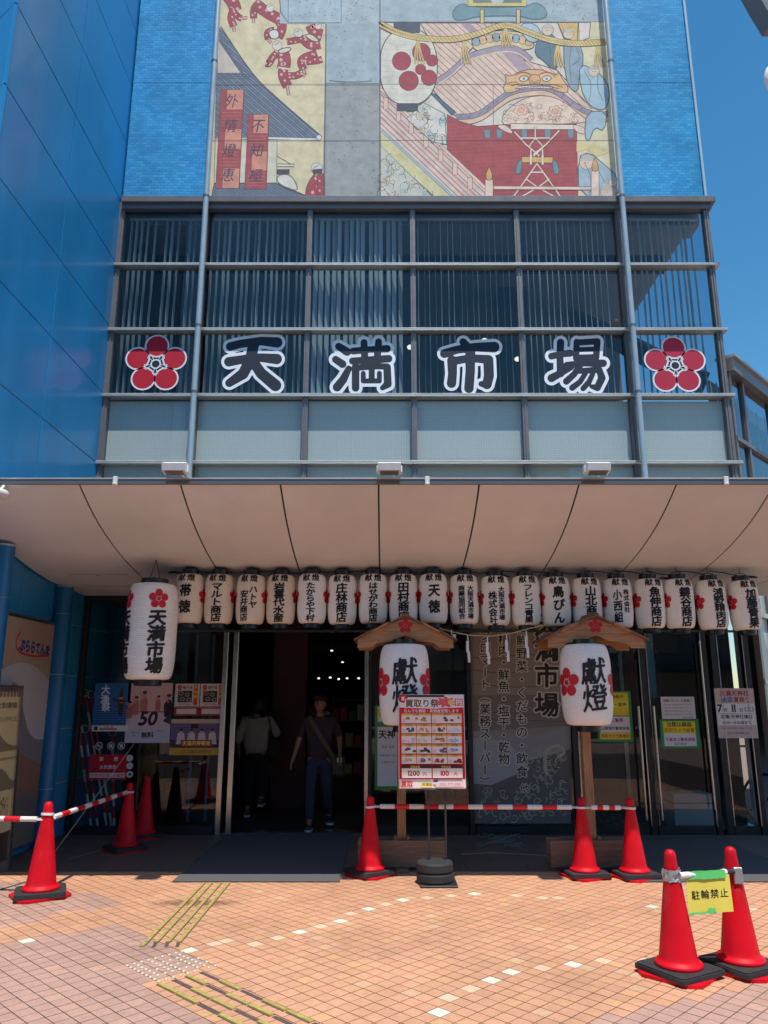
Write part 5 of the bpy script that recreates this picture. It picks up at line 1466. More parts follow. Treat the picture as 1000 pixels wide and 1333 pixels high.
for ch, y in zip('天満市場', (812, 845, 879, 917)): sign_ch(ch, 712, y, 33, True)
q.up()
for t_, x, y, pt in (('生鮮野菜・くだもの・飲食', 679.5, 816, 17.1), ('精肉・鮮魚・塩干・乾物', 656, 831, 15.7), ('プロマート（業務スーパー）', 631.5, 827, 15.9)):
    for i, ch in enumerate(t_):
        yy = y + i * pt
        if ch in 'ー（）':
            for c_, b_, hh in (((200, 196, 190), .1, 0), ((34, 32, 34), .015, .0003)):
                V, F, adv = bold_glyph(ch, b_); q.h += hh; q._put([(x + 15.5 * v[1], -(yy + 15.5 * v[0])) for v in V], F, lin(c_)); q.h -= hh
        else: sign_ch(ch, x, yy, 15.5, False)
sign_ch('他', 683, 1026, 12, False)
q.build('print', PRINT, bq)
mb = MB(); a, b_ = P(616, 1072, YD - .011), P(743, 1072, YD - .011); mb.box(a.x, b_.x, YD - .0115, YD - .0055, a.z, 2.9); obj('sheet', mb, mat('grey_sheet', (.2, .19, .18), .6), bq)

# ================================================================== PAPER LANTERNS
def lantern_prof(r, h, ribs, neck=.62, amp=.0022, sh=3.2):
    out = []
    n = ribs * 3
    for i in range(n + 1):
        t = i / n; u = abs(2 * t - 1)
        e = (1 - u ** sh) ** (1 / sh)
        rad = r * (neck + (1 - neck) * e)
        out.append((rad + amp * math.cos(2 * math.pi * (i / 3)), t * h))
    return out
def surf_r(z, r, h, neck=.62, sh=3.2):
    t = min(max(z / h, 0), 1); u = abs(2 * t - 1)
    return r * (neck + (1 - neck) * (1 - u ** sh) ** (1 / sh))
def split_x(mb, step):                                 # cut a flat print into narrow strips so it can bend round a lantern
    bm = bmesh.new()
    lay = bm.loops.layers.float_color.new('Col')
    for f, c in zip(mb.f, mb.c):
        vs = [bm.verts.new(mb.v[i]) for i in f]
        try: fc = bm.faces.new(vs)
        except ValueError: continue
        for lp in fc.loops: lp[lay] = (*c, 1)
    xs = [v.co.x for v in bm.verts]
    for ax, lo, hi in ((0, min(xs), max(xs)), (1, min(v.co.y for v in bm.verts), max(v.co.y for v in bm.verts))):
        s_ = step if ax == 0 else step * 1.5
        k = math.floor(lo / s_) + 1
        while k * s_ < hi:
            no = (1, 0, 0) if ax == 0 else (0, 1, 0)
            bmesh.ops.bisect_plane(bm, geom=bm.verts[:] + bm.edges[:] + bm.faces[:], plane_co=tuple(k * s_ * a for a in no), plane_no=no, dist=1e-6)
            k += 1
    bm.verts.index_update()
    out = MB(); out.v = [tuple(v.co) for v in bm.verts]
    for f in bm.faces:
        out.f.append([v.index for v in f.verts]); out.c.append(tuple(f.loops[0][lay][:3])); out.m.append(0)
    bm.free(); return out
def wrap_print(draw, r, h, turn, off=.0034, neck=.62, step=.014):
    """draw(pr) works flat: u along the girth in metres from the lantern's front, v = height above its bottom"""
    pr = Print(lambda a, b, hh: Vector((a, b, hh)), .0); draw(pr)
    mb = split_x(pr.mb, step)
    vs = []
    for a, b, hh in mb.v:
        an = a / r - math.pi / 2 + turn
        rad = surf_r(b, r, h, neck) + off + hh
        vs.append((rad * math.cos(an), rad * math.sin(an), b))
    mb.v = vs
    return mb
RL, HL = .156, P(500, 749, 8.2).z - P(500, 812.5, 8.2).z
lb = MB(); lb.lathe(lantern_prof(RL, HL, 24), 36); body_me = mesh_of('lantern_body', lb, M_PAPER, smooth=60); body_mec = mesh_of('lantern_body', lb, M_PAPERC, smooth=60)
lc_ = MB(); lc_.lathe([(.082, -.05), (.088, -.045), (.088, .004), (.076, .006), (.076, -.045)], 28); cap_me = mesh_of('cap', lc_, M_CAPB, smooth=40)
lw = MB(); lw.tube([(-.08, 0, HL + .045), (-.05, 0, HL + .075), (0, 0, HL + .085), (.05, 0, HL + .075), (.08, 0, HL + .045)], .004, 6); wire_me = mesh_of('hanger_wire', lw, M_WIRE)
names = [(248, '帯徳', 0), (287, 'マルト商店', 0), (328, 'ハトヤ|安井商店', 0), (367, '岩喜代水産', 0), (407, 'たからや下村', 0), (446, '庄林商店', 0), (486, 'はせがわ商店', 0), (525, '田村商店', 0), (563.5, '天徳', 0),
         (603.5, '大阪天満市場|商業協同組合', 0), (644, '大阪天満市場|株式会社', .0), (683, 'フレンコ青果', .0), (722, '鳥ぴん', .0), (762, '山北商店', .02), (802, '株式会社|小西組', .0), (843, '魚伸商店', .09), (881, '鍵谷商店', .1), (924, '浦野精肉店', .13), (966, '加藤青果', .12)]
hookw = ['leftmost of the row, beside the tall lantern', 'second from the left end', 'third from the left end', 'fourth from the left end', 'fifth from the left end', 'sixth from the left end', 'seventh from the left end, left of the left wooden roof', 'above the left wooden roof', 'right of the left wooden roof', 'tenth from the left', 'above the second paper streamer', 'above the food list banner', 'left of the right wooden roof', 'above the right wooden roof', 'right of the right wooden roof', 'fourth from the right end', 'third from the right end', 'second from the right end', 'rightmost of the row']
for k, (px, nm, turn) in enumerate(names):
    yt = 749 + max(0, (px - 560)) * .02
    Yl = 8.2 + random.uniform(-.015, .015)
    top = P(px, yt + random.uniform(-.8, .8), Yl)
    z0 = top.z - HL
    lab = 'white paper lantern' if k not in (0, 1) else 'cream paper lantern'
    t = thing('paper_lantern', '%s reading %s, %s' % (lab, nm.replace('|', ' '), hookw[k]), 'lantern', (top.x, Yl, z0), R(random.uniform(-2, 2)), 'small paper lanterns in a row under the canopy')
    if k >= 17: t.rotation_euler.y = R(-1.5)
    inst('paper_body', body_mec if k in (0, 1, 2, 3) else body_me, t)
    inst('cap', cap_me, t, (0, 0, HL + .05)); inst('cap', cap_me, t, (0, 0, 0))
    inst('hanger_wire', wire_me, t)
    mb = MB(); zz = sof(Yl) - z0; mb.tube([(0, 0, min(HL + .08, zz - .01)), (0, 0, zz)], .003, 6); obj('hanger_cord', mb, M_WIRE, t, local=True)
    face = math.atan2(top.x, Yl)                       # lettering faces straight ahead or is turned a little
    cols = nm.split('|')
    def draw(pr):
        pr.glyph('献', -.054, HL - .046, .082, (14, 13, 15), .026, 1.1); pr.glyph('燈', .054, HL - .046, .082, (14, 13, 15), .026, 1.1)
        if len(cols) == 1:
            n_ = len(nm); avail = HL - .115
            s_ = min(.125 if n_ > 2 else .14, avail / n_ * (1.1 if n_ > 2 else .7)); pt = avail / n_ if n_ > 2 else .17
            ytop = HL - .1 - (pt / 2 if n_ > 2 else .085)
            for i, ch in enumerate(nm):
                x, y = 0 + (.0), ytop - i * pt
                ax = min(1.35, .126 / s_)
                if ch == 'ー':
                    V, F, adv = bold_glyph(ch, .04); pr._put([(x + s_ * v[1], y - s_ * v[0]) for v in V], F, (14, 13, 15))
                else: pr.glyph(ch, x, y, s_, (14, 13, 15), .036, ax, .03, .05)
        else:
            for ci, cname in enumerate(cols):
                xx = .05 if ci == 0 else -.046
                small = (k == 14 and ci == 0)
                n_ = len(cname); avail = HL - .17
                if k == 2: avail = HL - .2 if ci == 0 else HL - .2
                pt = avail / max(n_, 4 if ci == 0 else 3); s_ = min(pt * 1.04, .105 if not (small) else .06)
                if k == 14 and ci == 1: s_ = .115; pt = .118
                if small: pt = .062
                ys = HL - .125 - pt / 2 - (.05 if ci == 1 and k in (2, 10) else 0)
                for i, ch in enumerate(cname): pr.glyph(ch, xx, ys - i * pt, s_, (14, 13, 15), .03, min(1.2, .094 / s_), .03, .05)
    lt = wrap_print(draw, RL, HL, turn, .005)
    obj('lettering', lt, LAMPART, t, local=True)
    for sgn in (1, -1):
        cr = wrap_print(lambda pr: pr.crest(0, 0, .088, (206, 28, 44)) or None, RL, HL, 0, .003)
        cr = MB()
        prr = Print(lambda a, b, hh: Vector((a, b, hh)), .0); prr.crest(sgn * 1.46 * RL, HL * .55, .088, (206, 28, 44)); m2 = split_x(prr.mb, .02)
        vs = []
        for a, b, hh in m2.v:
            an = a / RL - math.pi / 2 + turn; rad = surf_r(b, RL, HL) + .003 + hh
            vs.append((rad * math.cos(an), rad * math.sin(an), b))
        m2.v = vs; obj('plum_crest', m2, LAMPART, t, local=True)
# feed cable and dark clips by the lantern tops
mb = MB()
for k in range(len(names) - 1):
    a = P(names[k][0], 744, 8.25); b_ = P(names[k + 1][0], 744 + max(0, names[k + 1][0] - 560) * .018, 8.25)
    mb.tube([(a.x, 8.27, a.z + .01), ((a.x + b_.x) / 2, 8.27, a.z - .01 + random.uniform(-.02, .015)), (b_.x, 8.27, b_.z + .01)], .005, 6, False)
obj('power_cable', mb, M_WIRE, label='thin black cable strung behind the tops of the small lanterns', cat='cable')
for px, py in ((228, 746), (547, 748), (655, 751), (715, 749), (866, 754), (977, 752)):
    c = P(px, py, 8.18); mb = MB(); mb.tube([(c.x - .07, 8.18, c.z + .004), (c.x - .03, 8.18, c.z + .012), (c.x + .03, 8.18, c.z + .008), (c.x + .07, 8.18, c.z + .002)], [.008, .014, .014, .008], 8)
    obj('cable_clip', mb, M_CAPB, label='black cable clip ' + {228: 'right above the tall lantern', 547: 'just left of the 天徳 lantern top', 655: 'right of the 株式会社 lantern top', 715: 'beside the 鳥ぴん lantern top', 866: 'between the 魚伸商店 and 鍵谷商店 lantern tops', 977: 'at the right end over the 加藤青果 lantern'}[px], cat='clip', group='black cable clips between the small lanterns')
# tall lantern on the left
RT = .255; HT_ = P(197, 760, 7.95).z - P(197, 884, 7.95).z
c = P(197, 822, 7.95)
t = thing('tall_lantern', 'tall white paper lantern reading 天満市場 under red plum crests, hanging at the left', 'lantern', (c.x, 7.95, c.z - HT_ / 2))
b_ = MB(); b_.lathe(lantern_prof(RT, HT_, 44, .66, .003, 3.6), 44); obj('paper_body', b_, M_PAPER, t, smooth=60, local=True)
for z in (HT_ + .05, -.0):
    b_ = MB(); b_.lathe([(.13, z - .06), (.138, z - .055), (.138, z + .004), (.12, z + .006), (.12, z - .05)], 28); obj('cap', b_, M_CAPB, t, smooth=40, local=True)
for sg in (.5, -.98):
    def draw(pr):
        x = sg * RT
        pr.crest(x, HT_ - .175, .108, (206, 22, 48))
        for i, ch in enumerate('天満市場'): pr.glyph(ch, x, HT_ - .36 - i * .158, .165, (14, 13, 15), .038, 1.12, .04, .06)
    m2 = wrap_print(draw, RT, HT_, 0, .007, .66, .014); obj('lettering', m2, LAMPART, t, local=True)
b_ = MB(); b_.tube([(-.12, 0, HT_ + .05), (-.05, 0, HT_ + .07), (0, 0, sof(7.95) - LOC[t.name].z)], .004, 6); b_.tube([(.12, 0, HT_ + .05), (.05, 0, HT_ + .07), (0, 0, sof(7.95) - LOC[t.name].z)], .004, 6); obj('hanger_wire', b_, M_WIRE, t, local=True)

# ================================================================== WOODEN LANTERN STANDS
def stand(post_px, roof_px, lan_px, lab, yaw, wdt, vinyl, lturn):
    Yp = 8.0
    b0_ = G(post_px, 1121); px_ = b0_.x
    t = thing('lantern_stand', 'cedar lantern stand ' + lab, 'stand', (px_, Yp, 0), group='gabled wooden lantern stands')
    zr = P(roof_px, 812, Yp).z
    post = MB(); post.box(px_ - .043, px_ + .043, Yp - .043, Yp + .043, .03, zr - .12, .004); obj('post', post, M_WOODV, t)
    for (w_, d_, z0_, z1_, y_) in ((.42, .025, .03, .27, Yp - .09), (.42, .025, .03, .27, Yp + .09)):
        m_ = MB(); m_.box(px_ - w_, px_ + w_, y_ - d_ / 2, y_ + d_ / 2, z0_, z1_, .003); obj('base_board', m_, M_WOODG, t)
    m_ = MB(); m_.box(px_ - .06, px_ + .06, Yp - .2, Yp + .3, 0, .029, .003); m_.box(px_ - .075, px_ - .045, Yp - .077, Yp + .077, .03, .3); m_.box(px_ + .045, px_ + .075, Yp - .077, Yp + .077, .03, .3); obj('foot_beam', m_, M_WOODG, t)
    rx = P(roof_px, 830, Yp - .12).x
    # roof built round its own centre, then turned a little
    def rot(p):
        c_, s_ = math.cos(yaw), math.sin(yaw); return (rx + p[0] * c_ - p[1] * s_, Yp - .02 + p[0] * s_ + p[1] * c_, zr + p[2])
    W2 = wdt / 2
    def piece(name, poly, y0, y1, m__):
        mbp = MB(); mbp.prism(poly, 'y', y0, y1); mbp.v = [rot(v) for v in mbp.v]; return obj(name, mbp, m__, t)
    gable = [(-W2, -.18), (-W2, -.265), (-W2 + .14, -.265), (-.2, -.19), (-.06, -.16), (0, -.13), (.06, -.16), (.2, -.19), (W2 - .14, -.265), (W2, -.265), (W2, -.18), (.0, .045)]
    gable = [(-W2, -.175), (-W2 - .004, -.262), (-W2 + .13, -.262), (-W2 + .19, -.215), (-.12, -.19), (0, -.135), (.12, -.19), (W2 - .19, -.215), (W2 - .13, -.262), (W2 + .004, -.262), (W2, -.175), (W2 * .5, -.055), (0, .04), (-W2 * .5, -.055)]
    piece('gable_board', gable, -.22, -.195, M_WOOD); piece('gable_board', gable, .195, .22, M_WOOD)
    for s_ in (-1, 1):
        for j in range(3):                             # lapped roof boards
            f0, f1 = j / 3, (j + 1) / 3 + .02
            xz = lambda f, up: (s_ * (W2 + .03) * f, .05 - .235 * f + up)
            p4 = [xz(f0, .004 + (2 - j) * .0), xz(f1, .0), xz(f1, .014), xz(f0, .026)]
            piece('roof_board', p4, -.26, .26, M_BARK if j != 1 else M_WOOD)
        # ragged weather boards standing proud near the ridge
    piece('ridge_cap', [(-.05, .03), (.05, .03), (.03, .085), (-.03, .085)], -.24, .24, M_BARK)
    piece('cross_beam', [(-W2 + .06, -.215), (W2 - .06, -.215), (W2 - .06, -.175), (-W2 + .06, -.175)], -.04, .04, M_WOOD)
    pr = Print(lambda a, b, hh: Vector(rot((a, -.2215 - hh, b))), .0005); pr.crest(0, -.045, .078, (200, 20, 40)); pr.build('plum_crest', LAMPART, t)
    pr = MB()
    # lantern
    lx = P(lan_px, 890, Yp - .23).x
    RB, HB = .248, .775
    zl = P(lan_px, 944, Yp - .23).z
    L = thing('votive_lantern', 'white paper votive lantern reading 獻燈 hanging under the gabled roof ' + lab, 'lantern', (lx, Yp - .23, zl), 0, 'large votive lanterns on wooden stands')
    q_ = MB(); q_.lathe(lantern_prof(RB, HB, 42, .66, .0022, 3.0), 44); obj('paper_body', q_, M_PAPER, L, smooth=60, local=True)
    for z in (HB + .045, -.0):
        q_ = MB(); q_.lathe([(.11, z - .06), (.115, z - .055), (.115, z + .004), (.1, z + .006), (.1, z - .05)], 28); obj('cap', q_, M_CAPB, L, smooth=40, local=True)
    def draw(pr_):
        for i, ch in enumerate('獻燈'): pr_.glyph(ch, 0, HB * .66 - i * .25, .27, (22, 22, 26), .017, .98, .03, .1)
    obj('lettering', wrap_print(draw, RB, HB, lturn, .006, .66, .016), LAMPART, L, local=True)
    for sg_ in (1.17, -1.17):
        def d2(pr_): pr_.crest(sg_ * RB, HB * .52, .15, (206, 28, 50))
        obj('plum_crest', wrap_print(d2, RB, HB, lturn, .004, .66, .02), LAMPART, L, local=True)
    q_ = MB(); q_.tube([(0, 0, HB + .05), (0, .08, HB + .12)], .006, 6); obj('hanger_wire', q_, M_WIRE, L, local=True)
    # clear plastic cover, crumpled
    if vinyl:
        q_ = MB(); n_ = 30; rr_ = random.Random(lan_px)
        prf = [(.16, HB + .03), (.3, HB - .06), (.315, HB * .6), (.31, HB * .3), (.28, .04)]
        for i in range(len(prf)):
            for j in range(n_):
                an = 2 * math.pi * j / n_; jag = rr_.uniform(-.02, .02); q_.v.append(((prf[i][0] + jag) * math.cos(an), (prf[i][0] + jag) * math.sin(an) * .96, prf[i][1] + rr_.uniform(-.02, .02)))
        for i in range(len(prf) - 1):
            for j in range(n_):
                if j < 2 and False: continue
                a_, b2 = i * n_ + j, i * n_ + (j + 1) % n_; q_.f.append([a_, b2, b2 + n_, a_ + n_]); q_.c.append((1, 1, 1)); q_.m.append(0)
        obj('clear_cover', q_, M_VINYL, L, smooth=80, local=True)
    return t, rx, zr
stand(522, 527.5, 526.5, 'left of the red price poster', R(0), .95, False, .0)
stand(760, 770, 763, 'behind the two right-hand barrier cones', R(4), .98, False, .1)

# straw cord with paper streamers between the stands
cord = thing('straw_cord', 'thin sagging straw cord strung between the two wooden stands', 'rope', P(640, 828, 7.85))
pts = [P(x, y, 7.85) for x, y in ((572, 818), (590, 823), (612, 827), (640, 828), (664, 825), (690, 818), (716, 812))]
mb = MB(); mb.tube(pts, .006, 7); obj('cord', mb, M_ROPE, cord)
for k, (px, py) in enumerate(((609, 827), (634.5, 829), (659.5, 826), (685, 821), (588, 820))):
    c = P(px, py, 7.83)
    s_ = thing('paper_streamer', 'white zigzag paper streamer on the straw cord, ' + ('left of the banner', 'in front of the banner left edge', 'over the middle food column', 'over the right food column', 'half hidden by the left roof')[k], 'paper streamer', (c.x, c.y, c.z - .25), group='paper streamers on the straw cord')
    w_ = .03; m_ = MB(); a_ = c.x
    segs = [(-.006, 0, -.004, -.06, .01), (-.018, -.055, -.02, -.17, .028), (-.008, -.16, -.006, -.27, .026)] if k != 4 else [(-.006, 0, -.004, -.05, .01), (.01, -.045, .012, -.09, .03)]
    for j, (x0, z0_, x1, z1_, ww) in enumerate(segs):
        m_.add([(a_ + x0, 7.83 - .004 * j, c.z + z0_), (a_ + x0 + ww, 7.83 - .004 * j, c.z + z0_), (a_ + x1 + ww, 7.83 - .004 * j - .006, c.z + z1_), (a_ + x1, 7.83 - .004 * j - .006, c.z + z1_),
                (a_ + x0, 7.832 - .004 * j, c.z + z0_), (a_ + x0 + ww, 7.832 - .004 * j, c.z + z0_), (a_ + x1 + ww, 7.832 - .004 * j - .006, c.z + z1_), (a_ + x1, 7.832 - .004 * j - .006, c.z + z1_)],
               [(0, 3, 2, 1), (4, 5, 6, 7), (0, 1, 5, 4), (1, 2, 6, 5), (2, 3, 7, 6), (3, 0, 4, 7)])
    obj('folded_paper', m_, M_WHITEP, s_)

# ================================================================== TRAFFIC CONES AND BARS
def cone(x, y, rz, lab, s=1.0, ring=True, ringz=.60, weight=True, group='red traffic cones'):
    t = thing('traffic_cone', lab, 'traffic cone', (x, y, 0), rz, group)
    if not hasattr(cone, 'm'):
        b_ = MB(); b_.lathe([(.0, .05), (.136, .05), (.139, .058), (.139, .068), (.132, .077), (.118, .083), (.112, .095), (.107, .12), (.036, .63), (.0345, .655), (.031, .675), (.02, .69), (0, .695)], 40)
        f_ = MB(); f_.prism([(-.195, -.14), (-.14, -.195), (.14, -.195), (.195, -.14), (.195, .14), (.14, .195), (-.14, .195), (-.195, .14)], 'z', .001, .02); f_.prism([(-.13, -.13), (.13, -.13), (.13, .13), (-.13, .13)], 'z', .0185, .05)
        w_ = MB(); w_.prism([(-.186, -.17), (-.17, -.186), (.17, -.186), (.186, -.17), (.186, .17), (.17, .186), (-.17, .186), (-.186, .17)], 'z', .021, .044); w_.prism([(-.178, -.16), (-.16, -.178), (.16, -.178), (.178, -.16), (.178, .16), (.16, .178), (-.16, .178), (-.178, .16)], 'z', .044, .052)
        r_ = MB()
        ang = [2 * math.pi * i / 24 for i in range(24)]
        for a_ in range(24):
            pass
        r_.lathe([(.041, -.009), (.05, -.009), (.05, .009), (.0405, .009)], 24)
        cone.m = [mesh_of(n_, q_, m_, smooth=45) for n_, q_, m_ in (('body', b_, M_CONE), ('base_flange', f_, M_CONE), ('rubber_weight', w_, M_RUBBER), ('bar_ring', r_, M_WHITEP))]
        cone.m[1].name = 'base_flange'
    inst('body', cone.m[0], t); inst('base_flange', cone.m[1], t, (0, 0, 0), (0, 0, R(16)))
    if weight: inst('rubber_weight', cone.m[2], t)
    if ring: inst('bar_ring', cone.m[3], t, (0, 0, ringz), (R(random.uniform(-6, 6)), R(random.uniform(-6, 6)), 0))
    if s != 1: t.scale = (s, s, s)
    return t
cp = {}
def cone_px(px, py, rz, lab, **k):
    p = G(px, py); cone(p.x, p.y, R(rz), lab, **k); cp[(px, py)] = p; return p
cA = cone_px(52, 1167, 22, 'red cone on the sunny tiles at the far left, striped bars running off both ways', s=1.07)
cB = cone_px(163, 1107, 40, 'red cone in the shade left of the entrance, front one of two close together')
cC = cone_px(187, 1090, 30, 'red cone in the shade directly behind another one near the glass', ring=False)
cD = cone_px(482, 1139, 35, 'red cone at the right edge of the entrance mat, left end of the long bar')
cE = cone_px(762, 1141, 8, 'red cone in front of the right lantern post where two striped bars meet')
cF = cone_px(827, 1142, 12, 'red cone at the right end of the short striped bar')
cG = cone_px(885, 1269, 30, 'large red cone nearest the camera, left of the yellow sheet, neck wound in silver tape', ring=False)
cH = cone_px(966, 1262, 28, 'red cone nearest the camera, right of the yellow sheet, silver tape patch at its neck', ring=False)
def bar(a, b_, lab, n=7, r=.0225, rings=True, first=0, group='red and white striped barrier bars'):
    a, b_ = Vector(a), Vector(b_); t = thing('barrier_bar', lab, 'barrier bar', a, group=group)
    d = (b_ - a) / n
    for k in range(n):
        m_ = MB(); m_.tube([a + d * k + d * .003, a + d * (k + 1) - d * .003], r if 0 < k < n - 1 else r * .97, 14)
        obj('stripe', m_, (M_WHITEP, M_REDP)[(k + first) % 2], t, smooth=50)
    if rings:
        for p, e in ((a, -1), (b_, 1)):
            u = d.normalized(); m_ = MB(); c_ = p + u * e * .046; ax = Vector((0, 0, 1)); v_ = u.cross(ax).normalized()
            up_ = v_.cross(u).normalized()
            m_.tube([c_ + (u * math.cos(w2) + v_ * math.sin(w2)) * .047 for w2 in [i * math.pi / 10 for i in range(21)]], .0055, 6, False)
            obj('end_ring', m_, M_WHITEP, t, smooth=True)
    return t
zb = .6
def between(p, q, lab, za=zb, zb_=zb, **k):
    a, b_ = Vector((p.x, p.y, za)), Vector((q.x, q.y, zb_)); u = (b_ - a).normalized()
    bar(a + u * .09, b_ - u * .09, lab, **k)
between(Vector((cA.x - 1.45, cA.y + .12, 0)), cA, 'striped bar entering from the left edge to the far left cone', n=9)
between(cA, cB, 'striped bar slanting back from the far left cone to the shaded cone', n=11)
between(cD, cE, 'long striped bar crossing in front of both lantern posts', n=13)
between(cE, cF, 'short striped bar between the two right cones in front of the glass doors', n=5, first=0)

# near pair: wrapped bar with yellow sheet
zq = .555
u = Vector((cH.x - cG.x, cH.y - cG.y, 0)).normalized(); side = Vector((-u.y, u.x, 0))
if side.y > 0: side = -side
bb = thing('barrier_bar', 'short tape-wrapped bar joining the two nearest cones above the yellow sheet', 'barrier bar', (cG.x, cG.y, zq))
a, b_ = Vector((cG.x, cG.y, zq)) + side * .055, Vector((cH.x, cH.y, zq + .005)) + side * .055
m_ = MB(); m_.tube([a + u * .02, a + (b_ - a) * .42], .018, 12); obj('wrapped_end', m_, M_WTAPE, bb, smooth=True)
m_ = MB(); m_.tube([a + (b_ - a) * .421, a + (b_ - a) * .72], .016, 12); obj('stripe', m_, M_REDP, bb, smooth=True)
m_ = MB(); m_.tube([a + (b_ - a) * .721, a + (b_ - a) * .8], .019, 12); obj('wrapped_end', m_, M_WTAPE, bb, smooth=True)
m_ = MB(); m_.tube([a + (b_ - a) * .801, b_ - u * .03], .015, 12); obj('stripe', m_, M_DARK, bb, smooth=True)
rr = random.Random(2)
def tapewad(cx, cy, cz, r_, h_, lab, turns=26):
    m_ = MB(); nn = turns
    for i in range(4):
        for j in range(nn):
            an = 2 * math.pi * j / nn; rad = r_ + rr.uniform(-.006, .009); m_.v.append((cx + rad * math.cos(an), cy + rad * math.sin(an), cz + (i - 1.5) / 3 * h_ + rr.uniform(-.006, .006)))
    for i in range(3):
        for j in range(nn):
            p_, q_ = i * nn + j, i * nn + (j + 1) % nn; m_.f.append([p_, q_, q_ + nn, p_ + nn]); m_.c.append((1, 1, 1)); m_.m.append(0)
    return m_
obj('silver_tape', tapewad(cG.x, cG.y, zq - .005, .052, .07, ''), M_TAPE, label='crumpled silver tape wound round the neck of the nearest left cone', cat='tape')
m_ = tapewad(cH.x, cH.y, zq, .05, .02, ''); n_c = Vector((cH.x, cH.y, zq)) - Vector((0, .056, 0)); m_.box(n_c.x - .02, n_c.x + .035, n_c.y - .012, n_c.y + .002, zq - .065, zq + .03, .004)
obj('silver_tape', m_, M_TAPE, label='folded silver tape patch on the neck of the nearest right cone', cat='tape')
# the sheet, measured from the photograph's corners on a plane just in front of the bar
ys = ((cG.y + cH.y) / 2 - .085)
corners = [P(893, 1141, ys), P(949, 1138, ys + .01), P(954.5, 1186, ys - .01), P(896, 1190, ys - .02)]
A_, B_, C_, D_ = corners
def sheetfn(uu, vv, h):
    p = (A_ * (1 - uu) + B_ * uu) * (1 - vv) + (D_ * (1 - uu) + C_ * uu) * vv
    p = p.copy(); p.y += .006 * math.sin(uu * 5) * vv - .01 * vv * (1 - uu); return Vector((p.x, p.y - h, p.z))
sh = thing('paper_sign', 'yellow sheet reading 駐輪禁止 hung by green tape between the two nearest cones', 'sign', (A_ + B_) / 2)
m_ = MB(); n1, n2_ = 10, 8
for hh in (0, .0012):
    for j in range(n2_ + 1):
        for i in range(n1 + 1): m_.v.append(tuple(sheetfn(i / n1, j / n2_, hh)))
K1 = (n1 + 1) * (n2_ + 1)
for o_ in (0, K1):
    for j in range(n2_):
        for i in range(n1):
            q_ = [o_ + j * (n1 + 1) + i, o_ + j * (n1 + 1) + i + 1, o_ + (j + 1) * (n1 + 1) + i + 1, o_ + (j + 1) * (n1 + 1) + i]
            m_.f.append(q_ if o_ == 0 else q_[::-1]); m_.c.append((1, 1, 1)); m_.m.append(0)
obj('sheet', m_, M_YELLOW, sh, smooth=True)
pr = Print(lambda a, b, h: sheetfn(a, -b, .002 + h), .0)
asp = (A_ - D_).length / (B_ - A_).length
for i, ch in enumerate('駐輪禁止'):
    V, F, adv = bold_glyph(ch, .018); x = .19 + i * .215; pr._put([(x + .2 * v[0], -.5 + .2 * v[1] / asp + .035 * (x - .5)) for v in V], F, (30, 26, 16))
pr.build('lettering', PRINT, sh)
def strip_on(u0, u1, v0, v1, nm, m__, hgt):
    q_ = MB(); nn = 12
    for hh in (hgt, hgt + .002):
        for j in range(3):
            for i in range(nn + 1): q_.v.append(tuple(sheetfn(u0 + (u1 - u0) * i / nn, v0 + (v1 - v0) * j / 2 + rr.uniform(-.012, .012), hh + rr.uniform(0, .003))))
    kk = (nn + 1) * 3
    for o_ in (0, kk):
        for j in range(2):
            for i in range(nn):
                f_ = [o_ + j * (nn + 1) + i, o_ + j * (nn + 1) + i + 1, o_ + (j + 1) * (nn + 1) + i + 1, o_ + (j + 1) * (nn + 1) + i]; q_.f.append(f_ if o_ == 0 else f_[::-1]); q_.c.append((1, 1, 1)); q_.m.append(0)
    obj(nm, q_, m__, sh, smooth=True)
strip_on(.06, .9, -.14, .09, 'green_tape', M_GTAPE, .006); strip_on(.45, .6, .88, 1.02, 'green_tape', M_GTAPE, .003); strip_on(.0, .62, .965, 1.01, 'green_tape', M_GTAPE, .002)

# bars stacked upright in the left corner
for (bx, by, tx, ty_, tz, lab) in ((-3.42, 10.14, -3.785, 10.02, 1.62, 'leaning striped pole in the left corner, tall one at the back'), (-3.36, 10.15, -3.72, 10.04, 1.60, 'leaning striped pole just right of the tallest one in the left corner'),
                                   (-3.58, 10.05, -3.80, 9.97, 1.17, 'leaning striped pole in the left corner, front left of the bundle'), (-3.50, 10.06, -3.73, 9.98, 1.18, 'leaning striped pole in the left corner, front right of the bundle'), (-3.3, 10.05, -3.5, 10.3, 1.12, 'shorter leaning striped pole behind the red notice')):
    a, b_ = Vector((bx, by, .02)), Vector((tx, ty_, tz)); t = thing('barrier_pole', lab, 'barrier bar', a, group='striped poles leaning in the left corner')
    n_ = 8; d = (b_ - a) / n_
    for k in range(n_):
        m_ = MB(); m_.tube([a + d * k + d * .003, a + d * (k + 1) - d * .003], .016, 12); obj('stripe', m_, (M_WHITEP, M_REDP)[k % 2], t, smooth=50)
    u2 = d.normalized(); c_ = b_ + u2 * .045; v_ = Vector((1, .3, 0)).normalized()
    m_ = MB(); m_.tube([c_ + (u2 * math.cos(w2) + v_ * math.sin(w2)) * .046 for w2 in [i * math.pi / 10 for i in range(21)]], .0055, 6, False); obj('end_ring', m_, M_WHITEP, t, smooth=True)

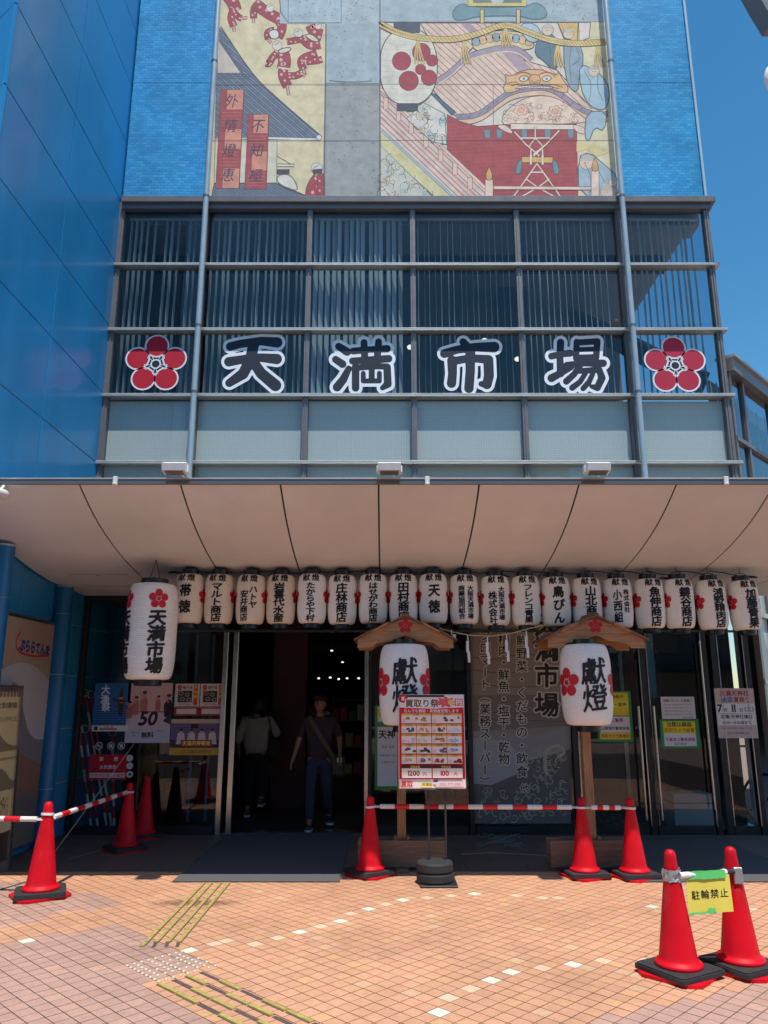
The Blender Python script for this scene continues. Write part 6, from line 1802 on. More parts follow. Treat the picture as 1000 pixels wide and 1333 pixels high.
# ================================================================== POSTER STAND
Yq = 7.42
ps = thing('poster_stand', 'tall red framed price poster on a thin black stand with round weights', 'poster stand', G(565, 1152))
xa_, xb_ = P(519, 965, Yq).x, P(605.5, 965, Yq).x; z1_, z0_ = P(560, 904, Yq).z, P(560, 1027, Yq).z
m_ = MB(); m_.box(xa_, xb_, Yq, Yq + .02, z0_, z1_, .006); obj('board', m_, M_WHITEP, ps)
for px in (558.5, 580.5):
    p = P(px, 1090, Yq + .03).x; m_ = MB(); m_.box(p - .009, p + .009, Yq + .022, Yq + .04, .02, z1_ - .1); obj('upright', m_, M_DARK, ps)
m_ = MB(); x0, x1 = P(551, 1030, Yq).x, P(587, 1030, Yq).x; m_.box(x0, x1, Yq - .006, Yq + .045, z0_ - .02, z0_ - .001, .003); obj('clamp_bar', m_, M_DARK, ps)
wx = G(565, 1145).x
for k in range(2):
    m_ = MB(); m_.lathe([(0, .018 + k * .085), (.15, .018 + k * .085), (.163, .03 + k * .085), (.163, .085 + k * .085), (.15, .1 + k * .085), (.03, .1 + k * .085), (0, .1 + k * .085)], 32, (wx - .0, Yq - .02, 0)); obj('weight', m_, M_RUBBER, ps, smooth=35)
m_ = MB(); m_.box(wx - .14, wx + .19, Yq - .2, Yq + .2, .002, .017, .003); obj('base_plate', m_, M_DARK, ps)
W_, H2 = xb_ - xa_, z1_ - z0_
q = Print(lambda u_, v_, h: Vector((xa_ + u_ * W_, Yq - .0008 - h, z0_ + v_ * H2)), .0); q.asp = H2 / W_
q.rect(.01, .1, .99, .87, (214, 22, 34)); q.rect(.01, .86, .99, .99, (244, 226, 220)); q.poly([(.01, .86), (.5, .845), (.99, .86), (.99, .875), (.01, .875)], (244, 226, 220)); q.rect(.01, .01, .99, .1, (246, 232, 226))
q.rect(.0, .97, .7, .995, (88, 30, 36)); q.circle(.07, .955, .07, (206, 24, 34), .045, 20); tline(q, '夏', .07, .955, .06, (250, 240, 230), .02)
tline(q, '買取り祭り', .42, .905, .128, (252, 250, 244), .12); q.up(); tline(q, '買取り祭り', .42, .905, .128, (112, 70, 26), .03)
q.poly([(.72 + .14 * (1 + .25 * math.sin(a * 9)) * math.cos(a) , .915 + .05 * (1 + .25 * math.sin(a * 9)) * math.sin(a)) for a in [i * .1 for i in range(63)]], (232, 96, 96)); q.circle(.8, .915, .05, (244, 200, 120), .03, 16); q.rect(.86, .875, .98, .955, (226, 120, 130)); tline(q, '円', .92, .915, .09, (250, 240, 240), .03)
tline(q, 'なんでも買取・高価査定致します', .5, .822, .056, (252, 236, 236), .015)
PH = [(70, 70, 76), (232, 150, 70), (90, 84, 84), (206, 206, 214), (214, 190, 214), (214, 214, 206), (176, 140, 70), (150, 190, 226), (90, 90, 90), (60, 60, 60), (110, 106, 112), (150, 160, 206), (206, 176, 130), (120, 120, 126), (150, 60, 50), (140, 40, 46)]
def cell(x0, y0, x1, y1, seed):
    rr_ = random.Random(seed); q.rect(x0, y0, x1, y1, (246, 226, 214)); q.rect(x0, y1 - .022, x1, y1, (238, 176, 84)); tline(q, '貴金属時計切手酒鞄着物楽器電動工具'[seed % 14:seed % 14 + 3], (x0 + x1) / 2, y1 - .011, .034, (90, 50, 20))
    c_ = PH[seed % 16]
    for k in range(5):
        x, y = rr_.uniform(x0 + .06, x1 - .03), rr_.uniform(y0 + .018, y1 - .045); w2 = rr_.uniform(.015, .04)
        q.poly([(x - w2, y - .01), (x + w2, y - .013), (x + w2 * .8, y + .012), (x - w2 * .6, y + .014)], tuple(max(0, min(255, v + rr_.uniform(-30, 30))) for v in c_))
    for k in range(3): q.rect(x0 + .012, y0 + .012 + k * .012, x0 + .06, y0 + .016 + k * .012, (206, 140, 140))
cell(.045, .69, .49, .795, 6); cell(.505, .69, .955, .795, 2)
for r_ in range(4):
    for c_ in range(4):
        x0 = .045 + c_ * .2285; y1 = .68 - r_ * .107; cell(x0, y1 - .097, x0 + .22, y1, r_ * 4 + c_)
for x0, t_, c_ in ((.045, '1200', (130, 70, 20)), (.505, '100', (196, 24, 60))):
    q.rect(x0, .115, x0 + .445, .245, (244, 224, 214)); q.rect(x0, .215, x0 + .445, .245, (70, 34, 34)); tline(q, t_, x0 + .18, .165, .1, c_, .04); tline(q, '円', x0 + .34, .155, .06, c_, .02); tline(q, '買取金額', x0 + .2, .23, .035, (246, 220, 120), .01)
tline(q, '買取', .12, .055, .09, (206, 40, 50), .03); q.rect(.33, .03, .5, .065, (240, 214, 60)); tline(q, '天満店', .42, .048, .05, (50, 40, 40), .01); q.rect(.55, .025, .97, .08, (240, 214, 214)); tline(q, '0120-777-000', .76, .05, .055, (196, 60, 80)); q.circle(.55, .085, .04, (80, 50, 110), .014, 14)
q.build('print', PRINT, ps)


# ================================================================== LEFT WALL PICTURES
pic = thing('wall_poster', 'large mountain landscape panel with blue lettering on the blue wall between two columns', 'poster', (wallx + .03, 8.2, .12))
Xp = wallx + .035
y0p, y1p = 7.35, PX(75, 815, Xp).y; zp1 = PX(75, 815, Xp).z; zp0 = .1
m_ = MB(); m_.box(Xp - .03, Xp, y0p, y1p, zp0, zp1); obj('board', m_, mat('poster_board', (.42, .35, .28), .5), pic)
m_ = MB()
for (ya, yb, za, zb2) in ((y0p - .02, y1p + .02, zp1, zp1 + .025), (y0p - .02, y1p + .02, zp0 - .025, zp0), (y1p, y1p + .025, zp0, zp1), (y0p - .025, y0p, zp0, zp1)): m_.box(Xp - .03, Xp + .012, ya, yb, za, zb2)
obj('frame', m_, M_STEEL, pic)
q = Print(lambda a_, b_2, h: Vector((Xp + .0005 + h, a_, b_2)), .0)
Lp = y1p - y0p
q.rect(y0p, zp0, y1p, zp1, (172, 150, 130)); q.poly([(y0p, zp0)] + [(y0p + Lp * i / 16, zp1 - .52 - .42 * math.cos((i / 16 - .55) * 2.4) * -1 - .35) for i in range(17)] + [(y1p, zp0)], (190, 184, 186))
q.poly([(y0p, zp0)] + [(y0p + Lp * i / 16, 1.15 + .62 * math.exp(-((i / 16 - .45) / .2) ** 2)) for i in range(17)] + [(y1p, zp0)], (132, 124, 130)); q.poly([(y0p, zp0), (y0p, 1.0), (y0p + Lp * .5, 1.1), (y1p, .85), (y1p, zp0)], (146, 106, 88)); q.poly([(y0p, zp0), (y0p, .6), (y0p + Lp * .6, .7), (y1p, .5), (y1p, zp0)], (120, 108, 104))
for i, ch in enumerate('ぷららてんま'): q.glyph(ch, y0p + Lp * .5 + i * .125, zp1 - .27 - i * .004, .14, (34, 48, 130), .055, .92)
q.up(); q.stroke(smooth_pts([(y0p + Lp * .46, zp1 - .14), (y0p + Lp * .40, zp1 - .22), (y0p + Lp * .43, zp1 - .34), (y0p + Lp * .62, zp1 - .38), (y0p + Lp * .9, zp1 - .35)], 2), .022, (196, 30, 40))
q.build('print', PRINT, pic)
sb_ = thing('framed_signboard', 'cream illustrated map board in a grey frame standing at the far left', 'signboard', (wallx + .2, 7.6, 0))
tilt = lambda z: wallx + .17 + .0 + (1.72 - z) * .035
ya, yb = 6.9, 7.93
def tb(y0_, y1_, z0_, z1_, d0, d1, mm, nm, pmb=None):
    m_ = MB(); m_.add([(tilt(z) + d, y, z) for z in (z0_, z1_) for y, d in ((y0_, d0), (y0_, d1), (y1_, d1), (y1_, d0))], [(0, 3, 2, 1), (4, 5, 6, 7), (0, 1, 5, 4), (1, 2, 6, 5), (2, 3, 7, 6), (3, 0, 4, 7)]); obj(nm, m_, mm, sb_)
tb(ya, yb, .1, 1.66, -.02, 0, M_WHITEP, 'board')
tb(yb, yb + .05, 0, 1.72, -.03, .018, M_STEEL, 'frame'); tb(ya - .05, ya, 0, 1.72, -.03, .018, M_STEEL, 'frame'); tb(ya, yb, 1.66, 1.72, -.03, .018, M_STEEL, 'frame'); tb(ya, yb, .0, .1, -.03, .018, M_FRAME, 'frame')
q = Print(lambda a_, b_2, h: Vector((tilt(b_2) + .0006 + h, a_, b_2)), .0)
q.rect(ya, .1, yb, 1.66, (206, 188, 140)); q.rect(ya, .1, yb, .36, (60, 50, 52))
for k in range(15): q.poly([(ya + k * .07, 1.66), (ya + k * .07 + .05, 1.66), (ya + k * .07 + .05, 1.61), (ya + k * .07, 1.61)], (128, 110, 96))
for k, t_ in enumerate(('天満市場 歴史と街の案内図', 'むかしの市場のにぎわいを今に伝える')): q.text(t_, (ya + yb) / 2 + .1, 1.53 - k * .13, .062, (70, 56, 46), .02 if not k else 0)
q.poly([(ya, 1.1)] + [(ya + (yb - ya) * i / 12, 1.14 + .16 * math.exp(-((i / 12 - .55) / .22) ** 2)) for i in range(13)] + [(yb, 1.1)], (132, 116, 94)); q.rect(ya, 1.02, yb, 1.04, (150, 134, 104))
q.poly([(ya, .74)] + [(ya + (yb - ya) * i / 12, .88 + .07 * math.sin(i * .9)) for i in range(13)] + [(yb, .74)], (124, 118, 92)); q.rect(yb - .4, .78, yb - .37, 1.0, (214, 206, 178))
rr = random.Random(8)
for k in range(80): x, y = rr.uniform(ya, yb), rr.uniform(.4, .74); q.rect(x, y, x + .02, y + rr.uniform(.01, .05), rr.choice(((160, 142, 106), (110, 96, 80), (190, 172, 130))))
for k in range(6): q.poly([(ya + k * .17, .36), (ya + .02 + k * .17, .52), (ya + .1 + k * .17, .54), (ya + .12 + k * .17, .36)], (196, 184, 160) if k % 2 else (90, 80, 74))
q.build('print', PRINT, sb_)

# ================================================================== MATS, CABLES, STRING
mtl = MB(); mtl.box(-1.89, -.395, 7.43, 9.86, .004, .013, .003); o = obj('entrance_mat', mtl, M_MAT, label='long charcoal mat leading into the open entrance, its front end in the sun', cat='mat')
mtl = MB(); mtl.box(2.2, 3.92, 7.43, 9.7, .004, .013, .003); obj('entrance_mat', mtl, M_MAT, label='charcoal mat before the right-hand glass doors behind the cones', cat='mat')
a, b_ = P(176, 966, YD - .02), G(72, 1108)
mb = MB(); mb.tube([a, (a + b_) / 2 + Vector((0, 0, -.01)), b_], .004, 6); obj('string', mb, M_WIREW, label='pale string slanting from the pink 50 poster down to the floor', cat='string')

mb = MB(); mb.tube([Vector((cB.x - .1, cB.y + .3, .006)), G(120, 1110, .006), G(90, 1118, .006), G(76, 1135, .006), G(0, 1158, .006), G(-60, 1160, .006)], .006, 6); obj('cable', mb, M_CABLE, label='dark cable lying on the ground beside the far left cone', cat='cable')
rr = random.Random(6); pts = []
for k in range(60): pts.append(G(655 + 28 * math.sin(k * .9) * (1 + .3 * math.sin(k * .37)), 1092 + 8 * math.cos(k * 1.1) + 3 * math.sin(k * .5), .006 + .004 * (k % 3)))
mb = MB(); mb.tube(pts, .003, 5); obj('coiled_wire', mb, mat('silver_wire', (.22, .22, .22), .5), label='tangle of thin pale wire on the shaded floor between the lantern stands', cat='wire')
mb = MB(); mb.tube([G(600, 1112, .005), G(640, 1110, .005), G(700, 1113, .005), G(716, 1115, .005)], .004, 6); obj('cable', mb, mat('pale_cable', (.35, .35, .35), .5), label='pale thin cable on the shaded floor left of the right stand board', cat='cable')
# white carton and things inside the doors
t = thing('carton', 'white carton standing inside the middle glass door', 'box', (3.9, 10.5, 0))
mb = MB(); mb.box(3.66, 4.16, 10.3, 10.7, .0, .42, .006); obj('carton_body', mb, mat('white_card', (.6, .62, .66), .6), t)
mb = MB(); mb.box(3.655, 4.165, 10.295, 10.705, .3, .315); obj('lid_seam', mb, M_CABLE, t)
# banners inside glass, coloured strips
for x, c_, lab, y in ((fx(846, 900), (.1, .02, .03), 'dark red hanging banner inside the right doors', 10.6), (fx(868, 860), (.1, .4, .7), 'bright blue hanging banner inside the middle door', 10.5), (fx(812, 860), (.02, .05, .25), 'dark blue hanging banner inside the doors right of the lantern', 10.7)):
    mb = MB(); mb.box(x - .05 - .03 * (y > 10.55), x + .05, y, y + .01, 1.1 if c_[2] < .5 else 1.6, 2.9); obj('hanging_banner', mb, mat('banner_cloth', c_, .8, bump=(12, .5, .01)), label=lab, cat='banner')

# ================================================================== PEOPLE
def skin(name, V, E, rad, m, parent, sub=2, root=0, label=None):
    me = bpy.data.meshes.new(name); me.from_pydata(V, E, []); me.materials.append(m)
    o = bpy.data.objects.new(name, me); COL.objects.link(o); o.parent = parent
    md = o.modifiers.new('skin', 'SKIN'); md.use_smooth_shade = True
    sd = o.modifiers.new('sub', 'SUBSURF'); sd.levels = sub; sd.render_levels = sub
    if not me.skin_vertices: me.skin_vertices.new() if hasattr(me.skin_vertices, 'new') else None
    if me.skin_vertices:
        for i, sv in enumerate(me.skin_vertices[0].data):
            r = rad[i]; sv.radius = r if isinstance(r, tuple) else (r, r); sv.use_root = (i == root)
    # freeze to a plain mesh
    dg = bpy.context.evaluated_depsgraph_get(); dg.update()
    me2 = bpy.data.meshes.new_from_object(o.evaluated_get(dg)); me2.name = name
    o.modifiers.clear(); o.data = me2
    for p in me2.polygons: p.use_smooth = True
    return o
def head_mb(c, s_, yaw=0, back=False):
    """a head with brow, nose, chin and ears, facing -Y before turning"""
    mb = MB(); nu, nv = 24, 18; cy_, sy_ = math.cos(yaw), math.sin(yaw)
    for i in range(nv + 1):
        a = math.pi * i / nv
        for j in range(nu):
            b = 2 * math.pi * j / nu
            x, y, z = math.sin(a) * math.cos(b), math.sin(a) * math.sin(b), -math.cos(a)
            w_ = 1 - .22 * max(0, -z) ** 1.5
            X, Y, Z = x * .076 * w_, y * .095 * (1 - .1 * max(0, -z)), z * .115
            if y < 0:
                f = max(0, -y)
                nose = math.exp(-(x / .16) ** 2) * math.exp(-((z + .12) / .2) ** 2) * f
                Y -= .02 * nose
                Y += .007 * math.exp(-((abs(x) - .36) / .16) ** 2) * math.exp(-((z - .08) / .12) ** 2)
                Y -= .008 * math.exp(-(x / .3) ** 2) * math.exp(-((z + .85) / .2) ** 2)
            if abs(x) > .9 and abs(z) < .3 and abs(y) < .4: X *= 1.1
            mb.v.append((c[0] + s_ * (X * cy_ - Y * sy_), c[1] + s_ * (X * sy_ + Y * cy_), c[2] + s_ * Z))
    for i in range(nv):
        for j in range(nu):
            mb.f.append([i * nu + j, i * nu + (j + 1) % nu, (i + 1) * nu + (j + 1) % nu, (i + 1) * nu + j]); mb.c.append((1, 1, 1)); mb.m.append(0)
    return mb
def fingers(V, E, Rd, wrist_i, wr, d, sidev, k=1.0, curl=.35):
    """palm and five unequal bent digits growing out of the wrist vertex"""
    wr, d, sidev = Vector(wr), Vector(d).normalized(), Vector(sidev).normalized()
    nrm_ = d.cross(sidev)
    i0 = len(V); V.append(tuple(wr + d * .045 * k)); E.append((wrist_i, i0)); Rd.append((.026 * k, .016 * k))
    for f, (off, L) in enumerate(((-.027, .062), (-.009, .072), (.009, .068), (.026, .052))):
        p = wr + d * .08 * k + sidev * off * k; a = len(V); V.append(tuple(p)); Rd.append(.0105 * k); E.append((i0, a))
        p2 = p + (d + nrm_ * curl * .5).normalized() * L * .5 * k; V.append(tuple(p2)); Rd.append(.0085 * k); E.append((a, a + 1))
        p3 = p2 + (d + nrm_ * curl * 1.6).normalized() * L * .5 * k; V.append(tuple(p3)); Rd.append(.007 * k); E.append((a + 1, a + 2))
    a = len(V); p = wr + d * .03 * k - sidev * .034 * k; V.append(tuple(p)); Rd.append(.011 * k); E.append((i0, a))
    V.append(tuple(p + (d - sidev * .5).normalized() * .045 * k)); Rd.append(.008 * k); E.append((a, a + 1))

def person(label, loc, rz, J, clothes, hair, extra):
    t = thing('person', label, 'person', loc, rz)
    V = [J['pelvis'], J['waist'], J['chest'], J['neck'], J['headb']]; E = [(0, 1), (1, 2), (2, 3), (3, 4)]; Rd = [(.125, .09), (.1, .075), (.11, .075), .05, .058]
    for s in 'LR':
        i = len(V); V += [J['sh' + s], J['el' + s], J['wr' + s]]; Rd += [.058, .04, (.03, .022)]; E += [(2, i), (i, i + 1), (i + 1, i + 2)]
        fingers(V, E, Rd, i + 2, J['wr' + s], Vector(J['wr' + s]) - Vector(J['el' + s]) + Vector((0, -.04, 0)), (0, 1, 0))
        i = len(V); V += [J['hip' + s], J['kn' + s], J['an' + s], J['to' + s]]; Rd += [.09, .06, .042, (.04, .028)]; E += [(0, i), (i, i + 1), (i + 1, i + 2), (i + 2, i + 3)]
    skin('body', V, E, Rd, M_SKIN, t)
    hc = J['head']; obj('head', head_mb(hc, 1.0, J.get('yaw', 0)), M_SKIN, t, smooth=80, local=True)
    clothes(t, J); hair(t, Vector(hc)); extra(t, J)
    return t
def shirt(m, sl, hem, puff=1.0):
    def f(t, J):
        V = [tuple(Vector(J['hipc']) - Vector((0, 0, .05))), J['waist'], J['chest'], tuple(Vector(J['collar']) - Vector((0, 0, .05))), J['collar']]; E = [(0, 1), (1, 2), (2, 3), (3, 4)]; Rd = [(.18 * puff, .14 * puff), (.16 * puff, .12 * puff), (.18 * puff, .125 * puff), (.13, .1), (.085, .08)]
        for s in 'LR':
            sh_, el, wr_ = Vector(J['sh' + s]), Vector(J['el' + s]), Vector(J['wr' + s])
            i = len(V); V += [tuple(sh_), tuple(sh_.lerp(el, .6))]; Rd += [.075 * puff, .066 * puff]; E += [(2, i), (i, i + 1)]
            if sl == 1: V.append(tuple(el)); Rd.append(.062 * puff); E.append((i + 1, i + 2)); V.append(tuple(el.lerp(wr_, .35))); Rd.append(.05 * puff); E.append((i + 2, i + 3))
            else: V.append(tuple(sh_.lerp(el, .85))); Rd.append(.064); E.append((i + 1, i + 2))
        skin('shirt', V, E, Rd, m, t)
    return f
def trousers(t, J, m, wide=1.0):
    V = [J['hipc2'], J['pelvis']]; E = [(0, 1)]; Rd = [(.155, .115), (.15, .12)]
    for s in 'LR':
        h, k_, a = Vector(J['hip' + s]), Vector(J['kn' + s]), Vector(J['an' + s])
        i = len(V); V += [tuple(h), tuple(h.lerp(k_, .5)), tuple(k_), tuple(k_.lerp(a, .5)), tuple(a + Vector((0, 0, .03)))]; Rd += [.1, .088 * wide, .072 * wide, .066 * wide, .062 * wide]; E += [(1, i), (i, i + 1), (i + 1, i + 2), (i + 2, i + 3), (i + 3, i + 4)]
    skin('trousers', V, E, Rd, m, t)
def shoe(t, a, to, m):
    a, to = Vector(a), Vector(to); d = (to - a); d.z = 0; d.normalize(); n_ = Vector((-d.y, d.x, 0))
    for nm, z0, z1, k, mm in (('shoe', .022, .095, 1.0, m), ('sole', 0, .0218, 1.06, M_SOLE)):
        base_z = max(0, a.z - .085); mb = MB(); ring = [(-.07, .034), (-.04, .042), (.04, .04), (.11, .048), (.165, .04), (.19, .018)]
        pts = [(u, w_) for u, w_ in ring] + [(u, -w_) for u, w_ in reversed(ring)]; nn = len(pts)
        for z, sc in ((z0, 1.0), (z1 if nm == 'sole' else (z0 + z1) / 2, 1.0), (z1, .8 if nm == 'shoe' else 1.0)):
            for u, w_ in pts:
                hh = z if nm == 'sole' or u < .05 else z0 + (z - z0) * (.9 if u < .12 else .6)
                p = a + d * u * k * sc + n_ * w_ * k * sc; mb.v.append((p.x, p.y, base_z + hh))
        for r_ in range(2):
            for j in range(nn): mb.f.append([r_ * nn + j, r_ * nn + (j + 1) % nn, (r_ + 1) * nn + (j + 1) % nn, (r_ + 1) * nn + j][::-1]); mb.c.append((1, 1, 1)); mb.m.append(0)
        mb.f.append(list(range(nn))); mb.c.append((1, 1, 1)); mb.m.append(0); mb.f.append([2 * nn + j for j in range(nn)][::-1]); mb.c.append((1, 1, 1)); mb.m.append(0)
        obj(nm, mb, mm, t, smooth=60, local=True)
# man coming out
pm = G(414, 1078)
Jm = dict(pelvis=(0, 0, .86), hipc=(0, 0, .80), hipc2=(0, 0, .95), waist=(0, 0, 1.02), chest=(0, -.01, 1.22), collar=(0, 0, 1.37), neck=(0, 0, 1.38), headb=(0, -.01, 1.44), head=(0, -.02, 1.52),
          shL=(-.185, 0, 1.31), elL=(-.27, .02, 1.06), wrL=(-.33, -.06, .84), shR=(.185, 0, 1.31), elR=(.26, .05, 1.07), wrR=(.27, -.08, .87),
          hipL=(-.085, 0, .82), knL=(-.1, -.13, .47), anL=(-.1, -.12, .085), toL=(-.1, -.25, .045), hipR=(.085, 0, .82), knR=(.1, -.02, .46), anR=(.12, .2, .12), toR=(.14, .1, .05), yaw=.05)
def hair_m(t, c):
    mb = MB(); mb.ball((c.x, c.y + .022, c.z + .03), (.092, .098, .105), 20, 14)
    mb.v = [(x * (1 + .05 * math.sin(z * 90 + x * 60)), y if y > c.y - .07 or z > c.z + .055 else c.y - .02, z) for x, y, z in mb.v]
    for k in range(9): a = -1.2 + k * .3; mb.tube([(c.x + .06 * math.sin(a), c.y - .06 * math.cos(a), c.z + .1), (c.x + .085 * math.sin(a), c.y - .092 * math.cos(a), c.z + .065), (c.x + .08 * math.sin(a), c.y - .096 * math.cos(a), c.z + .04)], [.02, .016, .004], 6)
    obj('hair', mb, M_HAIR, t, smooth=80, local=True)
def extra_m(t, J):
    trousers(t, J, M_JEANS); shoe(t, J['anL'], J['toL'], M_SHOE); shoe(t, J['anR'], J['toR'], M_SHOE)
    h = J['head']
    for s in (-1, 1):
        mb = MB(); mb.ball((s * .028, h[1] - .086, h[2] + .008), (.013, .006, .006), 10, 6); obj('eye', mb, M_HAIR, t, local=True)
        mb = MB(); mb.tube([(s * .014, h[1] - .092, h[2] + .026), (s * .03, h[1] - .091, h[2] + .03), (s * .045, h[1] - .082, h[2] + .026)], .003, 6); obj('eyebrow', mb, M_HAIR, t, local=True)
    mb = MB(); mb.tube([(-.022, h[1] - .084, h[2] - .052), (0, h[1] - .09, h[2] - .05), (.022, h[1] - .084, h[2] - .052)], .0045, 6); obj('mouth', mb, mat('lips', (.4, .16, .13), .5), t, local=True)
    mb = MB(); pth = [(-.13, -.06, 1.37), (-.1, -.125, 1.31), (-.03, -.145, 1.2), (.05, -.15, 1.08), (.13, -.145, .96), (.19, -.1, .86)]
    for i in range(len(pth) - 1): mb.beam(pth[i], pth[i + 1], .055, .006, (0, -1, .3))
    obj('bag_strap', mb, M_STRAP, t, local=True)
    mb = MB(); mb.box(.15, .33, -.02, .1, .62, .88, .03); obj('messenger_bag', mb, M_STRAP, t, local=True)
    mb = MB(); mb.box(.235, .3, -.125, -.11, .8, .86, .006); obj('phone', mb, M_SOLE, t, local=True)
person('man in dark short-sleeved shirt and jeans with olive shoulder bag walking out of the entrance', (pm.x, pm.y, .013 if pm.y < 9.86 else 0.0), 0, Jm, shirt(M_SHIRTD, 0, 0), hair_m, extra_m)
# woman walking in, seen from behind; built facing +Y
pw_ = G(330, 1062)
Jw = dict(pelvis=(0, 0, .86), hipc=(0, .0, .84), hipc2=(0, 0, .96), waist=(0, 0, 1.02), chest=(0, .02, 1.2), collar=(0, .02, 1.33), neck=(0, .03, 1.35), headb=(0, .04, 1.41), head=(.02, .05, 1.49),
          shL=(-.17, .02, 1.28), elL=(-.25, .0, 1.04), wrL=(-.24, .12, .85), shR=(.17, .02, 1.28), elR=(.29, .06, 1.1), wrR=(.24, .2, 1.02),
          hipL=(-.08, 0, .82), knL=(-.08, .06, .46), anL=(-.09, -.02, .085), toL=(-.09, .12, .045), hipR=(.08, 0, .82), knR=(.1, .1, .5), anR=(.1, -.2, .24), toR=(.11, -.14, .12), yaw=math.pi)
def hair_w(t, c):
    mb = MB(); mb.ball((c.x, c.y - .018, c.z + .0), (.105, .112, .135), 20, 14); obj('hair', mb, M_HAIR, t, smooth=80, local=True)
def extra_w(t, J):
    trousers(t, J, M_TROUSER, 1.35); shoe(t, J['anL'], J['toL'], M_SHOE); shoe(t, J['anR'], J['toR'], M_SHOE)
    mb = MB(); mb.ball((.25, .0, .93), (.12, .07, .18), 16, 10); mb.v = [(x, y, min(z, 1.04)) for x, y, z in mb.v]; obj('shoulder_bag', mb, M_BAG, t, smooth=50, local=True)
    mb = MB()
    for dy in (-.04, .05): mb.tube([(.16, dy * .5, 1.36), (.13 + .05, dy - .1, 1.25), (.24, dy, 1.03)], .008, 6)
    obj('bag_strap', mb, M_BAG, t, local=True)
person('woman in loose pale blouse and wide black trousers with dark shoulder bag walking inside', (pw_.x, pw_.y, 0), R(8), Jw, shirt(M_SHIRTW, 1, 0, 1.16), hair_w, extra_w)

# ================================================================== ANNEX ON THE RIGHT
ax0 = Vector((XR + .1, YF + .1, 0)); adir = Vector((math.sin(R(44)), math.cos(R(44)), 0)); anr = Vector((adir.y, -adir.x, 0))
anx = thing('glass_annex', 'lower glazed wing slanting away to the right behind the facade corner', 'building', ax0)
ztop = 6.22
def abeam(s0, s1, z0, z1, d0, d1, m, nm, b=None):
    mb = MB(); q_ = [ax0 + adir * s0 + anr * d0, ax0 + adir * s1 + anr * d0, ax0 + adir * s1 + anr * d1, ax0 + adir * s0 + anr * d1]
    mb.add([(p.x, p.y, z) for z in (z0, z1) for p in q_], [(0, 1, 2, 3), (7, 6, 5, 4), (0, 4, 5, 1), (1, 5, 6, 2), (2, 6, 7, 3), (3, 7, 4, 0)]); return obj(nm, mb, m, anx)
M_AGL = glass('sky_reflecting_glass', (.55, .62, .7), 1.6, wave=.15, boost=.2)
M_APAN = mat('grey_green_panel', (.42, .49, .46), .4, noise=(1, .1), coat=.3)
abeam(-.05, 12, ztop - .2, ztop, -.1, .12, M_FRAME, 'coping'); abeam(-.05, 12, ztop, ztop + .04, -.12, .16, M_CAP, 'coping_cap')
hs = [0, .9, 1.8, 2.65, 3.4, 4.12, 5.05, ztop - .2]
msx = [0, .5, 1.65, 2.8, 3.95, 5.1, 6.25, 7.4, 8.55, 9.7, 10.85, 12]
for k, z in enumerate(hs[1:-1]): abeam(-.02, 12, z - .03, z + .03, -.02, .06, M_FRAME if z > 3.5 else M_CAP, 'transom')
for s_ in msx[:-1]: abeam(s_ - .035, s_ + .035, 0, ztop - .2, -.03, .045, M_FRAME, 'mullion')
for i in range(len(msx) - 1):
    for k in range(7):
        abeam(msx[i] + .036, msx[i + 1] - .036, hs[k] + .031, hs[k + 1] - .031, -.006, .006, M_AGL if k > 3 else M_APAN if k > 0 else M_AGL, 'glass_panel')
abeam(.05, 12, 0.0, ztop - .21, -.3, -.26, mat('pale_inner_blind', (.3, .36, .42), .8, noise=(1.3, .4, 4)), 'inner_wall')
for k_ in range(30): abeam(.1 + k_ * .4, .16 + k_ * .4, 3.5, ztop - .25, -.2, -.195, M_SLAT, 'blind_slat')
# railing and bicycle by the annex
rail = thing('railing', 'black metal railing outside the annex at the right edge', 'railing', G(992, 1078))
rc = G(985, 1075)
for k in range(12):
    p = rc + Vector((.0 + k * .12, .55, 0)); mb = MB(); mb.tube([(p.x, p.y, 0), (p.x, p.y, 1.25)], .008 if k % 4 else .018, 8); obj('bar', mb, M_DARK, rail)
for z in (1.25, .95, .12): mb = MB(); mb.tube([(rc.x - .02, rc.y + .55, z), (rc.x + 1.4, rc.y + .55, z)], .014, 8); obj('rail', mb, M_DARK, rail)
bc = Vector((rc.x + .42, rc.y - .12, 0))
bic = thing('bicycle', 'dark city bicycle parked by the railing at the right edge, mostly out of frame', 'bicycle', bc)
for sx_, nm in ((-.3, 'wheel'), (.72, 'wheel')):
    mb = MB(); cc_ = Vector((bc.x + sx_, bc.y, .33)); mb.tube([cc_ + Vector((.31 * math.cos(a_), 0, .31 * math.sin(a_))) for a_ in [i * math.pi / 16 for i in range(33)]], .018, 8, False); wo = obj('wheel', mb, M_RUBBER, bic, smooth=True)
    mb = MB()
    for i in range(14): a_ = i * math.pi / 7; mb.tube([cc_, cc_ + Vector((.3 * math.cos(a_), 0, .3 * math.sin(a_)))], .002, 4)
    LOC[wo.name] = LOC[bic.name]; obj('spokes', mb, M_STEEL, wo)
mb = MB(); B = lambda x, z: (bc.x + x, bc.y, z)
for a_, b2 in (((-.3, .33), (.12, .3)), ((.12, .3), (.0, .78)), ((.12, .3), (.58, .72)), ((-.3, .33), (.02, .7)), ((.72, .33), (.56, .95)), ((.03, .55), (.57, .78))): mb.tube([B(*a_), B(*b2)], .016, 8)
obj('frame', mb, M_DARK, bic, smooth=True)
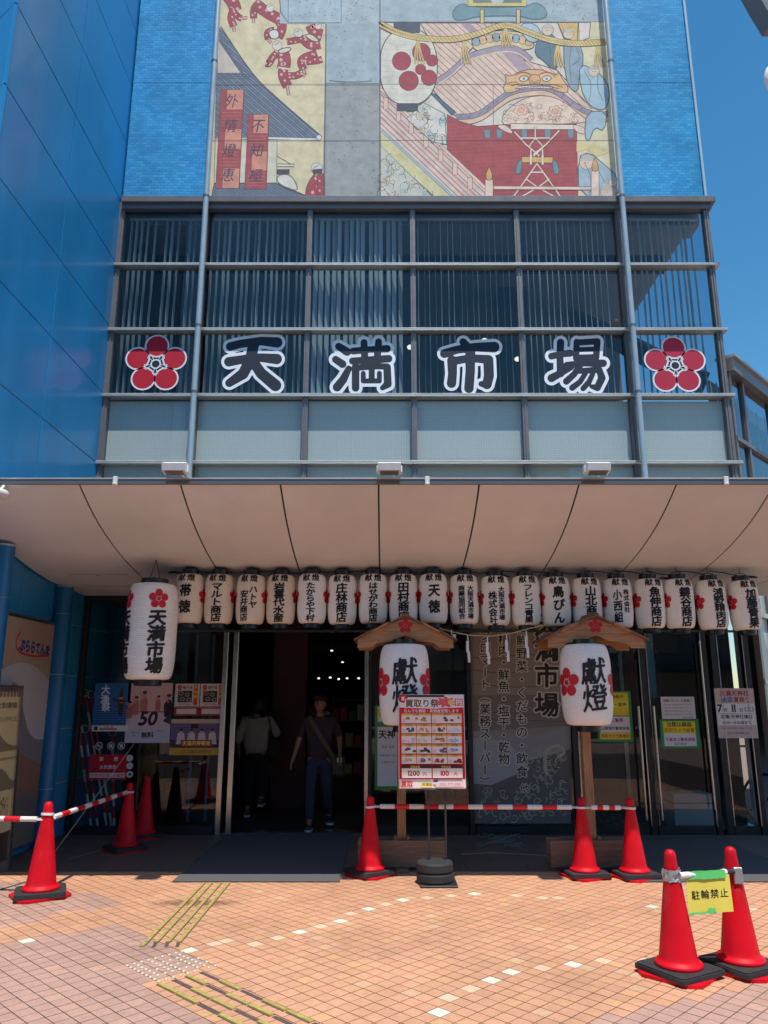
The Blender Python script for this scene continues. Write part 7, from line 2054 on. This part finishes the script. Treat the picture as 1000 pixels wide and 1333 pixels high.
mb = MB(); mb.tube([(bc.x + .56, bc.y, .95), (bc.x + .52, bc.y, 1.05), (bc.x + .48, bc.y - .2, 1.06), (bc.x + .36, bc.y - .26, 1.04)], .012, 8); mb.tube([(bc.x + .52, bc.y, 1.05), (bc.x + .48, bc.y + .2, 1.06), (bc.x + .36, bc.y + .26, 1.04)], .012, 8); obj('handlebar', mb, M_STEEL, bic, smooth=True)
mb = MB(); mb.ball(B(-.02, .84), (.13, .08, .04), 14, 8); obj('saddle', mb, M_RUBBER, bic, smooth=True)
# round lamp and eave end at the top right
lp = P(1001, 104, 7.0)
t = thing('globe_lamp', 'white disc-shaped lamp just inside the right edge against the sky', 'lamp', (lp.x + .02, 7.0, lp.z - .2))
mb = MB(); mb.ball((lp.x + .07, 7.0, lp.z), (.12, .08, .2), 18, 12); obj('globe', mb, M_FLOOD, t, smooth=True)
mb = MB(); mb.tube([(lp.x + .1, 7.0, lp.z), (lp.x + 3.0, 7.0, lp.z + .15)], .03, 10); mb.tube([(lp.x + 3.0, 7.0, 0), (lp.x + 3.0, 7.0, lp.z + .3)], .07, 12); obj('bracket', mb, M_FRAME, t, smooth=True)
ea, eb = P(990, -2, 8.6), P(1006, 24, 8.6)
mb = MB(); mb.prism([(ea.x, ea.z), (eb.x, eb.z), (eb.x + 2.5, eb.z + .2), (eb.x + 2.5, ea.z + 1.2), (ea.x + .3, ea.z + 1.2), (ea.x - .12, ea.z + .35)], 'y', 8.6, 8.9); obj('street_sign_box', mb, M_FRAME, label='corner of a grey overhead box cutting the top right corner of the view', cat='sign box')

# ================================================================== STREET BEHIND THE VIEWER (seen in the glass)
rr = random.Random(21)
for k, (x0, x1, h_, c_) in enumerate(((-22, -9, 11, (.34, .33, .31)), (-8.6, 1.5, 8, (.28, .25, .22)), (1.9, 9, 13, (.36, .36, .37)), (9.4, 24, 9, (.25, .27, .29)))):
    t = thing('street_building', ('grey office block across the street, leftmost of four', 'low brown shop block across the street, reflected behind the entrance', 'tall pale block across the street, reflected in the right doors', 'blue grey block across the street, rightmost of four')[k], 'building', ((x0 + x1) / 2, -16, 0))
    mb = MB(); mb.box(x0, x1, -24, -16, 0, h_); obj('wall', mb, mat('street_wall', c_, .8, noise=(1, .15)), t)
    z = 3.6
    while z < h_ - 1.5:
        x = x0 + .8
        while x < x1 - 1.6:
            mb = MB(); mb.box(x, x + 1.2, -15.99, -15.95, z, z + 1.3); obj('window', mb, M_LENS, t); x += 2.1
        z += 2.7
    mb = MB(); mb.box(x0 + .5, x1 - .5, -15.98, -15.94, .2, 2.7); obj('shop_window', mb, M_LENS, t)
    mb = MB(); mb.box(x0 + .3, x1 - .3, -16, -15.0, 2.8, 3.1); obj('awning', mb, mat('awning_cloth', rr.choice(((.3, .04, .04), (.05, .14, .2), (.4, .36, .28))), .8), t)

# railing, bicycles and cones along the kerb behind the viewer (they show in the glass doors)
gr_ = thing('guard_rail', 'white pipe guard rail along the kerb behind the viewer, reflected in the doors', 'railing', (2, -1.6, 0))
for x in [-2 + 1.5 * k for k in range(7)]: mb = MB(); mb.tube([(x, -1.6, 0), (x, -1.6, .8)], .035, 10); obj('post', mb, M_WHITEP, gr_, smooth=True)
for z in (.45, .8): mb = MB(); mb.tube([(-2, -1.6, z), (7, -1.6, z)], .028, 10); obj('rail', mb, M_WHITEP, gr_, smooth=True)
for k, (x, y, a_) in enumerate(((1.2, -2.3, 20), (3.1, -2.4, -12), (4.4, -2.2, 30))):
    c = copy_tree(bic); c.location = (x, y, 0); c.rotation_euler = (0, 0, R(90 + a_)); c['label'] = ('bicycle parked across the kerb behind the viewer, nearest the middle of the doors', 'bicycle parked behind the viewer, between two other bicycles', 'bicycle parked behind the viewer, farthest right of three')[k]; c['group'] = 'bicycles behind the guard rail'
for k, x in enumerate((1.6, 2.6, 3.7)):
    cone(x, .9 - .2 * k, R(20 * k), ('red cone behind the viewer reflected in the right doors, left of three', 'red cone behind the viewer reflected in the right doors, middle of three', 'red cone behind the viewer reflected in the right doors, right of three')[k])
